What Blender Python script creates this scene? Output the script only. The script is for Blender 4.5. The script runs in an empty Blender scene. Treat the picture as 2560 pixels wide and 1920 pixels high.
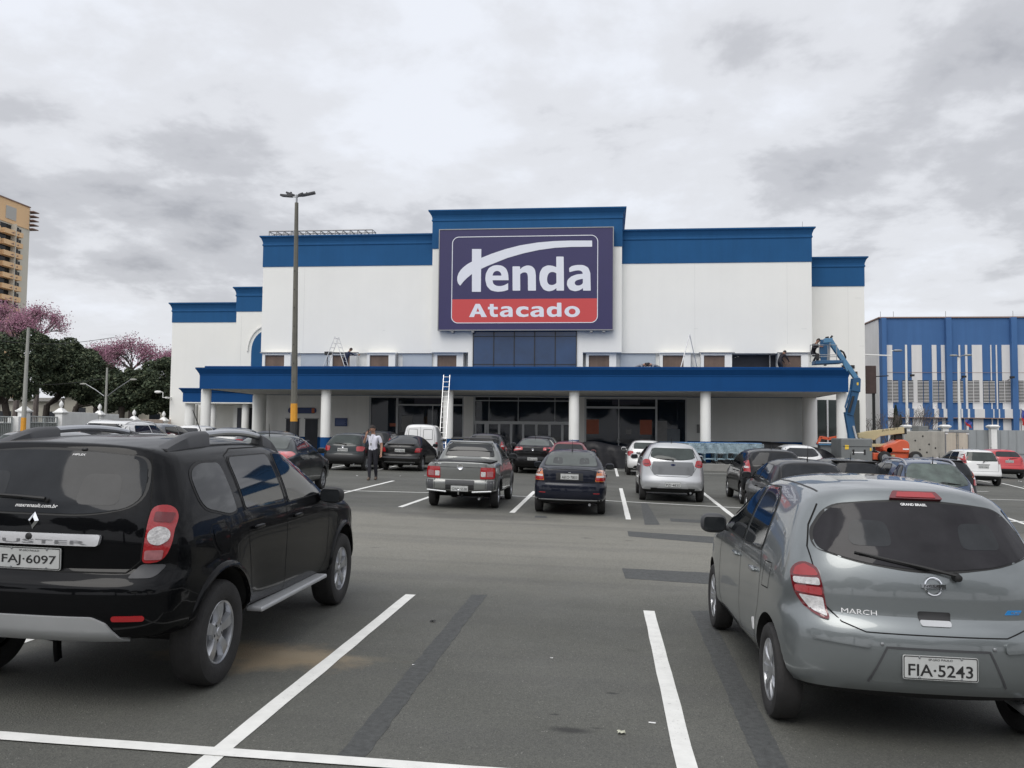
import bpy, bmesh, math, random
import numpy as np
from mathutils import Vector, Matrix, Euler
from mathutils.bvhtree import BVHTree
from math import sin, cos, pi, radians, sqrt, atan2, tan
random.seed(7); np.random.seed(7)
SC = bpy.context.scene; COL = SC.collection
# ------------------------------------------------------------------ camera
FPX = 2145.0
CAM = Vector((0, 0, 1.75))
YAW, PITCH, ROLL = radians(6.25), radians(3.31), radians(0.6)
fwd = Vector((-sin(YAW)*cos(PITCH), cos(YAW)*cos(PITCH), sin(PITCH)))
rgt0 = Vector((cos(YAW), sin(YAW), 0))
up0 = rgt0.cross(fwd)
rgt = rgt0*cos(ROLL) + up0*sin(ROLL); up = up0*cos(ROLL) - rgt0*sin(ROLL)
cam_d = bpy.data.cameras.new('camera'); cam = bpy.data.objects.new('camera', cam_d); COL.objects.link(cam)
cam.matrix_world = Matrix(((rgt.x, up.x, -fwd.x, CAM.x), (rgt.y, up.y, -fwd.y, CAM.y), (rgt.z, up.z, -fwd.z, CAM.z), (0, 0, 0, 1)))
cam_d.sensor_width = 36; cam_d.lens = FPX/2560*36; cam_d.clip_end = 3000; cam_d.clip_start = 0.05
SC.camera = cam
SC.view_settings.view_transform = 'Standard'; SC.view_settings.look = 'None'
SC.view_settings.exposure = 0.0; SC.view_settings.gamma = 1.0
SX, SY = -0.02, 0.003                       # the lot falls to the right and rises a little away from the camera
def gz(x, y): return SX*x + SY*y
def ray(px, py):
    return (rgt*((px-1280)/FPX) - up*((py-960)/FPX) + fwd)
def gnd(px, py):                            # photo point -> point on the lot
    d = ray(px, py)
    t = (SX*CAM.x + SY*CAM.y - CAM.z) / (d.z - SX*d.x - SY*d.y)
    p = CAM + d*t
    return Vector((p.x, p.y, gz(p.x, p.y)))
def atY(px, py, Y):
    d = ray(px, py); return CAM + d*((Y-CAM.y)/d.y)
def X_(px, py, Y): return atY(px, py, Y).x
def Z_(px, py, Y): return atY(px, py, Y).z
# ------------------------------------------------------------------ world: overcast sky
SUN_EL, SUN_AZ = radians(52), radians(200)  # behind the camera, slightly to the left
sdir = Vector((sin(SUN_AZ)*cos(SUN_EL), cos(SUN_AZ)*cos(SUN_EL), sin(SUN_EL)))
W = bpy.data.worlds.new('World'); SC.world = W; W.use_nodes = True
nt = W.node_tree; nt.nodes.clear()
def N(t, typ, **k):
    n = t.nodes.new(typ)
    for a, b in k.items():
        if a == 'inp':
            for i, v in b.items(): n.inputs[i].default_value = v
        else: setattr(n, a, b)
    return n
SKY_OFF = (6.6, 3.3, 9)
def build_world():
    L = nt.links.new
    out = N(nt, 'ShaderNodeOutputWorld'); bg = N(nt, 'ShaderNodeBackground')
    tc = N(nt, 'ShaderNodeTexCoord')
    sky = N(nt, 'ShaderNodeTexSky', sky_type='NISHITA', sun_disc=False, sun_elevation=SUN_EL, sun_rotation=SUN_AZ, air_density=1.5, dust_density=3)
    sep = N(nt, 'ShaderNodeSeparateXYZ'); L(tc.outputs['Generated'], sep.inputs[0])
    def M(op, a, b=None, c=None, clamp=False):
        n = N(nt, 'ShaderNodeMath', operation=op, use_clamp=clamp)
        for i, v in enumerate((a, b, c)):
            if v is None: continue
            if isinstance(v, (int, float)): n.inputs[i].default_value = v
            else: L(v, n.inputs[i])
        return n.outputs[0]
    zc = M('MAXIMUM', sep.outputs[2], 0.0)
    zz = M('ADD', zc, 0.24)
    px = M('DIVIDE', sep.outputs[0], zz); py = M('DIVIDE', sep.outputs[1], zz)
    cmb = N(nt, 'ShaderNodeCombineXYZ'); L(px, cmb.inputs[0]); L(py, cmb.inputs[1])
    def noise(scale, det, rough, dist, off):
        mp = N(nt, 'ShaderNodeMapping'); mp.inputs['Location'].default_value = off; L(cmb.outputs[0], mp.inputs[0])
        n = N(nt, 'ShaderNodeTexNoise', inp={'Scale': scale, 'Detail': det, 'Roughness': rough, 'Distortion': dist}); L(mp.outputs[0], n.inputs['Vector'])
        return n.outputs[0]
    n1 = noise(0.95, 6, 0.55, 0.2, SKY_OFF); n2 = noise(3.0, 6, 0.6, 0.15, (1.7, 5.2, 2))
    mix = M('ADD', M('MULTIPLY', n1, 0.62), M('MULTIPLY', n2, 0.38))
    # clouds flatten out towards the horizon
    flat = N(nt, 'ShaderNodeMapRange', inp={1: 0.0, 2: 0.14, 3: 0.3, 4: 1.0}); L(zc, flat.inputs[0])
    mm = M('ADD', M('MULTIPLY', M('SUBTRACT', mix, 0.52), flat.outputs[0]), 0.52)
    cr = N(nt, 'ShaderNodeValToRGB'); L(mm, cr.inputs[0]); e = cr.color_ramp
    e.interpolation = 'EASE'
    e.elements[0].position = 0.37; e.elements[0].color = (0.44, 0.45, 0.49, 1)
    e.elements[1].position = 0.60; e.elements[1].color = (0.90, 0.93, 1.0, 1)
    for p, c in ((0.445, (0.60, 0.61, 0.65, 1)), (0.515, (0.80, 0.815, 0.86, 1))):
        x = e.elements.new(p); x.color = c
    # brighter where the covered sun stands
    vm = N(nt, 'ShaderNodeVectorMath', operation='DOT_PRODUCT'); L(tc.outputs['Generated'], vm.inputs[0]); vm.inputs[1].default_value = sdir
    g = M('POWER', M('MAXIMUM', vm.outputs['Value'], 0.0), 2.5)
    gain = M('ADD', M('MULTIPLY', g, 0.75), 1.0)
    vs = N(nt, 'ShaderNodeVectorMath', operation='SCALE'); L(cr.outputs[0], vs.inputs[0]); L(gain, vs.inputs['Scale'])
    sk = N(nt, 'ShaderNodeVectorMath', operation='SCALE'); L(sky.outputs[0], sk.inputs[0]); sk.inputs['Scale'].default_value = 0.1
    mx = N(nt, 'ShaderNodeMix', data_type='RGBA'); mx.inputs[0].default_value = 0.93
    L(sk.outputs[0], mx.inputs[6]); L(vs.outputs[0], mx.inputs[7])
    L(mx.outputs[2], bg.inputs[0]); bg.inputs[1].default_value = 1.0
    L(bg.outputs[0], out.inputs[0])
build_world()
sl = bpy.data.lights.new('sun', 'SUN'); sl.energy = 1.4; sl.angle = radians(38); sl.color = (1, 0.965, 0.91)
so = bpy.data.objects.new('sun', sl); COL.objects.link(so); so.rotation_euler = (-sdir).to_track_quat('-Z', 'Y').to_euler()
so.location = (0, 0, 60)
# ------------------------------------------------------------------ materials
_mats = {}
def mat(name, col=(0.5, 0.5, 0.5), rough=0.6, metal=0.0, coat=0.0, var=0.0, vscale=3.0, bump=0.0, bscale=40.0, spec=0.5, emit=None, alpha=1.0, streak=0.0, flake=False, trans=0.0):
    if name in _mats: return _mats[name]
    m = bpy.data.materials.new(name); m.use_nodes = True; t = m.node_tree; b = t.nodes['Principled BSDF']
    c4 = (*col, 1); b.inputs['Base Color'].default_value = c4
    b.inputs['Roughness'].default_value = rough; b.inputs['Metallic'].default_value = metal
    b.inputs['Coat Weight'].default_value = coat; b.inputs['Coat Roughness'].default_value = 0.04
    b.inputs['Specular IOR Level'].default_value = spec
    if trans: b.inputs['Transmission Weight'].default_value = trans
    if alpha < 1: b.inputs['Alpha'].default_value = alpha
    tc = t.nodes.new('ShaderNodeTexCoord')
    if var > 0 or streak > 0:
        n = N(t, 'ShaderNodeTexNoise', inp={'Scale': vscale, 'Detail': 6, 'Roughness': 0.6}); t.links.new(tc.outputs['Object'], n.inputs['Vector'])
        mr = N(t, 'ShaderNodeMapRange', inp={1: 0.3, 2: 0.7, 3: 1-var, 4: 1+var}); t.links.new(n.outputs[0], mr.inputs[0])
        val = mr.outputs[0]
        if streak > 0:
            mp = N(t, 'ShaderNodeMapping'); mp.inputs['Scale'].default_value = (1.4, 1.4, 0.06); t.links.new(tc.outputs['Object'], mp.inputs[0])
            n2 = N(t, 'ShaderNodeTexNoise', inp={'Scale': 2.0, 'Detail': 5, 'Roughness': 0.65}); t.links.new(mp.outputs[0], n2.inputs['Vector'])
            mr2 = N(t, 'ShaderNodeMapRange', inp={1: 0.35, 2: 0.7, 3: 1-streak, 4: 1.0}); t.links.new(n2.outputs[0], mr2.inputs[0])
            mu = N(t, 'ShaderNodeMath', operation='MULTIPLY'); t.links.new(val, mu.inputs[0]); t.links.new(mr2.outputs[0], mu.inputs[1]); val = mu.outputs[0]
        vs = N(t, 'ShaderNodeVectorMath', operation='SCALE'); vs.inputs[0].default_value = col; t.links.new(val, vs.inputs['Scale'])
        t.links.new(vs.outputs[0], b.inputs['Base Color'])
    if bump > 0:
        n = N(t, 'ShaderNodeTexNoise', inp={'Scale': bscale, 'Detail': 4}); t.links.new(tc.outputs['Object'], n.inputs['Vector'])
        bp = N(t, 'ShaderNodeBump', inp={'Strength': bump, 'Distance': 0.02}); t.links.new(n.outputs[0], bp.inputs['Height']); t.links.new(bp.outputs[0], b.inputs['Normal'])
    if emit: b.inputs['Emission Color'].default_value = (*emit, 1); b.inputs['Emission Strength'].default_value = 1
    _mats[name] = m; return m
def paint(name, col, metal=0.0, rough=0.32, dust=0.12, coat=1.0, spec=0.5):
    if name in _mats: return _mats[name]
    m = mat(name, col, rough, metal, spec=spec, coat=coat, var=0.05, vscale=1.3)
    t = m.node_tree; b = t.nodes['Principled BSDF']; tc = [n for n in t.nodes if n.type == 'TEX_COORD'][0]
    # thin road dust: rougher, greyer, stronger low down on the body
    n = N(t, 'ShaderNodeTexNoise', inp={'Scale': 5.0, 'Detail': 8, 'Roughness': 0.7}); t.links.new(tc.outputs['Object'], n.inputs['Vector'])
    sp = N(t, 'ShaderNodeSeparateXYZ'); t.links.new(tc.outputs['Object'], sp.inputs[0])
    low = N(t, 'ShaderNodeMapRange', inp={1: 0.25, 2: 0.8, 3: 1.0, 4: 0.25}); t.links.new(sp.outputs[2], low.inputs[0])
    mr = N(t, 'ShaderNodeMapRange', inp={1: 0.35, 2: 0.75, 3: 0.0, 4: dust}); t.links.new(n.outputs[0], mr.inputs[0])
    mu = N(t, 'ShaderNodeMath', operation='MULTIPLY'); t.links.new(mr.outputs[0], mu.inputs[0]); t.links.new(low.outputs[0], mu.inputs[1])
    mx = N(t, 'ShaderNodeMix', data_type='RGBA'); src = b.inputs['Base Color'].links[0].from_socket
    t.links.new(mu.outputs[0], mx.inputs[0]); t.links.new(src, mx.inputs[6]); mx.inputs[7].default_value = (0.25, 0.23, 0.2, 1)
    t.links.new(mx.outputs[2], b.inputs['Base Color'])
    ad = N(t, 'ShaderNodeMath', operation='MULTIPLY_ADD', inp={1: 0.5, 2: 0.03}); t.links.new(mu.outputs[0], ad.inputs[0]); t.links.new(ad.outputs[0], b.inputs['Coat Roughness'])
    return m
def worn_lines():
    m = mat('line_white', (0.74, 0.74, 0.71), 0.75, var=0.08, vscale=9); t = m.node_tree; b = t.nodes['Principled BSDF']; tc = [n for n in t.nodes if n.type == 'TEX_COORD'][0]
    n = N(t, 'ShaderNodeTexNoise', inp={'Scale': 38.0, 'Detail': 5, 'Roughness': 0.7}); t.links.new(tc.outputs['Object'], n.inputs['Vector'])
    n2 = N(t, 'ShaderNodeTexNoise', inp={'Scale': 1.1, 'Detail': 3}); t.links.new(tc.outputs['Object'], n2.inputs['Vector'])
    ad = N(t, 'ShaderNodeMath', operation='MULTIPLY_ADD', inp={1: 0.35}); t.links.new(n2.outputs[0], ad.inputs[0]); t.links.new(n.outputs[0], ad.inputs[2])
    mr = N(t, 'ShaderNodeMapRange', inp={1: 0.80, 2: 0.90, 3: 0.0, 4: 0.6}); t.links.new(ad.outputs[0], mr.inputs[0])
    mx = N(t, 'ShaderNodeMix', data_type='RGBA'); src = b.inputs['Base Color'].links[0].from_socket
    t.links.new(mr.outputs[0], mx.inputs[0]); t.links.new(src, mx.inputs[6]); mx.inputs[7].default_value = (0.24, 0.235, 0.22, 1); t.links.new(mx.outputs[2], b.inputs['Base Color'])
worn_lines()
M_ = lambda n: _mats[n]
mat('white_wall', (0.82, 0.815, 0.775), 0.85, var=0.03, vscale=0.25, streak=0.014, bump=0.08, bscale=8)
mat('joint_grey', (0.68, 0.68, 0.65), 0.85)
mat('column_paint', (0.80, 0.80, 0.77), 0.7, var=0.03, vscale=1.2, streak=0.05)
mat('soffit_paint', (0.72, 0.71, 0.68), 0.85, var=0.05, vscale=0.6)
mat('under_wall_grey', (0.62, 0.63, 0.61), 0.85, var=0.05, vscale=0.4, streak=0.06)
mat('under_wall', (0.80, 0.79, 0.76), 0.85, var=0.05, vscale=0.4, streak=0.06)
mat('store_blue', (0.016, 0.090, 0.225), 0.8, spec=0.25, var=0.07, vscale=0.5, streak=0.08)
mat('canopy_blue', (0.006, 0.062, 0.20), 0.8, spec=0.2, var=0.06, vscale=0.5, streak=0.06)
mat('hall_blue', (0.062, 0.148, 0.33), 0.8, spec=0.25, var=0.06, vscale=0.4, streak=0.1)
mat('hall_white', (0.70, 0.69, 0.68), 0.8, var=0.04, vscale=0.5, streak=0.08)
mat('sign_purple', (0.031, 0.026, 0.098), 0.45, var=0.04, vscale=0.6)
mat('sign_red', (0.56, 0.06, 0.06), 0.45)
mat('sign_white', (0.72, 0.74, 0.80), 0.5)
mat('sign_edge', (0.3, 0.3, 0.3), 0.5, metal=0.5)
mat('blue_glass', (0.018, 0.05, 0.12), 0.07, spec=0.4, coat=0.2, var=0.2, vscale=0.8)
mat('dark_glass', (0.010, 0.013, 0.018), 0.06, spec=0.35)
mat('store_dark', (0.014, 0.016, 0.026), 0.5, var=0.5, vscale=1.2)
mat('grey_glazing', (0.42, 0.46, 0.50), 0.35, var=0.03)
mat('wood_panel', (0.17, 0.115, 0.085), 0.7, var=0.15, vscale=2.0, streak=0.25)
mat('alu_frame', (0.30, 0.30, 0.30), 0.45, metal=0.3)
mat('alu_bright', (0.62, 0.62, 0.62), 0.35, metal=0.7)
mat('concrete', (0.22, 0.215, 0.19), 0.85, var=0.12, vscale=2.5, streak=0.25, bump=0.2, bscale=30)
mat('concrete_pole', (0.17, 0.165, 0.14), 0.85, var=0.12, vscale=3, streak=0.3, bump=0.2, bscale=30)
mat('yellow_paint', (0.72, 0.33, 0.03), 0.6, var=0.08, vscale=3, streak=0.15)
mat('black_paint', (0.03, 0.03, 0.03), 0.6)
mat('line_white', (0.74, 0.74, 0.71), 0.75, var=0.08, vscale=9)
mat('patch_tar', (0.068, 0.071, 0.070), 0.8, var=0.28, vscale=22, bump=0.5, bscale=120)
mat('tyre', (0.022, 0.021, 0.021), 0.75, var=0.2, vscale=12, bump=0.15, bscale=60)
mat('bar_silver', (0.80, 0.80, 0.82), 0.18, metal=0.55)
mat('rim_silver', (0.50, 0.51, 0.53), 0.3, metal=0.85)
mat('rim_grey', (0.32, 0.33, 0.34), 0.4, metal=0.7)
mat('rim_dark', (0.015, 0.015, 0.016), 0.6)
mat('plastic_black', (0.018, 0.018, 0.019), 0.5, var=0.1, vscale=8)
mat('plastic_grey', (0.055, 0.056, 0.06), 0.55, var=0.08, vscale=5)
mat('underbody', (0.008, 0.008, 0.008), 0.9)
mat('chrome', (0.75, 0.76, 0.78), 0.09, metal=1.0)
mat('silver_plastic', (0.50, 0.51, 0.52), 0.4, metal=0.4, var=0.05)
mat('rubber', (0.012, 0.012, 0.012), 0.55)
mat('car_glass', (0.016, 0.018, 0.02), 0.04, spec=0.4, coat=0.1)
mat('car_glass_see', (0.085, 0.095, 0.09), 0.05, spec=0.35, coat=0.1, var=0.2, vscale=1.6)
mat('car_glass_tint', (0.006, 0.007, 0.009), 0.04, spec=0.55, coat=0.2)
mat('car_glass_pale', (0.040, 0.050, 0.047), 0.05, spec=0.3, coat=0.1, var=0.35, vscale=2.2)
mat('lamp_red', (0.34, 0.010, 0.014), 0.12, coat=1.0, bump=0.15, bscale=25)
mat('lamp_dark_red', (0.13, 0.006, 0.01), 0.12, coat=1.0)
mat('lamp_orange', (0.55, 0.15, 0.03), 0.15, coat=1.0)
mat('lamp_clear', (0.58, 0.57, 0.57), 0.15, coat=1.0, var=0.22, vscale=30, bump=0.4, bscale=45)
mat('plate', (0.50, 0.51, 0.50), 0.4, var=0.05, vscale=14)
mat('plate_ink', (0.02, 0.02, 0.02), 0.5)
mat('sticker_white', (0.8, 0.8, 0.8), 0.5)
mat('sticker_blue', (0.02, 0.22, 0.55), 0.4)
mat('gap', (0.003, 0.003, 0.003), 0.9)
def asphalt():
    m = bpy.data.materials.new('asphalt'); m.use_nodes = True; t = m.node_tree; b = t.nodes['Principled BSDF']; L = t.links.new
    tc = N(t, 'ShaderNodeTexCoord')
    def noise(s, d, r, vec=None, dist=0):
        n = N(t, 'ShaderNodeTexNoise', inp={'Scale': s, 'Detail': d, 'Roughness': r, 'Distortion': dist}); L(vec or tc.outputs['Object'], n.inputs['Vector']); return n.outputs[0]
    def MR(x, a, bb, c, d):
        n = N(t, 'ShaderNodeMapRange', inp={1: a, 2: bb, 3: c, 4: d}); L(x, n.inputs[0]); return n.outputs[0]
    def MX(f, a, bb):
        n = N(t, 'ShaderNodeMix', data_type='RGBA')
        for i, v in ((0, f), (6, a), (7, bb)):
            if isinstance(v, tuple): n.inputs[i].default_value = v
            elif isinstance(v, float): n.inputs[i].default_value = v
            else: L(v, n.inputs[i])
        return n.outputs[2]
    base = MX(MR(noise(0.28, 4, 0.6), 0.38, 0.62, 0, 1), (0.094, 0.096, 0.083, 1), (0.128, 0.129, 0.113, 1))
    # the driving aisle is worn to a paler, browner grey
    sp = N(t, 'ShaderNodeSeparateXYZ'); L(tc.outputs['Object'], sp.inputs[0])
    wob = N(t, 'ShaderNodeMath', operation='MULTIPLY_ADD', inp={1: 2.5}); L(noise(0.5, 4, 0.6), wob.inputs[0]); L(sp.outputs[1], wob.inputs[2])
    a1 = MR(wob.outputs[0], 10.0, 13.5, 0, 1); a2 = MR(wob.outputs[0], 17.6, 19.6, 1, 0)
    mu = N(t, 'ShaderNodeMath', operation='MULTIPLY'); L(a1, mu.inputs[0]); L(a2, mu.inputs[1])
    mu2 = N(t, 'ShaderNodeMath', operation='MULTIPLY', inp={1: 0.8}); L(mu.outputs[0], mu2.inputs[0])
    base = MX(mu2.outputs[0], base, (0.275, 0.265, 0.225, 1))
    # wheel tracks along the aisle
    mp = N(t, 'ShaderNodeMapping'); mp.inputs['Scale'].default_value = (0.06, 1.3, 1); L(tc.outputs['Object'], mp.inputs[0])
    base = MX(MR(noise(1.2, 5, 0.6, mp.outputs[0], 0.3), 0.5, 0.72, 0, 0.35), base, (0.06, 0.06, 0.06, 1))
    # aggregate
    v = N(t, 'ShaderNodeTexVoronoi', inp={'Scale': 95.0}); L(tc.outputs['Object'], v.inputs['Vector'])
    base = MX(MR(v.outputs['Color'], 0.15, 0.9, 0.0, 0.5), base, (0.035, 0.035, 0.035, 1))
    n9 = noise(260, 2, 0.6); base = MX(MR(n9, 0.52, 0.66, 0, 0.35), base, (0.26, 0.255, 0.24, 1))
    v2 = N(t, 'ShaderNodeTexVoronoi', inp={'Scale': 42.0, 'Randomness': 1.0}); L(tc.outputs['Object'], v2.inputs['Vector'])
    dot = MR(v2.outputs['Distance'], 0.10, 0.17, 1, 0)
    ch = MR(noise(21, 2, 0.5), 0.56, 0.64, 0, 0.75); m3 = N(t, 'ShaderNodeMath', operation='MULTIPLY'); L(dot, m3.inputs[0]); L(ch, m3.inputs[1])
    base = MX(m3.outputs[0], base, (0.42, 0.41, 0.38, 1))
    v3 = N(t, 'ShaderNodeTexVoronoi', inp={'Scale': 16.0}); L(tc.outputs['Object'], v3.inputs['Vector'])
    sp3 = N(t, 'ShaderNodeMath', operation='MULTIPLY'); L(MR(v3.outputs['Distance'], 0.05, 0.085, 0.55, 0), sp3.inputs[0]); L(MR(noise(7, 2, 0.5), 0.5, 0.6, 0, 1), sp3.inputs[1]); base = MX(sp3.outputs[0], base, (0.40, 0.39, 0.36, 1))
    # oil spots
    base = MX(MR(noise(1.1, 3, 0.5), 0.69, 0.76, 0, 0.5), base, (0.03, 0.03, 0.03, 1))
    L(base, b.inputs['Base Color'])
    L(MR(noise(0.9, 4, 0.6), 0.3, 0.7, 0.62, 0.85), b.inputs['Roughness'])
    bp = N(t, 'ShaderNodeBump', inp={'Strength': 0.5, 'Distance': 0.006}); L(v.outputs['Distance'], bp.inputs['Height']); L(bp.outputs[0], b.inputs['Normal'])
    b.inputs['Specular IOR Level'].default_value = 0.3
    _mats['asphalt'] = m
asphalt()
# ------------------------------------------------------------------ mesh helpers
class MB:
    def __init__(s): s.v = []; s.f = []; s.m = []
    def add(s, vs, fs, mi=0):
        o = len(s.v); s.v += [tuple(v) for v in vs]; s.f += [tuple(i+o for i in f) for f in fs]; s.m += [mi]*len(fs)
    def box(s, x0, x1, y0, y1, z0, z1, mi=0, mtx=None):
        vs = [Vector(p) for p in ((x0,y0,z0),(x1,y0,z0),(x1,y1,z0),(x0,y1,z0),(x0,y0,z1),(x1,y0,z1),(x1,y1,z1),(x0,y1,z1))]
        if mtx is not None: vs = [mtx @ v for v in vs]
        s.add(vs, [(0,3,2,1),(4,5,6,7),(0,1,5,4),(1,2,6,5),(2,3,7,6),(3,0,4,7)], mi)
    def tube(s, pts, r, n=8, mi=0, caps=True):
        pts = [Vector(p) for p in pts]; rs = r if isinstance(r, (list, tuple)) else [r]*len(pts)
        vs = []; fs = []; ref = None
        for i, p in enumerate(pts):
            d = (pts[min(i+1, len(pts)-1)] - pts[max(i-1, 0)]).normalized()
            if ref is None: ref = Vector((0,0,1)) if abs(d.z) < 0.9 else Vector((1,0,0))
            a = d.cross(ref).normalized(); b2 = a.cross(d).normalized(); ref = b2
            for k in range(n):
                t = 2*pi*k/n; vs.append(p + a*(cos(t)*rs[i]) + b2*(sin(t)*rs[i]))
        for i in range(len(pts)-1):
            for k in range(n): fs.append((i*n+k, i*n+(k+1) % n, (i+1)*n+(k+1) % n, (i+1)*n+k))
        if caps: fs.append(tuple(range(n-1, -1, -1))); fs.append(tuple((len(pts)-1)*n+k for k in range(n)))
        s.add(vs, fs, mi)
    def lathe(s, prof, c=(0,0,0), axis='z', n=24, mi=0, closed=False):
        vs = []; fs = []
        for r, h in prof:
            for k in range(n):
                t = 2*pi*k/n; a, b2 = r*cos(t), r*sin(t)
                if axis == 'z': p = (c[0]+a, c[1]+b2, c[2]+h)
                elif axis == 'x': p = (c[0]+h, c[1]+a, c[2]+b2)
                else: p = (c[0]+b2, c[1]+h, c[2]+a)
                vs.append(p)
        m = len(prof)
        for i in range(m if closed else m-1):
            j = (i+1) % m
            for k in range(n): fs.append((i*n+k, i*n+(k+1) % n, j*n+(k+1) % n, j*n+k))
        if not closed:
            if prof[0][0] > 1e-4: fs.append(tuple(range(n-1, -1, -1)))
            if prof[-1][0] > 1e-4: fs.append(tuple((m-1)*n+k for k in range(n)))
        s.add(vs, fs, mi)
    def prism(s, poly, a0, a1, axis='y', mi=0, mtx=None):
        # poly in the two other axes: y -> (x,z); x -> (y,z); z -> (x,y)
        def P(p, a):
            v = Vector((p[0], a, p[1])) if axis == 'y' else Vector((a, p[0], p[1])) if axis == 'x' else Vector((p[0], p[1], a))
            return mtx @ v if mtx is not None else v
        n = len(poly); vs = [P(p, a0) for p in poly] + [P(p, a1) for p in poly]
        fs = [tuple(range(n)), tuple(range(2*n-1, n-1, -1))] + [(i, i+n, (i+1) % n+n, (i+1) % n) for i in range(n)]
        s.add(vs, fs, mi)
    def sq(s, c, r, e=2.6, n=14, mi=0, mtx=None):        # super-ellipsoid
        vs = []; fs = []
        f = lambda t: math.copysign(abs(t)**(2/e), t)
        for i in range(n+1):
            a = -pi/2 + pi*i/n
            for k in range(2*n):
                b2 = 2*pi*k/(2*n)
                v = Vector((r[0]*f(cos(a))*f(cos(b2)), r[1]*f(cos(a))*f(sin(b2)), r[2]*f(sin(a))))
                if mtx is not None: v = mtx @ v
                vs.append(v + Vector(c))
        for i in range(n):
            for k in range(2*n): fs.append((i*2*n+k, i*2*n+(k+1) % (2*n), (i+1)*2*n+(k+1) % (2*n), (i+1)*2*n+k))
        s.add(vs, fs, mi)
    def obj(s, name, mats, parent=None, smooth=False, bevel=0.0, sharp=35, loc=None, fix=True):
        me = bpy.data.meshes.new(name); me.from_pydata(s.v, [], s.f)
        for m in (mats if isinstance(mats, (list, tuple)) else [mats]): me.materials.append(_mats[m] if isinstance(m, str) else m)
        me.polygons.foreach_set('material_index', s.m)
        if fix:
            bm = bmesh.new(); bm.from_mesh(me)
            bmesh.ops.remove_doubles(bm, verts=bm.verts, dist=1e-5)
            bmesh.ops.recalc_face_normals(bm, faces=bm.faces); bm.to_mesh(me); bm.free()
        return finish(me, name, parent, smooth, bevel, sharp, loc)
def finish(me, name, parent=None, smooth=False, bevel=0.0, sharp=35, loc=None):
    o = bpy.data.objects.new(name, me); COL.objects.link(o)
    if smooth:
        me.polygons.foreach_set('use_smooth', [True]*len(me.polygons))
        if sharp < 180: me.set_sharp_from_angle(angle=radians(sharp))
    if bevel > 0:
        b = o.modifiers.new('b', 'BEVEL'); b.width = bevel; b.segments = 2; b.limit_method = 'ANGLE'; b.angle_limit = radians(40)
        if smooth: b.harden_normals = False
    if parent is not None: o.parent = parent
    if loc is not None: o.location = loc
    return o
def tag(o, label=None, cat=None, group=None, kind=None):
    if label: o['label'] = label
    if cat: o['category'] = cat
    if group: o['group'] = group
    if kind: o['kind'] = kind
    return o
def empty(name, loc=(0,0,0), rz=0.0, **k):
    o = bpy.data.objects.new(name, None); COL.objects.link(o); o.location = loc; o.rotation_euler = (0,0,rz)
    o.empty_display_size = 0.2
    return tag(o, **k)
def copy_tree(o, parent=None):
    c = o.copy(); COL.objects.link(c)
    if parent is not None: c.parent = parent
    for ch in list(o.children): copy_tree(ch, c)
    return c
_txt = {}
def text2d(s, size=1.0, weight=0.0, spacing=1.0, xs=1.0, shear=0.0):
    """triangulated outline of a word: verts centred on 0, width scaled by xs"""
    k = (s, size, weight, spacing, xs, shear)
    if k in _txt: return _txt[k]
    cu = bpy.data.curves.new('t', 'FONT'); cu.body = s; cu.size = size; cu.offset = weight; cu.space_character = spacing; cu.shear = shear
    cu.resolution_u = 3
    o = bpy.data.objects.new('t', cu); COL.objects.link(o)
    dg = bpy.context.evaluated_depsgraph_get(); dg.update()
    me = bpy.data.meshes.new_from_object(o.evaluated_get(dg), depsgraph=dg)
    vs = np.array([v.co[:2] for v in me.vertices]); fs = [tuple(p.vertices) for p in me.polygons]
    bpy.data.objects.remove(o); bpy.data.curves.remove(cu); bpy.data.meshes.remove(me)
    c = (vs.min(0)+vs.max(0))/2; vs = (vs-c)*np.array([xs, 1.0])
    _txt[k] = (vs, fs); return vs, fs
def text_fit(s, w, h, weight=0.0, spacing=1.0, shear=0.0):
    vs, fs = text2d(s, 1.0, weight, spacing, 1.0, shear)
    e = vs.max(0)-vs.min(0); return vs*np.array([w/e[0], h/e[1]]), fs
# ------------------------------------------------------------------ car bodies
def fillet(pts, n=7):
    """closed outline with rounded corners; returns points and the index of the middle of each corner"""
    P = np.array([(p[0], p[1]) for p in pts], float); R = [p[2] for p in pts]; out = []; mid = []; k = len(P)
    for i in range(k):
        a, b, c = P[i-1], P[i], P[(i+1) % k]; u = a-b; v = c-b; lu, lv = np.linalg.norm(u), np.linalg.norm(v)
        r = min(R[i], lu*0.49, lv*0.49)
        if r < 1e-4: mid.append(len(out)); out.append(b); continue
        p0, p2 = b+u/lu*r, b+v/lv*r; mid.append(len(out)+n//2)
        for t in np.linspace(0, 1, n): out.append((1-t)**2*p0 + 2*t*(1-t)*b + t*t*p2)
    return np.array(out), mid
def resample(P, ts):
    d = np.r_[0, np.cumsum(np.linalg.norm(np.diff(P, axis=0), axis=1))]; d /= d[-1]
    return np.c_[np.interp(ts, d, P[:, 0]), np.interp(ts, d, P[:, 1])]
def clus(n, lin):
    t = np.linspace(0, 1, n+1); s = t*t*t*(t*(6*t-15)+10); return (1-lin)*s + lin*t
def edge_grid(L, h, hero):
    """0..1 positions, dense near both ends where the shell curves over"""
    d = [0, .0005, .0018, .004, .008, .014, .022, .033, .048, .07, .10, .14, .19] if hero else [0, .0008, .0035, .009, .018, .032, .055, .09, .14]
    k = max(2, int(round((L-2*d[-1])/h))); mid = np.linspace(d[-1], L-d[-1], k+1)[1:-1]
    return np.array(d+list(mid)+[L-x for x in reversed(d)])/L
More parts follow.
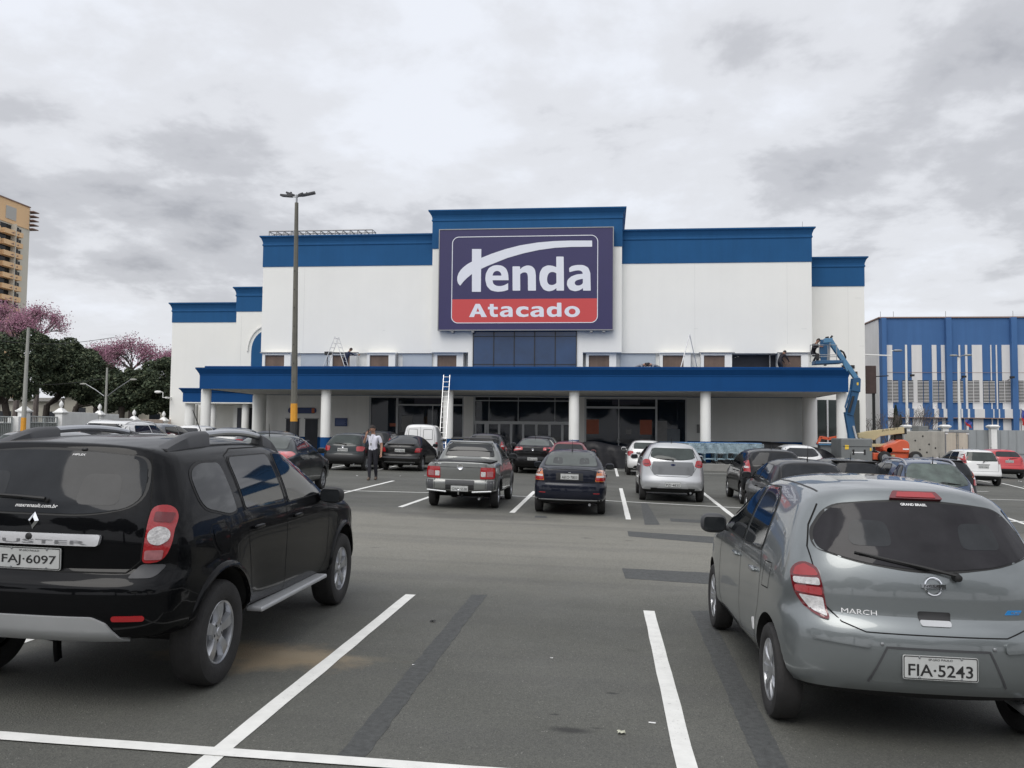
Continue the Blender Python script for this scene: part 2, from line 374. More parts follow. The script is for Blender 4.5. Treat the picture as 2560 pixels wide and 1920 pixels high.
def smoothf(tab, w=0.05):
    xs = np.array([p[0] for p in tab]); ys = np.array([p[1] for p in tab]); g = np.linspace(xs[0]-0.5, xs[-1]+0.5, 600); v = np.interp(g, xs, ys)
    h = g[1]-g[0]; k = np.arange(-int(3*w/h), int(3*w/h)+1)*h; ker = np.exp(-(k/w)**2/2); ker /= ker.sum()
    vv = np.convolve(np.pad(v, len(k)//2, mode='edge'), ker, mode='valid')
    return lambda x: np.interp(x, g, vv)
def body_mesh(sp):
    """closed car shell: side silhouette filled by a Coons patch, half-width from plan and tumblehome tables, rounded towards the outline"""
    B, mid = fillet(sp['outline']); A, Bc, C, D = [mid[i] for i in sp['corners']]
    hero = sp.get('res', (64, 32))[0] > 80; tu, tv = edge_grid(sp['outline'][-4][0], 0.055 if hero else 0.085, hero), edge_grid(1.2, 0.042 if hero else 0.06, hero); nu, nv = len(tu)-1, len(tv)-1
    n = len(B); seg = lambda i, j: B[i:j+1] if i <= j else np.vstack([B[i:], B[:j+1]])
    rear, top, front, bot = seg(A, Bc), seg(Bc, C), seg(C, D)[::-1], seg(D, A)[::-1]
    r, f = resample(rear, tv), resample(front, tv); t, b = resample(top, tu), resample(bot, tu)
    # keep columns upright: sample bottom at matching y where possible
    tn = (t[:, 0]-t[0, 0])/(t[-1, 0]-t[0, 0]); bn = (b[:, 0]-b[0, 0])/(b[-1, 0]-b[0, 0]); w = 0.8; b2 = b.copy(); b2[:, 0] = b[0, 0]+(b[-1, 0]-b[0, 0])*((1-w)*bn+w*tn); b2[0], b2[-1] = b[0], b[-1]
    b2[:, 1] = np.interp(b2[:, 0], b[:, 0], b[:, 1]); b = b2
    U, V = tu[:, None, None], tv[None, :, None]
    S = (1-V)*b[:, None] + V*t[:, None] + (1-U)*r[None] + U*f[None] - ((1-U)*(1-V)*r[0] + U*(1-V)*f[0] + (1-U)*V*r[-1] + U*V*f[-1])
    Y, Z = S[..., 0], S[..., 1]
    # distance to outline
    Q = np.vstack([B, B[:1]]); a = Q[:-1]; e = Q[1:]-a; L2 = (e**2).sum(1)+1e-12
    P = S.reshape(-1, 2); ap = P[:, None]-a[None]; tt = np.clip((ap*e).sum(2)/L2, 0, 1); dd = np.linalg.norm(ap-tt[..., None]*e, axis=2)
    k = dd.argmin(1); d = dd[np.arange(len(P)), k].reshape(Y.shape)
    nrm = np.c_[-e[:, 1], e[:, 0]]/np.sqrt(L2)[:, None]
    for _ in range(6): nrm = (np.roll(nrm, 1, 0)+2*nrm+np.roll(nrm, -1, 0))/4
    nk = nrm[k].reshape(Y.shape+(2,)); nk /= np.linalg.norm(nk, axis=2, keepdims=True)+1e-9
    up = np.clip(nk[..., 1], 0, 1)**2; dn = np.clip(-nk[..., 1], 0, 1)**2; en = np.clip(1-up-dn, 0, 1)
    cr = sp.get('c', dict(top=0.08, rear=0.2, front=0.28, bot=0.06))
    ce = np.where(nk[..., 0] < 0, cr['rear'], cr['front']); c = up*cr['top']+dn*cr['bot']+en*ce
    d[0, :] = 0; d[-1, :] = 0; d[:, 0] = 0; d[:, -1] = 0
    q = np.clip(1-d/c, 0, 1)**sp.get('m', 2.0); X = (1-q)**(1/sp.get('n', 2.6))
    Wd = smoothf(sp['zw'], sp.get('zs', 0.05))(Z)*smoothf(sp['yw'], 0.12)(Y)
    ty = smoothf(sp['ytaper'], 0.15)(Y) if 'ytaper' in sp else 1.0       # cabin narrows towards the tail
    if 'ytaper' in sp:
        zb = sp['belt']; kk = np.clip((Z-zb)/0.15, 0, 1); Wd = Wd*(1-kk*(1-ty))
    for yw in sp['axles']:
        rr = np.hypot(Y-yw, Z-sp['wr']); R = sp['wr']+0.06
        fl = sp.get('flare', 0.012)*np.exp(-np.clip(rr-R, 0, 9)/0.09)*(rr > R-0.12); Wd = Wd + fl*(Z < sp['belt'])
    for z0, amp, wd in sp.get('creases', ()): Wd = Wd + amp*np.exp(-((Z-z0)/wd)**2)
    for y0, y1, z0, z1, amp in sp.get('bumps', ()):
        s = lambda v, lo, hi, w=0.04: 1/(1+np.exp(-(v-lo)/w)) * 1/(1+np.exp((v-hi)/w)); Wd = Wd + amp*s(Y, y0, y1)*s(Z, z0, z1, 0.03)
    X = X*Wd
    for _ in range(sp.get('relax', 5)):          # soften the creases where the roundings of two edges meet
        A = X.copy(); A[1:-1, 1:-1] = (X[:-2, 1:-1]+X[2:, 1:-1]+X[1:-1, :-2]+X[1:-1, 2:]+2*X[1:-1, 1:-1])/6
        wgt = np.clip((d-0.012)/0.05, 0, 1); X = X*(1-wgt)+A*wgt
    ids = -np.ones((2,)+Y.shape, int); vs = []; fs = []
    for i in range(nu+1):
        for j in range(nv+1):
            edge = i in (0, nu) or j in (0, nv)
            ids[0, i, j] = len(vs); vs.append((0 if edge else X[i, j], Y[i, j], Z[i, j]))
            if edge: ids[1, i, j] = ids[0, i, j]
            else: ids[1, i, j] = len(vs); vs.append((-X[i, j], Y[i, j], Z[i, j]))
    for i in range(nu):
        for j in range(nv):
            for s in (0, 1):
                q4 = (ids[s, i, j], ids[s, i+1, j], ids[s, i+1, j+1], ids[s, i, j+1]); fs.append(q4 if s == 0 else q4[::-1])
    return vs, fs
def build_body(sp):
    vs, fs = body_mesh(sp); me = bpy.data.meshes.new('b'); me.from_pydata(vs, [], fs)
    bm = bmesh.new(); bm.from_mesh(me); bmesh.ops.remove_doubles(bm, verts=bm.verts, dist=2e-4); bmesh.ops.recalc_face_normals(bm, faces=bm.faces); bm.to_mesh(me); bm.free()
    wh = sp['W']/2
    cm = MB()
    for yw in sp['axles']:
        for s in (-1, 1):
            R = sp['wr']+sp.get('gap', 0.055); pr = [(0, s*(wh-0.36)), (R, s*(wh-0.36)), (R, s*(wh+0.3)), (0, s*(wh+0.3))]
            c = MB(); c.lathe([(0.0, pr[0][1]), (R, pr[1][1]), (R, pr[2][1]), (0.0, pr[3][1])], (0, yw, sp['wr']+0.01), 'x', 40)
            cm.add(c.v, c.f)
            c = MB(); c.box(min(s*(wh-0.36), s*(wh+0.3)), max(s*(wh-0.36), s*(wh+0.3)), yw-R*0.985, yw+R*0.985, -0.2, sp['wr']-0.02)
            if sp.get('open_arch', True): pass
    cme = bpy.data.meshes.new('c'); cme.from_pydata(cm.v, [], cm.f)
    bm = bmesh.new(); bm.from_mesh(cme); bmesh.ops.remove_doubles(bm, verts=bm.verts, dist=1e-5); bmesh.ops.recalc_face_normals(bm, faces=bm.faces); bm.to_mesh(cme); bm.free()
    bo = bpy.data.objects.new('b', me); co = bpy.data.objects.new('c', cme); COL.objects.link(bo); COL.objects.link(co)
    md = bo.modifiers.new('x', 'BOOLEAN'); md.operation = 'DIFFERENCE'; md.object = co; md.solver = 'EXACT'
    dg = bpy.context.evaluated_depsgraph_get(); dg.update()
    out = bpy.data.meshes.new_from_object(bo.evaluated_get(dg), depsgraph=dg)
    for o in (bo, co): bpy.data.objects.remove(o)
    out.materials.clear(); out.materials.append(None); out.materials.append(_mats['underbody'])
    if len(sp.get('lower', ())): out.materials.append(_mats[sp['lower'][1]])
    zl = sp['lower'][0] if 'lower' in sp else -1
    idx = []
    for p in out.polygons:
        c = p.center; m_ = 0
        for yw in sp['axles']:
            if math.hypot(c.y-yw, c.z-sp['wr']-0.01) < sp['wr']+sp.get('gap', 0.055)+0.004 and abs(c.x) < wh-0.0:
                rr = math.hypot(c.y-yw, c.z-sp['wr']-0.01); n = p.normal
                if abs(n.x) < 0.25 or rr < sp['wr']: m_ = 1
        if p.normal.z < -0.6 and c.z < 0.42: m_ = 1
        if m_ == 0 and zl > 0 and c.z < zl: m_ = 2
        idx.append(m_)
    out.polygons.foreach_set('material_index', idx); out.polygons.foreach_set('use_smooth', [True]*len(idx)); out.set_sharp_from_angle(angle=radians(32))
    bvh = BVHTree.FromPolygons([v.co.copy() for v in out.vertices], [tuple(p.vertices) for p in out.polygons])
    return out, bvh
def rpoly(pts, r=0.03, n=5):
    """2-D polygon with rounded corners; a point may carry its own radius"""
    return [tuple(p) for p in fillet([(p[0], p[1], p[2] if len(p) > 2 else r) for p in pts], n)[0]]
class Skin:
    """lays flat outlines on a car shell as thin raised pieces"""
    def __init__(s, bvh): s.bvh = bvh
    def hit(s, u, w, view):
        if view in 'RFT' and abs(u) < 2e-4: u = 2e-4
        if view == 'R': o, d = Vector((u, -4, w)), Vector((0, 1, 0))
        elif view == 'F': o, d = Vector((u, 9, w)), Vector((0, -1, 0))
        elif view == 'S': o, d = Vector((4, u, w)), Vector((-1, 0, 0))
        elif view == 'P': o, d = Vector((-4, u, w)), Vector((1, 0, 0))
        else: o, d = Vector((u, w, 6)), Vector((0, 0, -1))
        h = s.bvh.ray_cast(o, d)
        if h[0] is None:
            q = o + d*(4 if view in 'RSPT' else 5); h = s.bvh.find_nearest(q)
        n = h[1]
        if n.dot(d) > 0: n = -n
        return h[0], n
    def patch(s, poly, view, off=0.003, step=0.06, skirt=True, mi=0, mb=None):
        bm = bmesh.new(); f = bm.faces.new([bm.verts.new((p[0], p[1], 0)) for p in poly])
        if step:
            a = np.array(poly); lo, hi = a.min(0), a.max(0)
            for ax in (0, 1):
                k = int((hi[ax]-lo[ax])/step)
                for i in range(1, k+1):
                    co = [0, 0, 0]; co[ax] = lo[ax]+(hi[ax]-lo[ax])*i/(k+1); no = [0, 0, 0]; no[ax] = 1
                    bmesh.ops.bisect_plane(bm, geom=bm.verts[:]+bm.edges[:]+bm.faces[:], plane_co=co, plane_no=no, dist=1e-5)
        bm.verts.index_update(); base = []; vs = []
        for v in bm.verts:
            p, n = s.hit(v.co.x, v.co.y, view); base.append((p, n)); vs.append(p+n*off)
        fs = [tuple(v.index for v in f.verts) for f in bm.faces]
        if skirt:
            k = len(vs); mp = {}
            for e in bm.edges:
                if e.is_boundary:
                    f = e.link_faces[0]; l = [l for l in f.loops if l.edge == e][0]; a, b2 = l.vert.index, l.link_loop_next.vert.index
                    for q in (a, b2):
                        if q not in mp: mp[q] = len(vs); vs.append(base[q][0]-base[q][1]*0.004)
                    fs.append((b2, a, mp[a], mp[b2]))
        bm.free()
        m = mb or MB(); m.add(vs, fs, mi); return m
    def ribbon(s, pts, view, w=0.007, off=0.0015, step=0.04, mb=None, mi=0, closed=False):
        P = [np.array(p[:2], float) for p in pts]
        if closed: P.append(P[0])
        Q = []
        for a, b in zip(P[:-1], P[1:]):
            k = max(1, int(np.linalg.norm(b-a)/step)); Q += [a+(b-a)*i/k for i in range(k)]
        Q.append(P[-1]); vs = []; fs = []
        for i, p in enumerate(Q):
            t = Q[min(i+1, len(Q)-1)]-Q[max(i-1, 0)]; t = t/(np.linalg.norm(t)+1e-9); n = np.array((-t[1], t[0]))*w/2
            for sg in (-1, 1):
                h, nn = s.hit(*(p+n*sg), view); vs.append(h+nn*off)
        fs = [(2*i, 2*i+1, 2*i+3, 2*i+2) for i in range(len(Q)-1)]
        m = mb or MB(); m.add(vs, fs, mi); return m
    def word(s, txt, c, w, h, view, off=0.004, wt=0.0, mirror=False, mb=None, shear=0.0):
        vs, fs = text_fit(txt, w, h, wt, shear=shear); m = mb or MB(); out = []
        for v in vs:
            p, n = s.hit((v[0])*(-1 if mirror else 1)+c[0], v[1]+c[1], view); out.append(p+n*off)
        m.add(out, fs); return m
def wheel_mesh(R, wd, rim_r, style, hero=True):
    """tyre and rim in local axes, outer face towards +x"""
    n = 44 if hero else 24; h = wd/2
    prof = [(rim_r-0.012, -h*0.75), (rim_r+0.004, -h*0.85), (rim_r+0.03, -h*0.96), (R-0.045, -h), (R-0.018, -h*0.93), (R-0.004, -h*0.72), (R, -h*0.45), (R, h*0.45), (R-0.004, h*0.72), (R-0.018, h*0.93), (R-0.045, h), (rim_r+0.03, h*0.97), (rim_r+0.006, h*0.87), (rim_r-0.004, h*0.78)]
    t = MB(); t.lathe(prof, (0, 0, 0), 'x', n, closed=False)
    t.f = [f for f in t.f if len(f) == 4]; t.m = [0]*len(t.f)
    if hero:
        for g in (-0.4, -0.13, 0.13, 0.4): t.lathe([(R+0.0005, h*g-0.004), (R+0.0005, h*g+0.004)], (0, 0, 0), 'x', n)
        t.f = [f for f in t.f if len(f) == 4]; t.m = [0]*len(t.f)
    r = MB(); f0 = h*0.72
    r.lathe([(rim_r, h*0.80), (rim_r-0.004, h*0.84), (rim_r-0.016, h*0.80), (rim_r-0.022, h*0.55), (rim_r-0.03, -h*0.6)], (0, 0, 0), 'x', n, 0); r.f = [f for f in r.f if len(f) == 4]; r.m = [0]*len(r.f)
    r.lathe([(0.001, -0.1*h), (rim_r-0.02, -0.1*h)], (0, 0, 0), 'x', n, 1)
    # brake disc
    if hero: r.lathe([(0.001, 0.0), (rim_r*0.62, 0.0), (rim_r*0.62, -0.02)], (0, 0, 0), 'x', n, 2)
    def spoke(a, w0, w1, x0, x1, th, r0=0.03, r1=None, mi=0, bow=0.012):
        r1 = r1 or rim_r-0.008; ca, sa = cos(a), sin(a); vs = []; k = 6
        for i in range(k+1):
            q = i/k; rr_ = r0+(r1-r0)*q; w_ = w0+(w1-w0)*q; xx = x0+(x1-x0)*q+bow*sin(q*pi)
            for dw, dx in ((-w_, -th), (-w_*0.75, 0), (w_*0.75, 0), (w_, -th)): vs.append((xx+dx, rr_*ca-dw*sa, rr_*sa+dw*ca))
        fs = [(i*4+j, i*4+j+1, (i+1)*4+j+1, (i+1)*4+j) for i in range(k) for j in range(3)]
        r.add(vs, fs, mi)
    if style == 'five':
        for i in range(5): spoke(2*pi*i/5+0.3, 0.030, 0.052, f0-0.012, f0+0.004, 0.035)
        r.lathe([(0.001, f0+0.004), (0.028, f0+0.004), (0.032, f0-0.002), (0.075, f0-0.006), (0.085, f0-0.03)], (0, 0, 0), 'x', n, 0)
        for i in range(5):
            a = 2*pi*i/5+0.3+pi/5; r.lathe([(0.001, f0-0.002), (0.009, f0-0.003), (0.009, f0-0.02)], (0, 0.055*cos(a), 0.055*sin(a)), 'x', 8, 1)
    elif style == 'cover':
        r.lathe([(0.001, f0), (0.04, f0), (0.05, f0-0.008), (0.06, f0-0.004)], (0, 0, 0), 'x', n, 0)
        for i in range(8): spoke(2*pi*i/8+0.2, 0.018, 0.030 if i % 2 else 0.042, f0-0.006, f0+0.004, 0.02, 0.045)
        r.lathe([(rim_r-0.03, f0-0.002), (rim_r-0.028, f0+0.004), (rim_r+0.004, f0+0.006), (rim_r+0.008, f0-0.005)], (0, 0, 0), 'x', n, 0)
        r.lathe([(0.045, f0-0.02), (rim_r-0.01, f0-0.02)], (0, 0, 0), 'x', n, 1)
    else:
        for i in range(6): spoke(2*pi*i/6, 0.022, 0.026, f0-0.01, f0, 0.02)
        r.lathe([(0.001, f0), (0.05, f0), (0.055, f0-0.02)], (0, 0, 0), 'x', n, 0)
    return t, r
def plate_at(parent, pos, txt, w=0.40, h=0.13, tilt=0.0, sub=None):
    """a number plate facing the rear (-y)"""
    m = MB(); rp = rpoly([(-w/2, -h/2), (w/2, -h/2), (w/2, h/2), (-w/2, h/2)], 0.012); m.prism(rp, -0.004, 0.004)
    p = m.obj('number_plate', 'plate', parent); p.location = pos; p.rotation_euler = (tilt, 0, 0)
    k = MB(); o = rpoly([(-w/2+0.003, -h/2+0.003), (w/2-0.003, -h/2+0.003), (w/2-0.003, h/2-0.003), (-w/2+0.003, h/2-0.003)], 0.011); i = rpoly([(-w/2+0.008, -h/2+0.008), (w/2-0.008, -h/2+0.008), (w/2-0.008, h/2-0.008), (-w/2+0.008, h/2-0.008)], 0.008)
    for a in range(len(o)): b = (a+1) % len(o); k.add([(o[a][0], -0.0048, o[a][1]), (o[b][0], -0.0048, o[b][1]), (i[b][0], -0.0048, i[b][1]), (i[a][0], -0.0048, i[a][1])], [(0,1,2,3)])
    if txt:
        vs, fs = text_fit(txt, w*0.86, h*0.50, 0.012); k.add([(v[0], -0.0055, v[1]-h*0.10) for v in vs], fs)
        if sub: vs, fs = text_fit(sub, w*0.32, h*0.11, 0.01); k.add([(v[0], -0.0055, v[1]+h*0.36) for v in vs], fs)
    k.obj('plate_lettering', 'plate_ink', p, fix=False)
    m = MB()
    for sx in (-1, 1):
        for sz in ((1, -1) if sub else (1,)): m.lathe([(0.001, -0.009), (0.005, -0.008), (0.007, -0.004)], (sx*w*0.28, 0, sz*h*0.42), 'y', 8)
    m.obj('plate_screws', 'rim_grey', p, fix=False)
    return p
_car_cache = {}
def make_car(sp, paint_name, name='parked_car', plate=None, plate_sub=None, hero=False):
    root = empty(name); key = sp['key']; pm = _mats[paint_name]
    if key not in _car_cache: _car_cache[key] = build_body(sp)
    me0, bvh = _car_cache[key]
    me = me0.copy(); me.materials[0] = pm; body = finish(me, 'body', root); sk = Skin(bvh)
    def both(fn):
        for view, sg in (('S', 1), ('P', -1)): fn(view, sg)
    wl = sp['W']/2
    # side glass
    gm = sp.get('glass', 'car_glass')
    for view, sg in (('S', 1), ('P', -1)):
        for k, w in enumerate(sp['side_windows']):
            big = rpoly(w, 0.04)
            c = np.mean(big, axis=0); seal = [tuple(c+(np.array(p)-c)*(1+0.022/max(0.2, np.linalg.norm(np.array(p)-c)))) for p in big]
            fr = sk.patch(seal, view, 0.0025, 0.09, skirt=False).obj('window_seal', 'rubber', root, smooth=True, sharp=60, fix=False)
            sk.patch(big, view, 0.006, 0.09).obj('side_window', gm, root, smooth=True, sharp=40, fix=False)
    for nm, view, key2 in (('rear_window', 'R', 'rear_window'), ('windscreen', 'F', 'windscreen')):
        if key2 in sp:
            w = rpoly(sp[key2], 0.06, 7); c = np.mean(w, axis=0); seal = [tuple(c+(np.array(p)-c)*(1+0.018/max(0.2, np.linalg.norm(np.array(p)-c)))) for p in w]
            if not sp.get('noseal'): sk.patch(seal, view, 0.002, 0.09, skirt=False).obj('window_seal', 'rubber', root, smooth=True, sharp=60, fix=False)
            sk.patch(w, view, 0.005, 0.06).obj(nm, sp.get('rear_glass', gm) if view == 'R' else gm, root, smooth=True, sharp=40, fix=False)
    # panel gaps
    g = MB()
    for view, sg in (('S', 1), ('P', -1)):
        for ln in sp.get('gaps_side', ()): sk.ribbon(ln, view, 0.007 if hero else 0.010, mb=g)
    for ln in sp.get('gaps_rear', ()):
        sk.ribbon(ln, 'R', 0.007 if hero else 0.010, mb=g)
    if g.v: g.obj('panel_gaps', 'gap', root, fix=False)
    for nm, view, poly, mt, off in sp.get('patches', ()):
        views = ('S', 'P') if view == 'SP' else (view,)
        for vw in views:
            polys = [poly] if view != 'RR' else None
            if view == 'RR': vw = 'R'; polys = [poly, [(-p[0],)+tuple(p[1:]) for p in poly][::-1]]
            for pl in polys:
                m_ = sk.patch(rpoly(pl, 0.015), vw, off, 0.05 if hero else 0.08); m_.obj(nm, mt if mt != 'BODY' else pm, root, smooth=True, sharp=40, fix=False)
    # tail lamps: base with inner cells
    for lamp in sp['lamps']:
        for sg in (1, -1):
            base = [((p[0]*sg,)+tuple(p[1:])) for p in lamp['poly']]
            if sg < 0: base = base[::-1]
            b = sk.patch(rpoly(base, lamp.get('r', 0.03)), 'R', 0.010, 0.05).obj('tail_light', lamp['mat'], root, smooth=True, sharp=40, fix=False)
            for cp, cm_ in lamp.get('cells', ()):
                pl = [((p[0]*sg,)+tuple(p[1:])) for p in cp]
                if sg < 0: pl = pl[::-1]
                sk.patch(rpoly(pl, 0.012), 'R', 0.0135, 0.05).obj('lamp_cell', cm_, b, smooth=True, sharp=40, fix=False)
            if 'side' in lamp:
                vw = 'S' if sg > 0 else 'P'; sk.patch(rpoly(lamp['side'], 0.02), vw, 0.009, 0.06).obj('lamp_side', lamp['mat'], b, smooth=True, sharp=40, fix=False)
    for sg in (1, -1):                        # headlamps
        hp = sp.get('head', [(wl*0.5, sp['hz']-0.06), (wl*0.9, sp['hz']-0.04), (wl*0.9, sp['hz']+0.10), (wl*0.55, sp['hz']+0.06)])
        pl = [(p[0]*sg, p[1]) for p in hp]; sk.patch(pl if sg > 0 else pl[::-1], 'F', 0.006, 0.08).obj('headlight', 'lamp_clear', root, smooth=True, sharp=40, fix=False)
    # wheels
    wk = ('w', sp['wr'], sp['tw'], sp['rr'], sp['rim'], hero)
    if wk not in _car_cache:
        t, r = wheel_mesh(sp['wr'], sp['tw'], sp['rr'], sp['rim'], hero); mt = {}
        a = t.obj('wheel', 'tyre', None, smooth=True); b = r.obj('rim', [sp.get('rim_mat', 'rim_silver'), 'rim_dark', 'rim_grey'], None, smooth=True, fix=False)
        _car_cache[wk] = (a.data, b.data); bpy.data.objects.remove(a); bpy.data.objects.remove(b)
    td, rd = _car_cache[wk]
    for yw in sp['axles']:
        for sg in (1, -1):
            w = bpy.data.objects.new('wheel', td); COL.objects.link(w); w.parent = root; w.location = (sg*(wl-sp['tw']/2-sp.get('inset', 0.02)), yw, sp['wr']); w.rotation_euler = (0, 0, 0 if sg > 0 else pi)
            r = bpy.data.objects.new('rim', rd); COL.objects.link(r); r.parent = w
    # mirrors
    MS = sp.get('mirror_s', 1.0)
    my, mz = sp['mirror']; mw = sp.get('mirror_w', wl)
    for sg in (1, -1):
        m = MB(); m.sq((sg*(mw+0.10), my, mz), (0.105, 0.06, 0.075) if not sp.get('bigmirror') else (0.108, 0.065, 0.082), 2.8, 12); m.tube([(sg*(mw-0.10), my+0.02, mz-0.06), (sg*(mw+0.04), my, mz-0.03)], 0.022, 8)
        m.v = [(x_, my+(y_-my)*MS, mz+(z_-mz)*MS) for x_, y_, z_ in m.v]; h = m.obj('mirror', sp.get('mirror_mat') or pm, root, smooth=True, sharp=60)
        m = MB(); m.prism(rpoly([(-0.085, -0.055), (0.085, -0.055), (0.085, 0.055), (-0.085, 0.055)], 0.03), -0.004, 0.002); q = m.obj('mirror_glass', 'car_glass', h); q.location = (sg*(mw+0.10), my-0.062, mz)
    # handles
    for y, z in sp.get('handles', ()):
        for vw, sg in (('S', 1), ('P', -1)):
            p, n = sk.hit(y, z, vw); m = MB(); m.sq(p+n*0.018, (0.014, 0.095, 0.016), 3, 8); m.tube([p+Vector((0, -0.075, 0))-n*0.01, p+Vector((0, -0.075, 0))+n*0.018], 0.012, 6); m.tube([p+Vector((0, 0.075, 0))-n*0.01, p+Vector((0, 0.075, 0))+n*0.018], 0.012, 6)
            m.obj('door_handle', sp.get('handle_mat') or pm, root, smooth=True, sharp=60)
    if plate is not None:
        x, z, tilt = sp['plate']; p, n = sk.hit(x, z, 'R'); pw, ph = sp.get('plate_size', (0.40, 0.13))
        plate_at(root, (p.x, p.y-0.012, p.z), plate, pw, ph, tilt, plate_sub)
    # underside: exhaust and axle
    m = MB(); ex = sp.get('exhaust', (0.45, 0.0)); m.tube([(ex[0], 0.06, 0.25), (ex[0], 0.5, 0.27)], 0.028, 10); m.obj('exhaust', 'rim_grey', root, smooth=True)
    m = MB(); m.tube([(-wl+0.2, sp['axles'][0], sp['wr']-0.02), (wl-0.2, sp['axles'][0], sp['wr']-0.02)], 0.05, 8); m.obj('rear_axle', 'underbody', root, smooth=True)
    if 'extra' in sp: sp['extra'](root, sk, sp, pm, hero)
    return root, sk
def place(root, x, y, rz=0.0, sp=None, scale=1.0):
    """rear bumper centre at x, y on the sloping lot"""
    root.location = (x, y, gz(x, y)); nrm = Vector((-SX, -SY, 1)).normalized()
    q = Vector((0, 0, 1)).rotation_difference(nrm); root.rotation_mode = 'QUATERNION'
    root.rotation_quaternion = q @ Euler((0, 0, rz)).to_quaternion(); root.scale = (scale,)*3
def wiper(root, sk, p0, p1, view='R', mt='rubber', knob=1.0):
    m = MB(); a, na = sk.hit(*p0, view); b, nb = sk.hit(*p1, view)
    m.tube([a+na*0.035, a.lerp(b, 0.35)+(na+nb)*0.02, b+nb*0.018], [0.011, 0.009, 0.006], 6)
    k = 8; m.tube([sk.hit(p0[0]+(p1[0]-p0[0])*t, p0[1]+(p1[1]-p0[1])*t, view)[0]+nb*0.012 for t in np.linspace(0.3, 1.05, k)], 0.006, 5)
    m.lathe([(0.001, -0.05*knob), (0.02*knob, -0.045*knob), (0.026*knob, 0.0), (0.026*knob, 0.03)], tuple(a), 'y', 12); m.obj('rear_wiper', mt, root, smooth=True, fix=False)
def antenna(root, sk, y, L=0.3, lean=-0.35, r=1.0):
    p, n = sk.hit(0, y, 'T'); m = MB(); m.tube([p-n*0.01, p+n*0.03, p+Vector((0, lean*L, L))], [0.018*r, 0.010*r, 0.003], 7); m.obj('antenna', 'rubber', root, smooth=True, fix=False)
# ------------------------------------------------------------------ ground, markings
def make_ground():
    m = MB(); xs = [-900, -300, -120, -60, 60, 120, 300, 900]; ys = [-60, -10, 80, 200, 500, 1600]
    for y in ys:
        for x in xs: m.v.append((x, y, gz(max(-60, min(60, x)), max(-10, min(80, y)))))
    nx = len(xs)
    for j in range(len(ys)-1):
        for i in range(nx-1): m.f.append((j*nx+i, j*nx+i+1, (j+1)*nx+i+1, (j+1)*nx+i)); m.m.append(0)
    tag(m.obj('ground', 'asphalt'), kind='structure')
make_ground()
def strip(m, a, b, w=0.11, dz=0.004, jag=0.004, seg=0.35):
    a, b = Vector(a), Vector(b); d = (b-a); L = d.length; d.normalize(); n = Vector((-d.y, d.x, 0)).normalized()
    k = max(2, int(L/seg)); vs = []
    for i in range(k+1):
        p = a + d*(L*i/k)
        for s in (-1, 1):
            q = p + n*(s*(w/2 + random.uniform(-jag, jag))); vs.append((q.x, q.y, gz(q.x, q.y)+dz))
    m.add(vs, [(2*i, 2*i+1, 2*i+3, 2*i+2) for i in range(k)])
lines_along = [((1027,1487),(400,2001)), ((1622.6,1527.7),(1740,2010)), ((1337,1228),(1280,1282)), ((1552,1221),(1571,1299)),
    ((1756,1231),(1860,1312)), ((1075,1242),(1000,1268)), ((984,1202),(800,1247)), ((1537,1163),(1544,1191)), ((390,1486),(-250,1712)),
    ((1797,1172),(1809,1177)), ((2474,1280),(2600,1323)), ((2504,1208),(2600,1231)), ((2440,1200),(2476,1206)), ((880,1161),(820,1170)),
    ((962,1171),(935,1177)), ((990,1165),(975,1168)), ((2560,1216),(2680,1245))]
lines_across = [((-300,1820),(1900,1981)), ((700,1223),(1100,1233)), ((1100,1233),(1345,1243)), ((1345,1243),(1900,1273)), ((2446,1248),(2600,1252)),
    ((2440,1229),(2470,1229)), ((1500,1176),(1640,1180)), ((1740,1183),(1860,1186)), ((2495,1304),(2620,1305)), ((2540,1178),(2600,1180))]
def make_lines():
    m = MB()
    for a, b in lines_along: strip(m, gnd(*a), gnd(*b))
    tag(m.obj('parking_lines', 'line_white', fix=False), kind='structure')
    m = MB()
    for a, b in lines_across: strip(m, gnd(*a), gnd(*b), dz=0.008)
    tag(m.obj('bay_end_lines', 'line_white', fix=False), kind='structure')
    m = MB()
    for q in ([(1179,1487),(1218,1487),(912,1895),(840,1893)], [(1728,1527),(1771,1527),(2010,1990),(1925,1990)],
              [(1556,1421),(1790,1433),(1790,1462),(1562,1446)], [(1568,1328),(1800,1343),(1800,1360),(1572,1341)],
              [(1675,1296),(1790,1302),(1790,1309),(1678,1304)], [(1602,1258),(1618,1258),(1650,1312),(1612,1312)],
              [(1338,1289),(1366,1290),(1368,1295),(1336,1294)]):
        P = [gnd(*p) for p in q]; out = []
        for i in range(4):
            a, b = P[i], P[(i+1) % 4]; k = max(2, int((b-a).length/0.12))
            for j in range(k):
                p = a.lerp(b, j/k) + Vector((random.uniform(-1, 1), random.uniform(-1, 1), 0))*0.007
                out.append((p.x, p.y, gz(p.x, p.y)+0.0022))
        m.add(out, [tuple(range(len(out)))])
    tag(m.obj('asphalt_patch', 'patch_tar', fix=False), kind='structure')
make_lines()
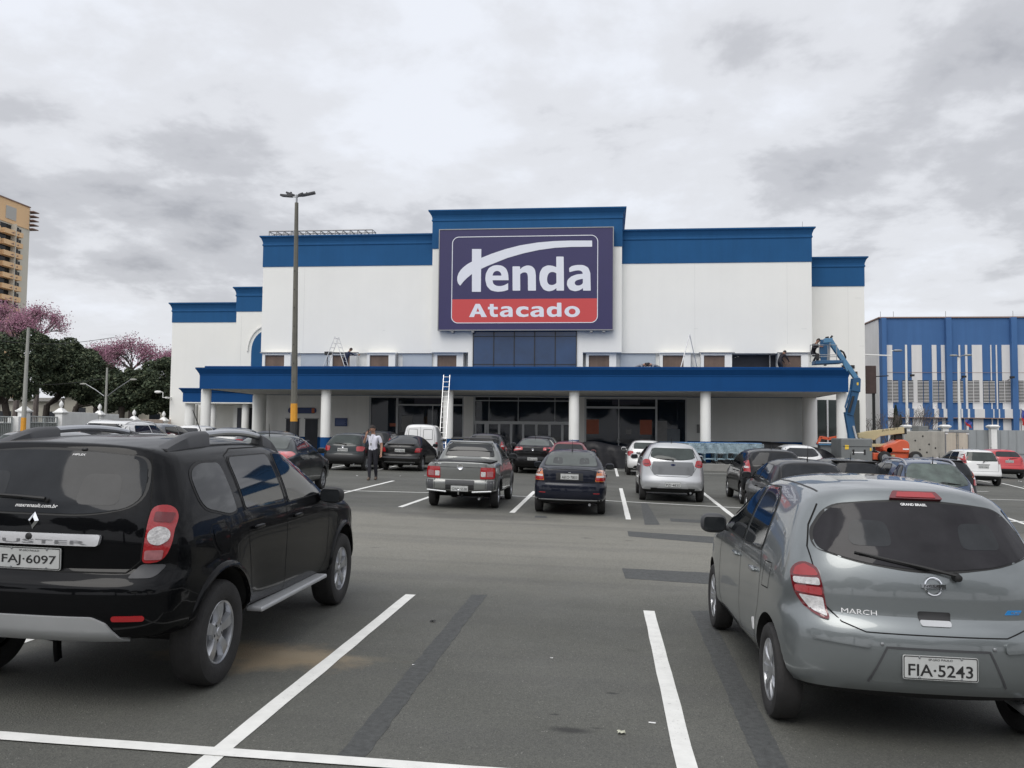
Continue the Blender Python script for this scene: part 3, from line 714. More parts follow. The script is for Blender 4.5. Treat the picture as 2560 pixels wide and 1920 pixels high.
# stains belonging to the asphalt itself
def stains():
    t = _mats['asphalt'].node_tree; b = t.nodes['Principled BSDF']; L = t.links.new
    tc = [n for n in t.nodes if n.type == 'TEX_COORD'][0]
    nz = N(t, 'ShaderNodeTexNoise', inp={'Scale': 3.0, 'Detail': 6, 'Roughness': 0.7}); L(tc.outputs['Object'], nz.inputs['Vector'])
    for (px, py), (rx, ry), col, st in (((655,1640),(0.75,0.42),(0.27,0.21,0.135,1),0.75), ((800,1640),(0.6,0.12),(0.25,0.21,0.15,1),0.5), ((1435,1826),(0.16,0.06),(0.03,0.03,0.03,1),0.8),
            ((1530,1733),(0.05,0.025),(0.03,0.03,0.03,1),0.8), ((1388,1786),(0.04,0.02),(0.03,0.03,0.03,1),0.8), ((1490,1820),(0.05,0.02),(0.03,0.03,0.03,1),0.7),
            ((1150,1290),(2.2,0.7),(0.05,0.05,0.05,1),0.35)):
        p = gnd(px, py)
        mp = N(t, 'ShaderNodeMapping'); mp.inputs['Location'].default_value = (-p.x/rx, -p.y/ry, 0); mp.inputs['Scale'].default_value = (1/rx, 1/ry, 0)
        L(tc.outputs['Object'], mp.inputs[0])
        ln = N(t, 'ShaderNodeVectorMath', operation='LENGTH'); L(mp.outputs[0], ln.inputs[0])
        ad = N(t, 'ShaderNodeMath', operation='MULTIPLY_ADD', inp={1: 1.6, 2: -0.8}); L(nz.outputs[0], ad.inputs[0])
        s = N(t, 'ShaderNodeMath', operation='ADD'); L(ln.outputs['Value'], s.inputs[0]); L(ad.outputs[0], s.inputs[1])
        mr = N(t, 'ShaderNodeMapRange', inp={1: 0.4, 2: 1.1, 3: st, 4: 0}); L(s.outputs[0], mr.inputs[0])
        mx = N(t, 'ShaderNodeMix', data_type='RGBA'); src = b.inputs['Base Color'].links[0].from_socket
        L(mr.outputs[0], mx.inputs[0]); L(src, mx.inputs[6]); mx.inputs[7].default_value = col; L(mx.outputs[2], b.inputs['Base Color'])
stains()
# ------------------------------------------------------------------ store building
def rings(m, x0, x1, y0, y1, prof, mi=0, top=True, bottom=True):
    """rectangular block swept through (outward offset, z) steps"""
    vs = []; fs = []
    for o, z in prof: vs += [(x0-o, y0-o, z), (x1+o, y0-o, z), (x1+o, y1+o, z), (x0-o, y1+o, z)]
    for i in range(len(prof)-1):
        for k in range(4): fs.append((i*4+k, i*4+(k+1) % 4, (i+1)*4+(k+1) % 4, (i+1)*4+k))
    if bottom: fs.append((3, 2, 1, 0))
    n = 4*(len(prof)-1)
    if top: fs.append((n, n+1, n+2, n+3))
    m.add(vs, fs, mi)
def cornice(zt, h=0.55, p=0.22):            # profile of the parapet moulding, top at zt
    return [(0.03, zt-h-0.10), (0.07, zt-h-0.06), (0.07, zt-h+0.02), (0.04, zt-h+0.05), (0.05, zt-h+0.16), (0.09, zt-h+0.28), (p*0.6, zt-h+0.38), (p-0.03, zt-0.10), (p, zt-0.08), (p, zt)]
FY = 52.0; CY = 44.7
store = empty('store_building', (0, FY, 0), label='wide white wholesale store with stepped blue parapets and a columned canopy', cat='store')
def SP(m, name, mats, **k):                  # part of the store, given in world coordinates
    m.v = [(x, y-FY, z) for x, y, z in m.v]; return m.obj(name, mats, store, **k)
def store_block(x0, x1, yf, yb, z_top, z_band, name='wall'):
    m = MB(); m.box(x0, x1, yf, yb, -1.0, z_band); w = SP(m, name, 'white_wall')
    m = MB(); rings(m, x0, x1, yf, yb, [(0.03, z_band)] + cornice(z_top)); SP(m, 'parapet', 'store_blue', bevel=0.0)
zc_top = Z_(1317, 523, FY-0.6); zc_band = Z_(1100, 622, FY-0.6)
zl_top = Z_(800, 589, FY); zl_band = Z_(800, 666, FY)
zr_top = Z_(1790, 572, FY); zr_band = Z_(1790, 657, FY)
XL = X_(655, 780, FY); XR = X_(2030, 800, FY); XC0 = X_(1082, 600, FY-0.6); XC1 = X_(1555, 600, FY-0.6)
W2Y, W1Y, WRY = 55.0, 56.5, 54.0
# upper facade with a row of recessed window bays: the wall is cut in pieces round them
WT = Z_(1100, 883, FY)                       # top of the window row
DECK = Z_(1300, 921, FY)-0.45
store_zb = Z_(1300, 975, 51.9)               # canopy soffit level
def front_wall():
    m = MB()
    m.box(XL, XR, FY, FY+30, WT, zl_band if zl_band < zr_band else zr_band)
    # the two sides differ a little in height
    return m
m = MB()
m.box(XL, XC0, FY, FY+30, WT, zl_band); m.box(XC1, XR, FY, FY+30, WT, zr_band)
m.box(XC0, XC1, FY-0.6, FY+30, WT+0.0, zc_band)
m.box(XL, XR, FY+0.9, FY+30, DECK-1.2, WT)
SP(m, 'wall', 'white_wall', fix=False)
m = MB(); rings(m, XL, XC0-0.03, FY, FY+30, [(0.03, zl_band)] + cornice(zl_top)); SP(m, 'parapet', 'store_blue')
m = MB(); rings(m, XC1+0.03, XR, FY, FY+30, [(0.03, zr_band)] + cornice(zr_top)); SP(m, 'parapet', 'store_blue')
m = MB(); rings(m, XC0, XC1, FY-0.6, FY+26, [(0.03, zc_band)] + cornice(zc_top, 0.6, 0.26)); SP(m, 'parapet', 'store_blue')
# wings
def wing(x0, x1, yf, zt, zb): store_block(x0, x1, yf, FY+30.1, zt, zb)
store_block(X_(592, 760, W2Y), XL+0.5, W2Y, FY+29, Z_(620, 718, W2Y), Z_(620, 779, W2Y))
store_block(X_(428, 900, W1Y), X_(592, 760, W2Y)-0.02, W1Y, FY+28, Z_(510, 757, W1Y), Z_(510, 806, W1Y))
XW = X_(2162, 850, WRY)
store_block(XR-0.5, XW, WRY, FY+28.5, Z_(2095, 643, WRY), Z_(2095, 716, WRY))
# faint vertical joints and repair seams in the render coat
for k, (px, y0_, y1_, yy) in enumerate(((1737,657,880,FY),(1080,690,880,FY),(760,668,880,FY),(1968,655,860,FY),(605,790,915,W2Y),(2120,718,900,WRY))):
    m = MB(); x = X_(px, 760, yy); m.box(x-0.008, x+0.008, yy-0.006, yy-0.002, Z_(px, y1_, yy), Z_(px, y0_, yy)); SP(m, 'render_joint', 'joint_grey')
for k, (px, py, L, yy) in enumerate(((2145,745,0.18,WRY),(2010,822,0.15,FY),(2155,865,0.15,WRY),(1740,822,0.12,FY),(960,826,0.08,FY))):
    m = MB(); x, z = X_(px, py, yy), Z_(px, py, yy); m.box(x-L, x+L, yy-0.006, yy-0.002, z-0.012, z+0.012); SP(m, 'repair_seam', 'joint_grey')
# window bays between pilasters, on the canopy deck
def bays():
    zf = DECK-0.02
    def xx(p): return X_(p, 905, FY-0.35)
    panels = [(662,710), (831,874), (924,971), (1093,1141), (1472,1523), (1657,1709), (1760,1812), (1956,2003)]
    for i, (a, b) in enumerate(panels):
        x0, x1 = xx(a), xx(b); w0, w1 = 0.18, 0.42
        m = MB(); m.box(x0-w0, x0, FY-0.35, FY+0.9, zf, WT-0.002); m.box(x1, x1+w1, FY-0.35, FY+0.9, zf, WT-0.002)
        m.box(x0, x1, FY-0.35, FY+0.9, WT-0.16, WT-0.002); bay = SP(m, 'window_bay', 'white_wall', bevel=0.015)
        m = MB(); m.box(x0, x1, FY-0.24, FY-0.16, zf, WT-0.165)
        for k in range(1, 4): m.box(x0+(x1-x0)*k/4-0.006, x0+(x1-x0)*k/4+0.006, FY-0.247, FY-0.24, zf, WT-0.17)
        m.obj('shutter', 'wood_panel', bay).data.transform(Matrix.Translation((0, -FY, 0)))
        m = MB(); m.box(x0-w0-0.12, x1+w1+0.15, FY-0.45, FY-0.36, WT-0.03, WT+0.03); m.obj('lintel', 'alu_frame' if i in (0, 1, 6, 7) else 'white_wall', bay).data.transform(Matrix.Translation((0, -FY, 0)))
        if i in (0, 2, 3, 5):
            m = MB(); m.box(x1+w1, x1+w1+0.06, FY-0.2, FY+0.2, zf, WT-0.1); m.obj('frame', 'alu_frame', bay).data.transform(Matrix.Translation((0, -FY, 0)))
    for a, b in ((745,821), (1002,1076), (1551,1640)):
        m = MB(); m.box(xx(a)*1.0, xx(b), FY+0.12, FY+0.16, zf, WT-0.02); SP(m, 'window', 'grey_glazing')
    for a, b in ((711,745), (874,924), (971,1002), (1076,1093), (1143,1170), (1523,1551), (1640,1657), (1709,1760), (2003,2031), (1420,1472), (655,662)):
        m = MB(); m.box(xx(a), xx(b), FY+0.2, FY+0.5, zf, WT-0.001); SP(m, 'wall', 'white_wall')
    m = MB(); m.box(xx(1812), xx(1956), FY+0.75, FY+0.85, zf, WT-0.01); SP(m, 'window', 'store_dark')
    m = MB(); m.box(xx(1930)-0.03, xx(1930)+0.03, FY+0.3, FY+0.36, zf, WT-0.01); m.box(xx(1825), xx(1956), FY+0.3, FY+0.36, WT-0.07, WT-0.01); SP(m, 'window_frame', 'alu_frame')
    for a, z in ((1846, 0.62), (1828, 0.3)):
        m = MB(); x = xx(a); m.add([(x-0.12, FY+0.6, zf+z+0.55), (x+0.12, FY+0.6, zf+z+0.63), (x+0.2, FY+0.6, zf+z+0.66), (x-0.04, FY+0.6, zf+z+0.58)], [(0,1,2,3)])
        SP(m, 'ceiling_lamp', mat('lamp_glow', (0.8, 0.8, 0.8), emit=(0.6, 0.6, 0.55)), fix=False)
bays()
# glazed centre bay under the big sign
def centre_glass():
    y = FY-0.68; x0, x1 = X_(1183, 870, y), X_(1441, 870, y); z0, z1 = DECK, Z_(1310, 822, y)+0.1
    m = MB(); m.box(x0, x1, y, y+0.08, z0, z1); g = SP(m, 'curtain_wall', 'blue_glass')
    m = MB()
    for px in (1183, 1234.5, 1285.5, 1336.6, 1388, 1441): x = X_(px, 870, y); m.box(x-0.025, x+0.025, y-0.03, y-0.004, z0, z1)
    for py in (841, 911): z = Z_(1310, py, y); m.box(x0, x1, y-0.02, y-0.0045, z-0.02, z+0.02)
    m.obj('mullions', 'rim_dark', g, fix=False).data.transform(Matrix.Translation((0, -FY, 0)))
    m = MB(); m.box(XC0, x0, FY-0.55, FY+0.9, DECK, WT+0.0); m.box(x1, XC1, FY-0.55, FY+0.9, DECK, WT+0.0)
    # leave room for the two bays next to the glass
    xa, xb = X_(1170, 870, y), X_(1457, 870, y)
    m = MB(); m.box(xa, x0-0.01, FY-0.62, FY+0.9, DECK, WT+1.4); SP(m, 'pilaster', 'white_wall'); m = MB(); m.box(x1+0.01, xb, FY-0.62, FY+0.9, DECK, WT+1.4); SP(m, 'pilaster', 'white_wall')
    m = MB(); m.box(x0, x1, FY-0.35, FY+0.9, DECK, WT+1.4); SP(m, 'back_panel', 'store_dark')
centre_glass()
# pointed blind arch on the left wing
def arch():
    y = W2Y; xs0 = X_(628.5, 880, y); xc = xs0+1.05; zb = DECK-0.5; zs = Z_(630, 878, y); zt = Z_(650, 826, y)
    def pts(off):
        L = []
        for k in range(9):
            t = k/8; L.append((xs0-off+(xc-xs0+off)*(1-cos(t*pi/2)), zs+(zt-zs+off*1.2)*sin(t*pi/2)))
        return [(xs0-off, zb)] + L + [(2*xc-p[0], p[1]) for p in reversed(L)] + [(2*xc-xs0+off, zb)]
    m = MB(); m.prism(pts(0), y-0.03, y+0.1); SP(m, 'blind_arch', 'store_blue')
    m = MB(); o = pts(0.30); i = pts(0.22)
    for k in range(1, len(o)-2): m.prism([o[k], o[k+1], i[k+1], i[k]], y-0.10, y+0.05)
    SP(m, 'arch_moulding', 'white_wall', fix=False)
arch()
# canopy
CX0, CX1 = X_(499, 950, CY), X_(2121, 950, CY)
CZT, CZB = Z_(1310, 921, CY), Z_(1310, 976, CY)
def canopy():
    m = MB(); prof = [(0.0, CZB), (0.0, CZT-0.42), (0.02, CZT-0.38), (0.02, CZT-0.34), (0.12, CZT-0.16), (0.18, CZT-0.06), (0.18, CZT)]
    rings(m, CX0, CX1, CY, FY-0.02, prof, top=False, bottom=False)
    rings(m, CX0+0.18, CX1-0.18, CY+0.18, FY-0.02, [(0, CZT), (0, DECK)], top=True, bottom=False)
    n = len(m.v)
    m.add([(CX0-0.2, CY-0.2, CZT), (CX1+0.2, CY-0.2, CZT), (CX1-0.18, CY+0.18, CZT), (CX0+0.18, CY+0.18, CZT), (CX1+0.2, FY-0.02, CZT), (CX1-0.18, FY-0.02, CZT), (CX0-0.2, FY-0.02, CZT), (CX0+0.18, FY-0.02, CZT)],
          [(0,1,2,3), (1,4,5,2), (0,3,7,6)])
    c = SP(m, 'canopy', 'canopy_blue', fix=False)
    m = MB(); m.box(CX0+0.02, CX1-0.02, CY+0.02, FY+0.3, CZB+0.03, CZB+0.25); m.box(CX0+0.02, CX1-0.02, CY+0.02, CY+0.3, CZB+0.004, CZB+0.03)
    m.box(XR, CX1-0.02, FY+0.3, WRY, CZB+0.03, CZB+0.25)
    m.obj('soffit', 'soffit_paint', c, fix=False).data.transform(Matrix.Translation((0, -FY, 0)))
canopy()
def column(x, y, r, zt, band=True):
    g = gz(x, y)-0.05; m = MB()
    m.lathe([(r, g), (r, zt-0.12), (r*0.93, zt-0.04), (r*0.8, zt)], (x, y, 0), n=28); c = SP(m, 'column', 'column_paint', smooth=True)
    if band:
        m = MB(); m.lathe([(r+0.004, g), (r+0.004, 1.45)], (x, y, 0), n=28); m.obj('blue_base', 'canopy_blue', c, smooth=True).data.transform(Matrix.Translation((0, -FY, 0)))
for px in (514, 814.5, 1120, 1435, 1763.6, 2105): column(X_(px, 1040, 45.25), 45.25, 0.27, CZB+0.03)
column(X_(648, 1040, 51.5), 51.5, 0.42, CZB+0.03, False); column(X_(2024, 1040, 51.5), 51.5, 0.42, CZB+0.03, False)
# ground floor behind the canopy
GY = FY+0.35
def gx(p): return X_(p, 1040, GY)
def gzz(p): return Z_(1300, p, GY)
def ground_floor():
    zt = CZB+0.03
    segs = [(636,922), (1159,1183), (1443,1461), (1717,2031)]
    m = MB()
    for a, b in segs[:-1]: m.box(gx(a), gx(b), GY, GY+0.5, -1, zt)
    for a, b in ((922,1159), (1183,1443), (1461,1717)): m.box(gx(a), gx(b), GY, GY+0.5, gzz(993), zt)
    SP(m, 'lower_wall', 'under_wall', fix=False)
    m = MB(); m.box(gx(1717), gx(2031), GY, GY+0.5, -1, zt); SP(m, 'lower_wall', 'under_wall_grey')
    m = MB(); m.box(gx(640), gx(922)-0.02, GY-0.02, GY-0.002, -1, 1.42); m.box(gx(922), gx(1159), GY-0.02, GY+0.4, -1, 1.42); SP(m, 'blue_base', 'canopy_blue', fix=False); m = MB(); m.box(gx(1717)+0.02, gx(2030), GY-0.02, GY-0.002, -1, 1.42)
    SP(m, 'blue_base', 'canopy_blue', fix=False)
    # dim interior behind the glazing
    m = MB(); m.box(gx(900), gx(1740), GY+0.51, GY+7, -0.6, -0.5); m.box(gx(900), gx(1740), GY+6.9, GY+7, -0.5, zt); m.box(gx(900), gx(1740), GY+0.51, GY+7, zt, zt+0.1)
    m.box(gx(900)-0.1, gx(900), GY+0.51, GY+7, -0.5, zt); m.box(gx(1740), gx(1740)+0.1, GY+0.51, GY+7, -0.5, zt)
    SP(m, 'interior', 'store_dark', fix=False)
    # posters, boards and shelving inside, close behind the glass
    def board(a, b, y0, y1, mt, name='poster', d=0.092):
        m = MB(); m.box(gx(a), gx(b), GY+d, GY+d+0.02, gzz(y1), gzz(y0)); SP(m, name, mt)
    mat('poster_orange', (0.30, 0.08, 0.04), 0.6, var=0.1, vscale=2); mat('board_grey', (0.20, 0.20, 0.20), 0.6, var=0.15, vscale=2); mat('board_blue', (0.12, 0.14, 0.16), 0.5, var=0.1)
    DD = 0.0
    board(1466,1497,1047,1083,'poster_orange'); board(1600,1630,1047,1083,'poster_orange'); board(1564,1579,1071,1083,'board_grey')
    board(1643,1668,1049,1100,'board_grey'); board(1668,1700,1069,1100,'board_blue',d=0.068); board(1003,1031,1041,1082,'board_grey'); board(974,990,1061,1069,'poster_orange')
    mat('header_board', (0.03, 0.03, 0.05), 0.5)
    board(1034,1105,993,1011,'header_board','header_sign'); board(1530,1600,993,1010,'header_board','header_sign')
    # glass
    gl = mat('shop_glass', (0.018, 0.028, 0.045), 0.03, spec=0.5, alpha=0.5)
    for a, b in ((922,1159), (1183,1443), (1461,1717)):
        m = MB(); m.box(gx(a), gx(b), GY+0.12, GY+0.13, 0.3, gzz(993)); g = SP(m, 'shop_window', 'shop_glass')
        m = MB(); f = lambda px, w=0.05, z0=0.3, z1=None: m.box(gx(px)-w, gx(px)+w, GY+0.04, GY+0.11, z0, z1 if z1 else gzz(993)-0.001)
        hz = lambda py, w=0.05: m.box(gx(a), gx(b), GY+0.03, GY+0.10, gzz(py)-w, gzz(py)+w)
        if a == 922:
            for p in (924, 992, 1158): f(p, 0.06)
            m.box(gx(992), gx(b), GY+0.03, GY+0.10, gzz(1014)-0.05, gzz(1014)+0.05); f(1081, 0.025, z1=gzz(1015)); hz(994.5)
        elif a == 1183:
            for p in (1185, 1441): f(p, 0.06)
            for p in (1222, 1295, 1387): f(p, 0.015, gzz(1054))
            hz(1057, 0.09); hz(1002, 0.03)
            for p in (1188, 1214, 1219, 1248, 1278, 1308, 1341, 1374, 1406, 1438): f(p, 0.07, 0.3, gzz(1057))
        else:
            for p in (1463, 1641, 1716): f(p, 0.06)
            f(1547, 0.02); hz(994.5)
            m.box(gx(1463), gx(1641), GY+0.03, GY+0.10, gzz(1017)-0.06, gzz(1017)+0.06)
        m.obj('frame', 'frame_dim' if 'frame_dim' in _mats else mat('frame_dim', (0.46, 0.47, 0.48), 0.5, metal=0.2), g, fix=False).data.transform(Matrix.Translation((0, -FY, 0)))
    # two dark doorways, a sign and a notice board in the left bay
    for a, b in ((716,748.5), (763.5,795)):
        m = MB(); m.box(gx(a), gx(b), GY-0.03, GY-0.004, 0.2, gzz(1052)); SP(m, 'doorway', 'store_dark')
        m = MB(); z = gzz(1052); m.box(gx(a)-0.06, gx(b)+0.06, GY-0.05, GY-0.001, z, z+0.06); SP(m, 'door_frame', 'alu_frame')
    mat('info_blue', (0.025, 0.05, 0.16), 0.45); mat('info_text', (0.16, 0.22, 0.42), 0.5)
    m = MB(); x0, x1, z0, z1 = gx(721.5), gx(791), gzz(1038), gzz(1023); r = (z1-z0)/2*0.9
    pl = [(x0+r-r*cos(t), z0+r-r*sin(t)) for t in np.linspace(0, pi/2, 5)] + [(x1-r+r*sin(t), z0+r-r*cos(t)) for t in np.linspace(0, pi/2, 5)] + [(x1-r+r*cos(t), z1-r+r*sin(t)) for t in np.linspace(0, pi/2, 5)] + [(x0+r-r*sin(t), z1-r+r*cos(t)) for t in np.linspace(0, pi/2, 5)]
    m.prism(pl, GY-0.12, GY-0.03); s = SP(m, 'direction_sign', 'info_blue')
    m = MB(); m.box(gx(780.5), gx(787.5), GY-0.126, GY-0.121, gzz(1037), gzz(1024.5)); m.obj('icon', mat('icon_orange', (0.45, 0.12, 0.04), 0.5), s).data.transform(Matrix.Translation((0, -FY, 0)))
    m = MB(); m.box(gx(838), gx(869), GY-0.07, GY-0.005, gzz(1070), gzz(1049)); s = SP(m, 'notice_board', 'info_blue', bevel=0.01)
    m = MB()
    for k in range(5): z = gzz(1054+k*3); m.box(gx(841), gx(866-3*(k % 2)), GY-0.076, GY-0.071, z-0.012, z+0.012)
    m.obj('notice_rows', 'info_text', s, fix=False).data.transform(Matrix.Translation((0, -FY, 0)))
    m = MB(); m.box(gx(1742), gx(1749), GY-0.06, GY-0.003, gzz(1078), gzz(1057)); SP(m, 'switch_box', 'board_grey')
    # glazed bay at the right end, set back
    y = WRY-0.05; m = MB(); m.box(XR+0.05, X_(2148, 1040, WRY), y-0.03, y, -1, CZB-0.02); SP(m, 'side_glazing', mat('side_glass', (0.025, 0.035, 0.034), 0.12, spec=0.6))
    m = MB(); x = X_(2068, 1040, y); m.box(x-0.05, x+0.05, y-0.12, y-0.03, -1, CZB); SP(m, 'mullion', 'alu_bright')
    m = MB(); x = X_(2148, 1040, y); m.box(x-0.35, x, y-0.10, y-0.035, -1, CZB-0.3); SP(m, 'side_glazing', 'side_glass')
    for a, b, c, d in ((2104, 2136, 913, 921), (2136, 2143, 929, 938)):
        m = MB(); m.box(X_(a, c, WRY), X_(b, c, WRY), WRY-0.06, WRY-0.004, Z_(a, d, WRY), Z_(a, c, WRY)); SP(m, 'window', 'rim_dark')
ground_floor()
# low side canopy on the left wing
def side_canopy():
    y0, y1 = 53.6, W1Y; x0, x1 = X_(457, 990, y0), XL+0.6; zt, zb = Z_(540, 970.5, y0), Z_(540, 1006.5, y0)
    m = MB(); rings(m, x0, x1, y0, y1-0.02, [(0, zb+0.03), (0, zt-0.32), (0.04, zt-0.28), (0.1, zt-0.16), (0.2, zt-0.05), (0.2, zt)]); SP(m, 'side_canopy', 'canopy_blue', fix=False)
    m = MB(); m.box(x0-0.02, x1, y0-0.03, y1-0.1, zb-0.05, zb+0.02); SP(m, 'canopy_trim', 'white_wall')
    for px, r in ((474, 0.33), (532, 0.2), (613.5, 0.24)): column(X_(px, 1050, y0+0.5), y0+0.5, r, zb-0.05, False)
    column(X_(487, 1050, y1-0.6), y1-0.6, 0.2, zb-0.05, False)
    m = MB(); xx0, xx1 = X_(587, 1050, W1Y), X_(640, 1050, W1Y); m.box(X_(622, 1050, W1Y), XL-0.0, W2Y-0.4, W2Y-0.05, -1, zb-0.3); SP(m, 'side_door', 'store_dark')
side_canopy()
# roof truss (rack) and rods
m = MB(); y = FY+1.5; x0, x1, z0, z1 = X_(673, 580, y), X_(931, 580, y), zl_top-0.1, Z_(800, 576.5, y)
for zz in (z1, z1-0.55):
    for yy in (y, y+0.8): m.tube([(x0, yy, zz), (x1, yy, zz)], 0.04, 6)
for k in range(15):
    a = x0+(x1-x0)*k/14
    for yy in (y, y+0.8):
        m.tube([(a, yy, z0-0.6), (a, yy, z1)], 0.03, 5)
        if k < 14: m.tube([(a, yy, z1), (a+(x1-x0)/14, yy, z1-0.55)], 0.02, 5)
    m.tube([(a, y, z1), (a, y+0.8, z1)], 0.025, 5)
SP(m, 'roof_truss', mat('galvanised', (0.28, 0.27, 0.26), 0.5, metal=0.4), fix=False)
m = MB(); x = X_(2012, 560, FY); m.tube([(x, FY+0.6, zr_top-0.05), (x, FY+0.6, zr_top+0.5)], 0.012, 5); SP(m, 'lightning_rod', 'galvanised')
# hood lamp on the left wing and long lamp arm on the right wing
m = MB(); y = W1Y-0.6; x0 = X_(428, 990, W1Y)
m.tube([(x0, y, Z_(420, 994, y)), (x0-0.28, y, Z_(420, 994, y)), (x0-0.28, y, Z_(420, 981, y)), (x0-0.5, y, Z_(420, 979, y))], 0.03, 8); m.box(x0-0.05, x0+0.05, y-0.1, W1Y+0.01, Z_(420, 996, y), Z_(420, 992, y))
l = SP(m, 'lamp_arm', 'column_paint', fix=False)
m = MB(); m.sq((x0-0.65, y-FY, Z_(420, 980, y)), (0.24, 0.12, 0.09)); m.obj('lamp_head', 'column_paint', l, smooth=True)
m = MB(); y = WRY+0.3; z = Z_(2200, 887, y); x0 = XW; x1 = X_(2228, 887, y)
m.tube([(x0-0.02, y, z), (x1, y, z-0.05)], 0.04, 8); m.tube([(x1, y, z-0.05), (x1, y, z+0.28)], 0.035, 8); m.tube([(x1, y, z+0.24), (x1+0.2, y, z+0.27)], 0.03, 8)
l = SP(m, 'lamp_arm', 'column_paint', fix=False)
m = MB(); m.sq((x1+0.38, y-FY, z+0.26), (0.27, 0.13, 0.07)); m.obj('lamp_head', 'rim_grey', l, smooth=True)
# ------------------------------------------------------------------ the big sign
def big_sign():
    y = FY-1.05; x0, x1 = X_(1098, 690, y), X_(1532, 690, y); z1, z0 = Z_(1316, 572, y), Z_(1314, 824, y)
    w, h = x1-x0, z1-z0; cx, cz = (x0+x1)/2, (z0+z1)/2
    o = empty('store_sign', (cx, y, z0), label='large purple billboard with white and red lettering on the store front', cat='billboard')
    def place(mb, name, mt, d, **k): return mb.obj(name, mt, o, fix=False, **k)
    m = MB(); m.box(-w/2, w/2, 0.0, 0.32, 0, h); m.obj('panel', 'sign_purple', o)
    m = MB(); t = 0.05
    m.box(-w/2-t, w/2+t, -0.03, 0.33, h, h+t); m.box(-w/2-t, w/2+t, -0.03, 0.33, -t, 0); m.box(-w/2-t, -w/2, -0.03, 0.33, 0, h); m.box(w/2, w/2+t, -0.03, 0.33, 0, h)
    m.obj('edge_frame', 'sign_edge', o, fix=False)
    m = MB()
    for sx in (-0.42, -0.3, 0.38, 0.45): m.box(w*sx-0.08, w*sx+0.08, 0.02, 0.5, -0.16, -0.05)
    m.obj('bracket', 'sign_edge', o, fix=False)
    def P(zx, zy):                            # reading of the sign face -> metres on the panel
        u0 = 150-15*(zy-280)/940; u = (zx-u0)/1640.0; v = (zy-(283-25*u))/(936+21*u)
        return ((u-0.5)*w, (1-v)*h)
    def sheet(pts, d, mt, name, th=0.012):
        m = MB(); m.prism(pts, -d-th, -d); m.obj(name, mt, o)
    # frame line: rounded rectangle
    a = P(270, 345)[0]; b = P(1652, 345)[0]; t = P(960, 337)[1]; bo = P(960, 1157)[1]; R = 0.42
    def rr(ins):
        L = []; r = R-ins
        for cxx, czz, s in ((b-R, t-R, 0), (a+R, t-R, 1), (a+R, bo+R, 2), (b-R, bo+R, 3)):
            for k in range(9): th = (s+k/8)*pi/2; L.append((cxx+r*cos(th), czz+r*sin(th)))
        return L
    A, B = rr(0), rr(0.045); m = MB(); n = len(A)
    for k in range(n): j = (k+1) % n; m.add([(A[k][0], -0.022, A[k][1]), (A[j][0], -0.022, A[j][1]), (B[j][0], -0.022, B[j][1]), (B[k][0], -0.022, B[k][1])], [(0,1,2,3)])
    m.obj('border_line', 'sign_white', o)
    zr = P(960, 930)[1]; C = [p for p in rr(0.046) if p[1] < zr]
    C = [(a+0.046, zr)] + C[0:] + [(b-0.046, zr)]
    sheet(C, 0.004, 'sign_red', 'red_field')
    up_ = [(345,807),(326,785),(317,757),(318,725),(330,690),(350,660),(378,632),(415,604),(458,580),(505,561),(548,545),(650,505),(780,462),(920,427),(1080,401),(1240,387),(1400,382),(1595,382)]
    lo_ = [(1595,440),(1400,442),(1250,450),(1100,470),(950,502),(800,545),(680,592),(600,624),(548,648),(500,672),(458,697),(410,735),(375,770)]
    sheet([P(*p) for p in up_+lo_], 0.006, 'sign_white', 'swoosh')
    sheet([P(*p) for p in ((460,462),(549,462),(543,864),(458,864))], 0.0, 'sign_white', 'letter_stem', 0.024)
    from mathutils.geometry import tessellate_polygon
    def glyph(outer, hole=None, d=0.012, box=None, src=None, r=16):
        if box:                                # same letter fitted into another box
            f = lambda p: (box[0]+(p[0]-src[0])/(src[2]-src[0])*(box[2]-box[0]), box[1]+(p[1]-src[1])/(src[3]-src[1])*(box[3]-box[1])) + tuple(p[2:])
            outer = [f(p) for p in outer]; hole = [f(p) for p in hole] if hole else None
        R_ = lambda L: [tuple(q) for q in fillet([(p[0], p[1], p[2] if len(p) > 2 else r) for p in L], 5)[0]]
        loops = [[P(*q) for q in R_(outer)]] + ([[P(*q) for q in R_(hole)]] if hole else [])
        vs = [Vector((q[0], -d, q[1])) for l in loops for q in l]; tr = tessellate_polygon([[Vector((q[0], q[1], 0)) for q in l] for l in loops])
        m = MB(); m.add(vs, [tuple(t) for t in tr]); m.obj('letter', 'sign_white', o, fix=True)
    e_o = [(808,755,2),(655,755,2),(660,788),(688,807),(728,811),(768,802),(803,782,2),(803,845,6),(760,859),(700,864),(640,852),(600,812),(585,745),(592,690),(620,640),(660,618),(705,612),(750,620),(785,645),(803,690)]
    e_h = [(655,712,2),(740,712,2),(735,688),(718,671),(697,667),(675,673),(660,690)]
    n_o = [(845,625,8),(917,625,8),(917,652,2),(945,628),(985,615),(1028,622),(1057,652),(1065,705),(1065,853,6),(990,853,6),(990,715),(983,688),(962,680),(938,684),(917,700,4),(917,853,6),(845,853,6)]
    d_o = [(1258,533,8),(1328,533,8),(1328,853,6),(1258,853,4),(1258,830,2),(1225,852),(1182,860),(1138,845),(1108,800),(1097,740),(1103,680),(1130,635),(1175,615),(1220,618),(1258,633,2)]
    d_h = [(1258,690,2),(1235,678),(1205,678),(1182,695),(1170,735),(1172,775),(1190,798),(1220,802),(1245,793),(1258,780,2)]
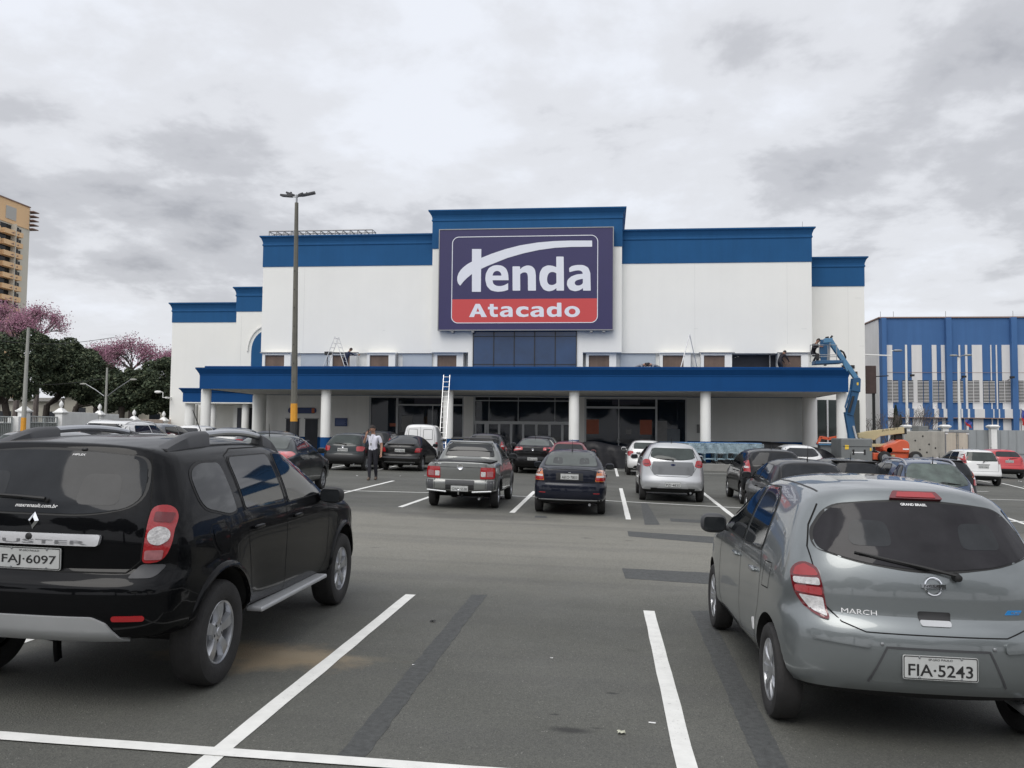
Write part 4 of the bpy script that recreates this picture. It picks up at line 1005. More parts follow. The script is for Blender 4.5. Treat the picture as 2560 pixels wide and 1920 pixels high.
    a_o = [(1377,642,8),(1400,622),(1450,612),(1510,612),(1555,635),(1575,685),(1577,853,6),(1505,853,4),(1505,830,2),(1475,850),(1430,860),(1380,845),(1355,800),(1360,755),(1395,720),(1450,700),(1505,695,3),(1500,675),(1475,662),(1435,665),(1380,680,6)]
    a_h = [(1505,742,2),(1470,748),(1435,762),(1427,785),(1440,803),(1470,806),(1495,795),(1505,780,2)]
    glyph(e_o, e_h); glyph(n_o); glyph(d_o, d_h); glyph(a_o, a_h)
    glyph([(430,1100,2),(492,977,2),(533,977,2),(600,1100,2),(548,1100,2),(537,1072,2),(488,1072,2),(477,1100,2)], [(500,1050,2),(528,1050,2),(514,1012,2)], 0.02, r=2)
    glyph([(610,1005,2),(628,1005,2),(628,978,2),(665,978,2),(665,1005,2),(704,1005,2),(704,1028,2),(665,1028,2),(665,1062),(675,1076),(704,1073,2),(704,1098,2),(670,1101),(640,1092),(628,1068),(628,1028,2),(610,1028,2)], None, 0.02, r=8)
    SA = (1355, 612, 1577, 860)
    glyph(a_o, a_h, 0.02, (722, 999, 845, 1101), SA, 7); glyph(a_o, a_h, 0.02, (1010, 999, 1138, 1101), SA, 7)
    glyph([(993,1036,2),(960,1026),(932,1030),(916,1050),(930,1072),(958,1078),(993,1068,2),(993,1092,2),(950,1101),(905,1095),(880,1074),(875,1048),(885,1020),(910,1004),(950,999),(993,1007,2)], None, 0.02, r=10)
    glyph(d_o, d_h, 0.02, (1165, 966, 1303, 1100), (1097, 533, 1328, 860), 7)
    el = lambda rx, ry: [(1403+rx*cos(t), 1049+ry*sin(t), 1) for t in np.linspace(0, 2*pi, 25)[:-1]]
    glyph(el(72, 52), el(32, 27), 0.02, r=1)
big_sign()
# ------------------------------------------------------------------ car types
def hatch(L, H, W, ro, wb, wr=0.29, zg=0.98, gy=0.10, gt=0.36, z_top_glass=None, hood=0.92, cowl=1.0, ws=(1.55, 2.45), bump=0.62, tail=0.0, rb=0.34, tw=0.17):
    """hatchback outline; y=0 is the rear bumper. gy/gt: tailgate depth at the base and the top of the rear glass"""
    yf = L; a0 = ro; a1 = ro+wb; b1 = L-ws[0]; b0 = L-ws[1]
    return [(0.14, rb-0.10, 0.06), (0.015, rb+0.06, 0.08), (0.0, bump-0.10, 0.05), (0.03, bump+0.02, 0.03), (gy-0.035, bump+0.05, 0.03), (gy-0.01, (bump+zg)/2, 0.3), (gy+0.02, zg, 0.12), (gt, H-0.045, 0.10), (gt+0.35, H-0.005, 0.35),
            ((gt+b0)/2+0.25, H+0.012, 0.7), (b0, H-0.05, 0.45), (b1, cowl, 0.30), ((b1+yf)/2, hood+0.03, 0.5), (yf-0.14, hood-0.14, 0.22), (yf, 0.56, 0.18), (yf-0.02, 0.34, 0.10), (yf-0.16, 0.22, 0.08), (L/2, 0.20, 0.3)], (0, 7, 13, 16)
# --- black suv in the foreground
du = dict(key='suv', W=1.822, wr=0.343, tw=0.215, rr=0.208, rim='five', axles=(0.82, 3.493), belt=1.10, res=(96, 46), gap=0.075, flare=0.035, hz=0.80)
du['outline'] = [(0.20,0.41,0.06),(0.05,0.45,0.05),(0.0,0.57,0.05),(0.0,0.76,0.04),(0.045,0.805,0.03),(0.09,0.83,0.04),(0.085,1.05,0.3),(0.115,1.20,0.2),(0.27,1.51,0.2),(0.30,1.585,0.06),(0.75,1.615,0.4),(1.6,1.635,0.7),(2.35,1.585,0.5),(3.15,1.14,0.35),(3.75,1.06,0.5),(4.14,0.93,0.22),(4.29,0.62,0.16),(4.27,0.42,0.10),(4.12,0.31,0.08),(2.1,0.32,0.3)]
du['corners'] = (0, 9, 15, 18)
du['zw'] = [(0.2,0.84),(0.36,0.87),(0.55,0.89),(0.80,0.885),(0.98,0.885),(1.10,0.865),(1.30,0.79),(1.50,0.69),(1.64,0.62)]
du['yw'] = [(0.0,0.92),(0.35,0.965),(0.9,1.0),(3.2,1.0),(3.8,0.97),(4.3,0.88)]
du['c'] = dict(top=0.085, rear=0.24, front=0.34, bot=0.07); du['n'] = 2.8
du['creases'] = ((0.62, -0.008, 0.08),)
du['side_windows'] = [[(0.58,1.185,0.10),(0.92,1.115,0.08),(1.04,1.13,0.03),(1.02,1.455,0.06),(0.72,1.46,0.12),(0.56,1.40,0.10)], [(1.19,1.125,0.03),(1.93,1.115,0.03),(1.90,1.49,0.05),(1.18,1.485,0.05)], [(2.03,1.115,0.03),(2.93,1.13,0.05),(2.40,1.47,0.12),(2.02,1.49,0.04)]]
du['rear_window'] = [(-0.63,1.225,0.16),(-0.35,1.165,0.2),(0.35,1.165,0.2),(0.63,1.225,0.16),(0.56,1.505,0.07),(0.2,1.535,0.2),(-0.2,1.535,0.2),(-0.56,1.505,0.07)]
du['windscreen'] = [(-0.66,1.17,0.08),(0.66,1.17,0.08),(0.56,1.53,0.08),(-0.56,1.53,0.08)]
du['rear_glass'] = 'suv_rear_glass'; du['glass'] = 'suv_side_glass'
mat('suv_rear_glass', (0.020, 0.022, 0.025), 0.05, spec=0.2, var=0.35, vscale=2.3); mat('suv_side_glass', (0.010, 0.012, 0.014), 0.03, spec=0.6, coat=0.2)
du['gaps_side'] = [[(1.14,1.50),(1.155,1.12),(1.20,0.95),(1.24,0.72),(1.27,0.47),(1.34,0.40),(1.95,0.40),(1.96,0.9),(1.965,1.52)], [(1.965,0.40),(2.80,0.40),(2.98,0.55),(3.02,0.85),(2.99,1.13)], [(1.14,1.50),(1.30,1.545),(2.2,1.55),(2.62,1.36),(2.99,1.13)],
                   [(0.66,0.94),(0.62,1.02),(0.66,1.07),(0.84,1.07),(0.90,1.02),(0.90,0.90),(0.86,0.86),(0.74,0.86),(0.66,0.94)], [(0.03,0.73),(0.30,0.725),(0.46,0.66)]]
du['gaps_rear'] = [[(-0.56,1.55),(-0.625,1.36),(-0.665,1.20),(-0.65,0.90),(-0.58,0.83),(0.58,0.83),(0.65,0.90),(0.665,1.20),(0.625,1.36),(0.56,1.55)]]
du['patches'] = [('bumper_plate', 'R', [(-0.60,0.43),(0.60,0.43),(0.52,0.55),(0.44,0.585),(-0.44,0.585),(-0.52,0.55)], 'silver_plastic', 0.016),
                 ('reflector', 'RR', [(0.55,0.56),(0.72,0.56),(0.72,0.592),(0.55,0.592)], 'lamp_red', 0.008),
                 ('corner_trim', 'RR', [(0.60,0.80,0.02),(0.735,0.80,0.03),(0.775,0.875,0.02),(0.655,0.88,0.02),(0.62,0.84,0.02)], 'plastic_grey', 0.004), ('fuel_flap', 'S', [(0.69,0.93,0.04),(0.76,0.88,0.03),(0.88,0.88,0.03),(0.88,1.04,0.03),(0.66,1.04,0.03)], 'BODY', 0.003)]
du['lamps'] = [dict(poly=[(0.655,0.885,0.03),(0.755,0.89,0.06),(0.79,0.99,0.1),(0.79,1.16,0.06),(0.75,1.225,0.06),(0.67,1.22,0.04),(0.665,1.05,0.1)], mat='lamp_red', r=0.04,
                    cells=[([(0.69,1.13),(0.77,1.12),(0.775,1.175),(0.69,1.185)], 'lamp_dark_red'), ([(0.052*cos(t)+0.725,1.045+0.055*sin(t)) for t in np.linspace(0, 2*pi, 14)[:-1]], 'lamp_clear'), ([(0.665,0.905),(0.75,0.905),(0.758,0.962),(0.668,0.962)], 'lamp_pinkish')])]
mat('lamp_pinkish', (0.35, 0.14, 0.15), 0.15, coat=1.0, var=0.2, vscale=30)
du['mirror_s'] = 0.88; du['mirror'] = (2.82, 1.11); du['mirror_w'] = 0.87; du['mirror_mat'] = 'plastic_black'; du['bigmirror'] = True
du['handles'] = ((1.36, 0.985), (2.18, 0.99)); du['plate'] = (0.0, 0.90, 0.03); du['exhaust'] = (-0.5, 0)
mat('suv_shade', (0.032, 0.034, 0.037), 0.05, spec=0.2, var=0.3, vscale=3)
def suv_extra(root, sk, sp, pm, hero):
    # chrome grab bar over the plate, with embossed word
    m = sk.patch(rpoly([(-0.42,0.985),(0.42,0.985),(0.43,1.05),(-0.43,1.05)], 0.02), 'R', 0.03, 0.05); b = m.obj('tailgate_bar', 'bar_silver', root, smooth=True, sharp=40, fix=False)
    m = MB()
    sk.word('DUSTER', (0.03, 1.003), 0.66, 0.024, 'R', 0.032, 0.01, mb=m); m.obj('bar_lettering', 'bar_ink', b, fix=False)
    p, n = sk.hit(0.0, 1.03, 'R'); m = MB(); m.lathe([(0.001, -0.034), (0.016, -0.034), (0.022, -0.030)], tuple(p), 'y', 16); m.obj('lock', 'plastic_black', b, smooth=True, fix=False)
    # diamond badge
    m = MB(); 
    dm = lambda s, cx=0.0, cz=1.12: [(cx, cz-0.05*s), (cx+0.034*s, cz), (cx, cz+0.05*s), (cx-0.034*s, cz)]
    o, i = dm(1.0), dm(0.45, 0.0, 1.115)
    for a in range(4):
        b2 = (a+1) % 4; q = [o[a], o[b2], i[b2], i[a]]; pp = [sk.hit(*v, 'R') for v in q]; vs = [pp[0][0]+pp[0][1]*0.006, pp[1][0]+pp[1][1]*0.006, pp[2][0]+pp[2][1]*0.016, pp[3][0]+pp[3][1]*0.016]; m.add(vs, [(0,1,2,3)])
    m.obj('badge', 'chrome', root, fix=False)
    sk.word('maxrenault.com.br', (0.0, 1.205), 0.27, 0.022, 'R', 0.009, 0.01, shear=0.25).obj('window_sticker', 'sticker_white', root, fix=False)
    for sg in (-1, 1): sk.patch(rpoly([(sg*0.36-0.13,1.22),(sg*0.36+0.13,1.22),(sg*0.35+0.11,1.40),(sg*0.35-0.11,1.40)], 0.05), 'R', 0.0056, 0.06, skirt=False).obj('head_rest', 'suv_shade', root, smooth=True, fix=False)
    sk.word('HIFLEX', (0.16, 1.51), 0.085, 0.012, 'R', 0.009, 0.02, shear=0.25).obj('window_sticker', 'sticker_white', root, fix=False)
    p, n = sk.hit(0.18, 1.545, 'R'); m = MB(); m.sq(p, (0.02, 0.015, 0.01)); m.obj('washer_jet', 'plastic_black', root, smooth=True)
    wiper(root, sk, (0.06, 1.238), (-0.50, 1.255), knob=0.55)
    # roof rails: black feet joined by silver bars
    for sg in (1, -1):
        def top(y): return sk.hit(sg*0.56, y, 'T')[0]
        def foot(y0, y1, h, rev=False):
            m = MB(); N_ = 10; ring = []
            for k in range(N_+1):
                t = k/N_; y = y0+(y1-y0)*t; hh = h*min(1.0, sin(min(1, t*1.25)*pi/2)) if not rev else h*min(1.0, sin(min(1, (1-t)*1.25)*pi/2)); b = top(y); w0 = 0.055
                for dx, dz in ((-w0, -0.02), (-w0*0.8, hh*0.75), (-w0*0.3, hh), (w0*0.3, hh), (w0*0.8, hh*0.75), (w0, -0.035)): ring.append((b.x+dx*(1 if sg > 0 else 1), y, b.z+dz))
            m.add(ring, [(k*6+j, k*6+j+1, (k+1)*6+j+1, (k+1)*6+j) for k in range(N_) for j in range(5)] + [tuple(range(5, -1, -1)), tuple(N_*6+j for j in range(6))])
            m.obj('rail_foot', 'plastic_grey', root, smooth=True, sharp=50)
        foot(0.50, 1.08, 0.085); foot(2.05, 2.45, 0.08, True)
        m = MB(); pts = []
        for k in range(11): y = 1.04+(2.12-1.04)*k/10; b = top(y); pts.append((b.x, y, b.z+0.058+0.012*sin(k/10*pi)))
        m.tube(pts, 0.026, 10); m.obj('roof_rail', 'rim_silver', root, smooth=True)
        # running board
        m = MB(); x = sg*0.90; m.box(min(x-0.07*sg, x+0.06*sg), max(x-0.07*sg, x+0.06*sg), 1.32, 2.80, 0.375, 0.41); m.obj('running_board', 'silver_plastic', root, bevel=0.012)
        # wheel arch mouldings
        for yw in sp['axles']:
            m = MB(); R0 = sp['wr']+0.075; vs = []; k = 26
            for i in range(k+1):
                a = radians(-18)+(pi+radians(36))*i/k
                for r_, o_ in ((R0-0.004, -0.02), (R0+0.002, 0.012), (R0+0.035, 0.012), (R0+0.045, 0.0)):
                    yy, zz = yw+r_*cos(a), 0.353+r_*sin(a); p, n = sk.hit(yw+max(r_, R0+0.012)*cos(a), 0.353+max(r_, R0+0.012)*sin(a), 'S' if sg > 0 else 'P'); vs.append((p.x+sg*o_, yy, zz))
            m.add(vs, [(i*4+j, i*4+j+1, (i+1)*4+j+1, (i+1)*4+j) for i in range(k) for j in range(3)]); m.obj('arch_moulding', pm, root, smooth=True, sharp=60)
    # two antennas lie at the front edge of the roof
    antenna(root, sk, 2.25, 0.26, -0.8, 0.4)
mat('bar_ink', (0.24,0.24,0.25), 0.3, metal=0.6)
du['extra'] = suv_extra
# --- grey hatchback in the foreground
ma = dict(key='round_hatch', W=1.665, wr=0.289, tw=0.165, rr=0.190, rim='cover', axles=(0.60, 3.05), belt=0.98, res=(96, 46), flare=0.022, hz=0.72, gap=0.05)
ma['outline'] = [(0.20,0.27,0.08),(0.04,0.33,0.08),(0.0,0.46,0.10),(0.005,0.64,0.06),(0.045,0.725,0.05),(0.085,0.75,0.05),(0.085,0.90,0.25),(0.135,1.07,0.25),(0.36,1.38,0.25),(0.43,1.455,0.08),(0.70,1.49,0.3),(1.35,1.515,0.6),(2.0,1.475,0.5),(2.82,1.06,0.35),(3.25,0.97,0.4),(3.60,0.82,0.25),(3.76,0.55,0.18),(3.75,0.35,0.10),(3.60,0.22,0.08),(1.9,0.20,0.3)]
ma['corners'] = (0, 9, 15, 18)
ma['zw'] = [(0.15,0.76),(0.28,0.79),(0.45,0.812),(0.62,0.808),(0.80,0.80),(0.93,0.785),(1.05,0.745),(1.25,0.665),(1.42,0.575),(1.52,0.52)]
ma['yw'] = [(0.0,0.925),(0.5,0.985),(0.9,1.0),(2.8,1.0),(3.3,0.97),(3.78,0.85)]
ma['c'] = dict(top=0.12, rear=0.30, front=0.36, bot=0.08); ma['n'] = 2.6
ma['creases'] = ((0.30, 0.008, 0.06), (0.86, 0.006, 0.05))
ma['side_windows'] = [[(1.03,0.985,0.06),(1.64,0.965,0.03),(1.645,1.36,0.05),(1.32,1.375,0.12),(1.12,1.30,0.12)], [(1.72,0.965,0.03),(2.55,0.985,0.05),(2.30,1.17,0.12),(1.98,1.335,0.12),(1.73,1.36,0.04)]]
ma['rear_window'] = [(-0.60,1.10,0.13),(-0.40,1.045,0.2),(0.0,1.005,0.4),(0.40,1.045,0.2),(0.60,1.10,0.13),(0.60,1.19,0.15),(0.49,1.345,0.10),(0.2,1.378,0.2),(-0.2,1.378,0.2),(-0.49,1.345,0.10),(-0.60,1.19,0.15)]
ma['windscreen'] = [(-0.60,1.08,0.08),(0.60,1.08,0.08),(0.47,1.42,0.08),(-0.47,1.42,0.08)]
ma['glass'] = 'suv_side_glass'; ma['rear_glass'] = 'hatch_rear_glass'; mat('hatch_rear_glass', (0.024, 0.023, 0.026), 0.05, spec=0.22, var=0.4, vscale=2.0)
ma['gaps_side'] = [[(1.06,1.0),(0.94,0.86),(0.93,0.62),(1.02,0.42),(1.09,0.30),(1.62,0.28),(1.66,0.5),(1.685,0.97),(1.70,1.36)], [(1.66,0.29),(2.50,0.29),(2.60,0.42),(2.64,0.75),(2.58,0.98)], [(1.06,1.0),(1.14,1.31),(1.34,1.395),(1.75,1.385),(2.0,1.36),(2.34,1.18),(2.58,0.98)],
                   [(0.68,0.78),(0.86,0.77),(0.86,0.93),(0.68,0.94),(0.68,0.78)]]
ma['gaps_rear'] = [[(-0.545,1.345),(-0.61,1.22),(-0.64,1.10),(-0.625,1.0),(-0.59,0.80),(-0.50,0.71),(-0.38,0.668),(0.38,0.668),(0.50,0.71),(0.59,0.80),(0.625,1.0),(0.64,1.10),(0.61,1.22),(0.545,1.345)]]
ma['patches'] = [('bumper_strip', 'RR', [(0.36,0.585,0.02),(0.655,0.605,0.02),(0.66,0.655,0.02),(0.36,0.642,0.02)], 'BODY', 0.014),
                 ('handle_recess', 'R', [(-0.085,0.735),(0.085,0.735),(0.09,0.79),(-0.09,0.79)], 'plastic_black', 0.003),
                 ('handle_lip', 'R', [(-0.082,0.715),(0.082,0.715),(0.085,0.742),(-0.085,0.742)], 'silver_plastic', 0.006)]
ma['lamps'] = [dict(poly=[(0.555,0.705,0.03),(0.65,0.73,0.06),(0.722,0.83,0.1),(0.732,0.96,0.08),(0.675,1.02,0.08),(0.60,0.995,0.06)], mat='lamp_dark_red',
                    cells=[([(0.60,0.945),(0.718,0.93),(0.703,0.975),(0.665,1.003),(0.617,0.98)], 'lamp_red'), ([(0.592,0.893),(0.716,0.888),(0.718,0.92),(0.599,0.933)], 'lamp_clear'), ([(0.584,0.838),(0.710,0.842),(0.714,0.878),(0.590,0.882)], 'lamp_red'), ([(0.568,0.72),(0.638,0.745),(0.698,0.83),(0.582,0.828)], 'lamp_clear')])]
ma['mirror'] = (2.42, 1.01); ma['mirror_w'] = 0.80; ma['mirror_mat'] = 'plastic_grey'; ma['bigmirror'] = True
ma['handles'] = ((1.16, 0.83), (1.86, 0.84)); ma['plate'] = (0.0, 0.50, -0.03); ma['exhaust'] = (0.52, 0)
def hatch_extra(root, sk, sp, pm, hero):
    # recess frame round the plate: pale panel with dark bevel
    m = sk.patch(rpoly([(-0.36,0.40),(0.36,0.40),(0.27,0.59),(-0.27,0.59)], 0.03), 'R', 0.001, 0.05, skirt=False); m.obj('plate_panel', pm, root, smooth=True, fix=False)
    g = MB(); sk.ribbon([(-0.37,0.395),(-0.275,0.595),(0.275,0.595),(0.37,0.395)], 'R', 0.012, 0.004, mb=g); g.obj('panel_shadow_line', 'plastic_grey', root, fix=False)
    m = MB(); p, n = sk.hit(-0.16, 1.415, 'R')
    m = sk.patch(rpoly([(-0.155,1.392),(0.155,1.392),(0.125,1.432),(-0.125,1.432)], 0.012), 'R', 0.022, 0.05); b = m.obj('brake_light', 'lamp_dark_red', root, smooth=True, sharp=40, fix=False)
    m = sk.patch(rpoly([(-0.115,1.398),(0.115,1.398),(0.10,1.425),(-0.10,1.425)], 0.006), 'R', 0.026, 0.05); m.obj('brake_light_lens', 'lamp_red', b, fix=False)
    wiper(root, sk, (0.13, 0.985), (-0.38, 1.085))
    for sg in (-1, 1): sk.patch(rpoly([(sg*0.31-0.12,1.13),(sg*0.31+0.12,1.13),(sg*0.30+0.10,1.27),(sg*0.30-0.10,1.27)], 0.05), 'R', 0.0056, 0.06, skirt=False).obj('head_rest', 'suv_shade', root, smooth=True, fix=False)
    sk.word('GRAND BRASIL', (-0.02, 1.365), 0.15, 0.014, 'R', 0.009, 0.03).obj('window_sticker', 'sticker_white', root, fix=False)
    sk.word('MARCH', (-0.40, 0.765), 0.185, 0.030, 'R', 0.005, 0.0).obj('model_lettering', 'sticker_white', root, fix=False)
    # round badge with a bar
    p, n = sk.hit(0.0, 0.93, 'R'); m = MB(); k = 28; vs = []
    for i in range(k):
        a = 2*pi*i/k
        for rr_, dd in ((0.040, 0.004), (0.044, 0.012), (0.050, 0.012), (0.054, 0.004)):
            q, nn = sk.hit(rr_*cos(a), 0.93+rr_*sin(a), 'R'); vs.append(q+nn*dd)
    m.add(vs, [(i*4+j, i*4+j+1, ((i+1) % k)*4+j+1, ((i+1) % k)*4+j) for i in range(k) for j in range(3)])
    b = m.obj('badge', 'chrome', root, smooth=True, sharp=60)
    sk.patch(rpoly([(-0.066,0.919),(0.066,0.919),(0.066,0.941),(-0.066,0.941)], 0.003), 'R', 0.014, 0.05).obj('badge_bar', 'chrome', b, fix=False)
    sk.word('NISSAN', (0, 0.93), 0.105, 0.014, 'R', 0.0155, 0.02).obj('badge_lettering', 'plastic_black', b, fix=False)
    sk.patch([(0.395,0.785),(0.415,0.81),(0.50,0.81),(0.48,0.785)], 'R', 0.004, 0).obj('trim_badge', 'sticker_blue', root, fix=False)
    sk.word('FLEX', (0.46, 0.797), 0.055, 0.012, 'R', 0.006, 0.02).obj('trim_lettering', 'chrome', root, fix=False)
    for x in (-0.30, 0.30, -0.60, 0.60):
        p, n = sk.hit(x, 0.61 if abs(x) < 0.5 else 0.625, 'R'); m = MB(); m.sq(p+n*0.004, (0.010, 0.005, 0.010)); m.obj('parking_sensor', 'rim_grey', root, smooth=True)
    # smoked rain guards over the side windows
    for vw, sg in (('S', 1), ('P', -1)):
        for ln in ([(1.14,1.24),(1.20,1.34),(1.36,1.385),(1.64,1.37)], [(1.74,1.365),(2.0,1.345),(2.32,1.175),(2.5,1.03)]):
            m = MB(); vs = []
            q = [np.array(a) for a in ln]; Q = []
            for a, b2 in zip(q[:-1], q[1:]): Q += [a+(b2-a)*t for t in np.linspace(0, 1, 5)[:-1]]
            Q.append(q[-1])
            for (y, z) in Q:
                h, nn = sk.hit(y, z, vw); vs += [tuple(h+nn*0.004), tuple(h+nn*0.03+Vector((0, 0, -0.045)))]
            m.add(vs, [(2*i, 2*i+1, 2*i+3, 2*i+2) for i in range(len(Q)-1)]); m.obj('rain_guard', 'car_glass_tint', root, smooth=True, fix=False)
    m = sk.patch(rpoly([(1.02,0.44),(1.10,0.43),(1.14,0.50),(1.06,0.52)], 0.02), 'P', 0.002, 0.05); m.obj('paint_scrape', 'sticker_white', root, fix=False)
    # roof joints
    g = MB()
    for sg in (-1, 1): sk.ribbon([(sg*0.51,0.62),(sg*0.515,0.9),(sg*0.515,1.5),(sg*0.50,2.0)], 'T', 0.012, 0.001, mb=g)
    g.obj('roof_joints', 'rubber', root, fix=False)
ma['extra'] = hatch_extra
paint('suv_black', (0.0022, 0.0024, 0.0032), 0.0, 0.3, 0.010, 0.38, 0.05); paint('steel_grey', (0.205, 0.224, 0.228), 0.6, 0.33, 0.06)
# ------------------------------------------------------------------ the other car types
def gaps5(b0, b1, bc, zr, zb, y0, y1, y2, zt):
    """door cut lines: y0 rear-door back edge, y1 pillar, y2 front-door front edge"""
    return [[(y0, zb+0.02), (y0-0.06, zr+0.32), (y0+0.06, zr), (y1, zr), (y1+0.02, zb), (y1+0.03, zt)], [(y1, zr), (y2-0.10, zr), (y2, zr+0.25), (y2-0.02, zb)]]
def simple(key, L, H, Wd, ro, wb, wr=0.285, **k):
    sp = dict(key=key, W=Wd, wr=wr, tw=0.175, rr=0.185, rim=k.get('rim', 'six'), axles=(ro, ro+wb), res=(64, 32), hz=0.68, rim_mat=k.get('rim_mat', 'rim_silver'))
    zg = k.get('zg', 0.98); sp['belt'] = k.get('belt', zg-0.03); wl = Wd/2
    if 'outline' in k: sp['outline'], sp['corners'] = k['outline']
    else: sp['outline'], sp['corners'] = hatch(L, H, Wd, ro, wb, zg=zg, gy=k.get('gy', 0.10), gt=k.get('gt', 0.38), bump=k.get('bump', 0.62), cowl=k.get('cowl', 1.0), hood=k.get('hood', 0.92), ws=k.get('ws', (0.95, 1.65)))
    rt = k.get('roof_w', 0.36*Wd); b = sp['belt']
    sp['zw'] = [(0.15, wl-0.05), (0.30, wl-0.03), (0.5, wl-0.008), (0.75, wl-0.012), (b, wl-0.04), (b+0.12, wl-0.085), (H-0.12, rt+0.015), (H, rt-0.04)]
    sp['yw'] = k.get('yw', [(0.0, 0.94), (0.5, 0.985), (1.0, 1.0), (L-1.1, 1.0), (L-0.5, 0.96), (L, 0.87)])
    sp['c'] = k.get('c', dict(top=0.10, rear=0.20, front=0.30, bot=0.07)); sp['flare'] = 0.014
    sp['side_windows'] = k['side']; sp['rear_window'] = k['rearw']; sp['windscreen'] = k.get('wsc', [(-0.58, 1.04, 0.06), (0.58, 1.04, 0.06), (0.46, H-0.09, 0.06), (-0.46, H-0.09, 0.06)])
    sp['gaps_side'] = k.get('gs', gaps5(0, 0, 0, 0.30, b, ro+0.42, ro+1.02, ro+wb-0.42, H-0.12)); sp['gaps_rear'] = k.get('gr', ()); sp['patches'] = k.get('patches', ())
    sp['lamps'] = k['lamps']; sp['mirror'] = k.get('mirror', (ro+wb-0.62, b+0.06)); sp['mirror_w'] = wl-0.03
    sp['handles'] = k.get('handles', ((ro+0.55, b-0.13), (ro+1.2, b-0.13))); sp['plate'] = k.get('plate', (0, 0.80, 0.05)); sp['glass'] = k.get('glass', 'car_glass'); sp['rear_glass'] = k.get('rglass', k.get('glass', 'car_glass'))
    for a in ('extra', 'lower', 'mirror_mat', 'handle_mat', 'gap', 'ytaper', 'plate_size', 'creases', 'n'):
        if a in k: sp[a] = k[a]
    return sp
def win5(ro, wb, b, H, q=0.0, wst=0.0):
    """two door windows for a five-door body"""
    return [[(ro+0.16+q, b+0.05, 0.04), (ro+0.98, b+0.03, 0.02), (ro+0.98, H-0.13, 0.03), (ro+0.34+q, H-0.14, 0.08)], [(ro+1.06, b+0.03, 0.02), (ro+wb-0.50+wst, b+0.05, 0.04), (ro+1.55+wst, H-0.14, 0.08), (ro+1.06, H-0.12, 0.03)]]
def small_badge(root, sk, z, kind='ring', mt='chrome', r=0.05):
    p, n = sk.hit(0, z, 'R'); m = MB()
    if kind == 'ring': m.lathe([(r*0.72, -0.014), (r*0.8, -0.020), (r, -0.018), (r*1.02, 0.0)], tuple(p), 'y', 20)
    else: m.sq(p, (r*1.5, 0.010, r*0.62))
    m.lathe([(0.001, -0.010), (r*0.72, -0.010)], tuple(p), 'y', 16); m.obj('badge', mt, root, smooth=True, sharp=60, fix=False)
# silver five-door (centre right)
def ex_ka(root, sk, sp, pm, hero):
    small_badge(root, sk, 0.955, 'oval', 'sticker_navy', 0.042); wiper(root, sk, (0.0, 1.075), (-0.32, 1.10)); antenna(root, sk, 0.8, 0.12)
mat('sticker_navy', (0.02, 0.03, 0.10), 0.4)
ka = simple('five_door', 3.89, 1.525, 1.69, 0.62, 2.49, zg=1.08, bump=0.60, gy=0.09, gt=0.42, cowl=1.06, hood=0.96, roof_w=0.575,
    side=win5(0.62, 2.49, 1.03, 1.525, 0.02), rearw=[(-0.57,1.13,0.10),(-0.3,1.085,0.2),(0.3,1.085,0.2),(0.57,1.13,0.10),(0.50,1.375,0.08),(-0.50,1.375,0.08)], rglass='car_glass_pale',
    gr=[[(-0.50,1.41),(-0.62,1.12),(-0.62,0.95),(-0.48,0.70),(-0.36,0.66),(0.36,0.66),(0.48,0.70),(0.62,0.95),(0.62,1.12),(0.50,1.41)]],
    patches=[('tailgate_panel','R',[(-0.50,0.70,0.06),(0.50,0.70,0.06),(0.55,0.88,0.02),(0.50,1.035,0.02),(-0.50,1.035,0.02),(-0.55,0.88,0.02)],'ka_panel',0.004), ('bumper_recess','R',[(-0.40,0.36),(0.40,0.36),(0.28,0.555),(-0.28,0.555)],'silver_lite',0.005)],
    lamps=[dict(poly=[(0.55,0.93,0.02),(0.66,0.885,0.04),(0.755,0.92,0.05),(0.765,1.03,0.05),(0.70,1.09,0.05),(0.585,1.075,0.04)], mat='lamp_red', cells=[([(0.60,0.95),(0.72,0.945),(0.73,0.975),(0.60,0.985)],'lamp_dark_red')])],
    plate=(0,0.455,-0.03), extra=ex_ka, belt=1.03)
mat('ka_panel', (0.17, 0.175, 0.18), 0.35, metal=0.4, coat=0.6); mat('silver_lite', (0.55, 0.56, 0.57), 0.35, metal=0.4, coat=0.6)
# navy sedan (centre)
def sedan_outline(L, H, zt=1.0, gy0=0.62, gy1=1.12, bump=0.66, rb=0.30, cowl=1.0, lip=0.035):
    return [(0.12, rb-0.04, 0.06), (0.01, rb+0.08, 0.08), (0.0, bump-0.14, 0.05), (0.01, bump, 0.03), (0.055, bump+0.03, 0.03), (0.045, (bump+zt)/2, 0.2), (0.075, zt-0.01+lip, 0.05), (0.35, zt+0.02, 0.2), (gy0, zt+0.04, 0.14), (gy1, H-0.05, 0.25),
            (gy1+0.6, H, 0.5), (L-2.05, H-0.04, 0.45), (L-1.10, cowl, 0.28), (L-0.55, 0.90, 0.5), (L-0.12, 0.76, 0.2), (L, 0.55, 0.16), (L-0.02, 0.33, 0.1), (L-0.16, 0.22, 0.08), (L/2, 0.20, 0.3)], (0, 6, 14, 17)
def ex_sedan(root, sk, sp, pm, hero):
    antenna(root, sk, 1.25, 0.28, 0.1); small_badge(root, sk, 0.94, 'oval', 'chrome', 0.018)
    for sg in (-1, 1):                          # head-rests and seats seen through the rear window
        m = sk.patch(rpoly([(sg*0.30-0.12,1.08),(sg*0.30+0.12,1.08),(sg*0.30+0.10,1.24),(sg*0.30-0.10,1.24)], 0.05), 'R', 0.0056, 0.08, skirt=False); m.obj('head_rest', 'glass_shade', root, smooth=True, fix=False)
mat('glass_shade', (0.035, 0.038, 0.037), 0.06, coat=0.3)
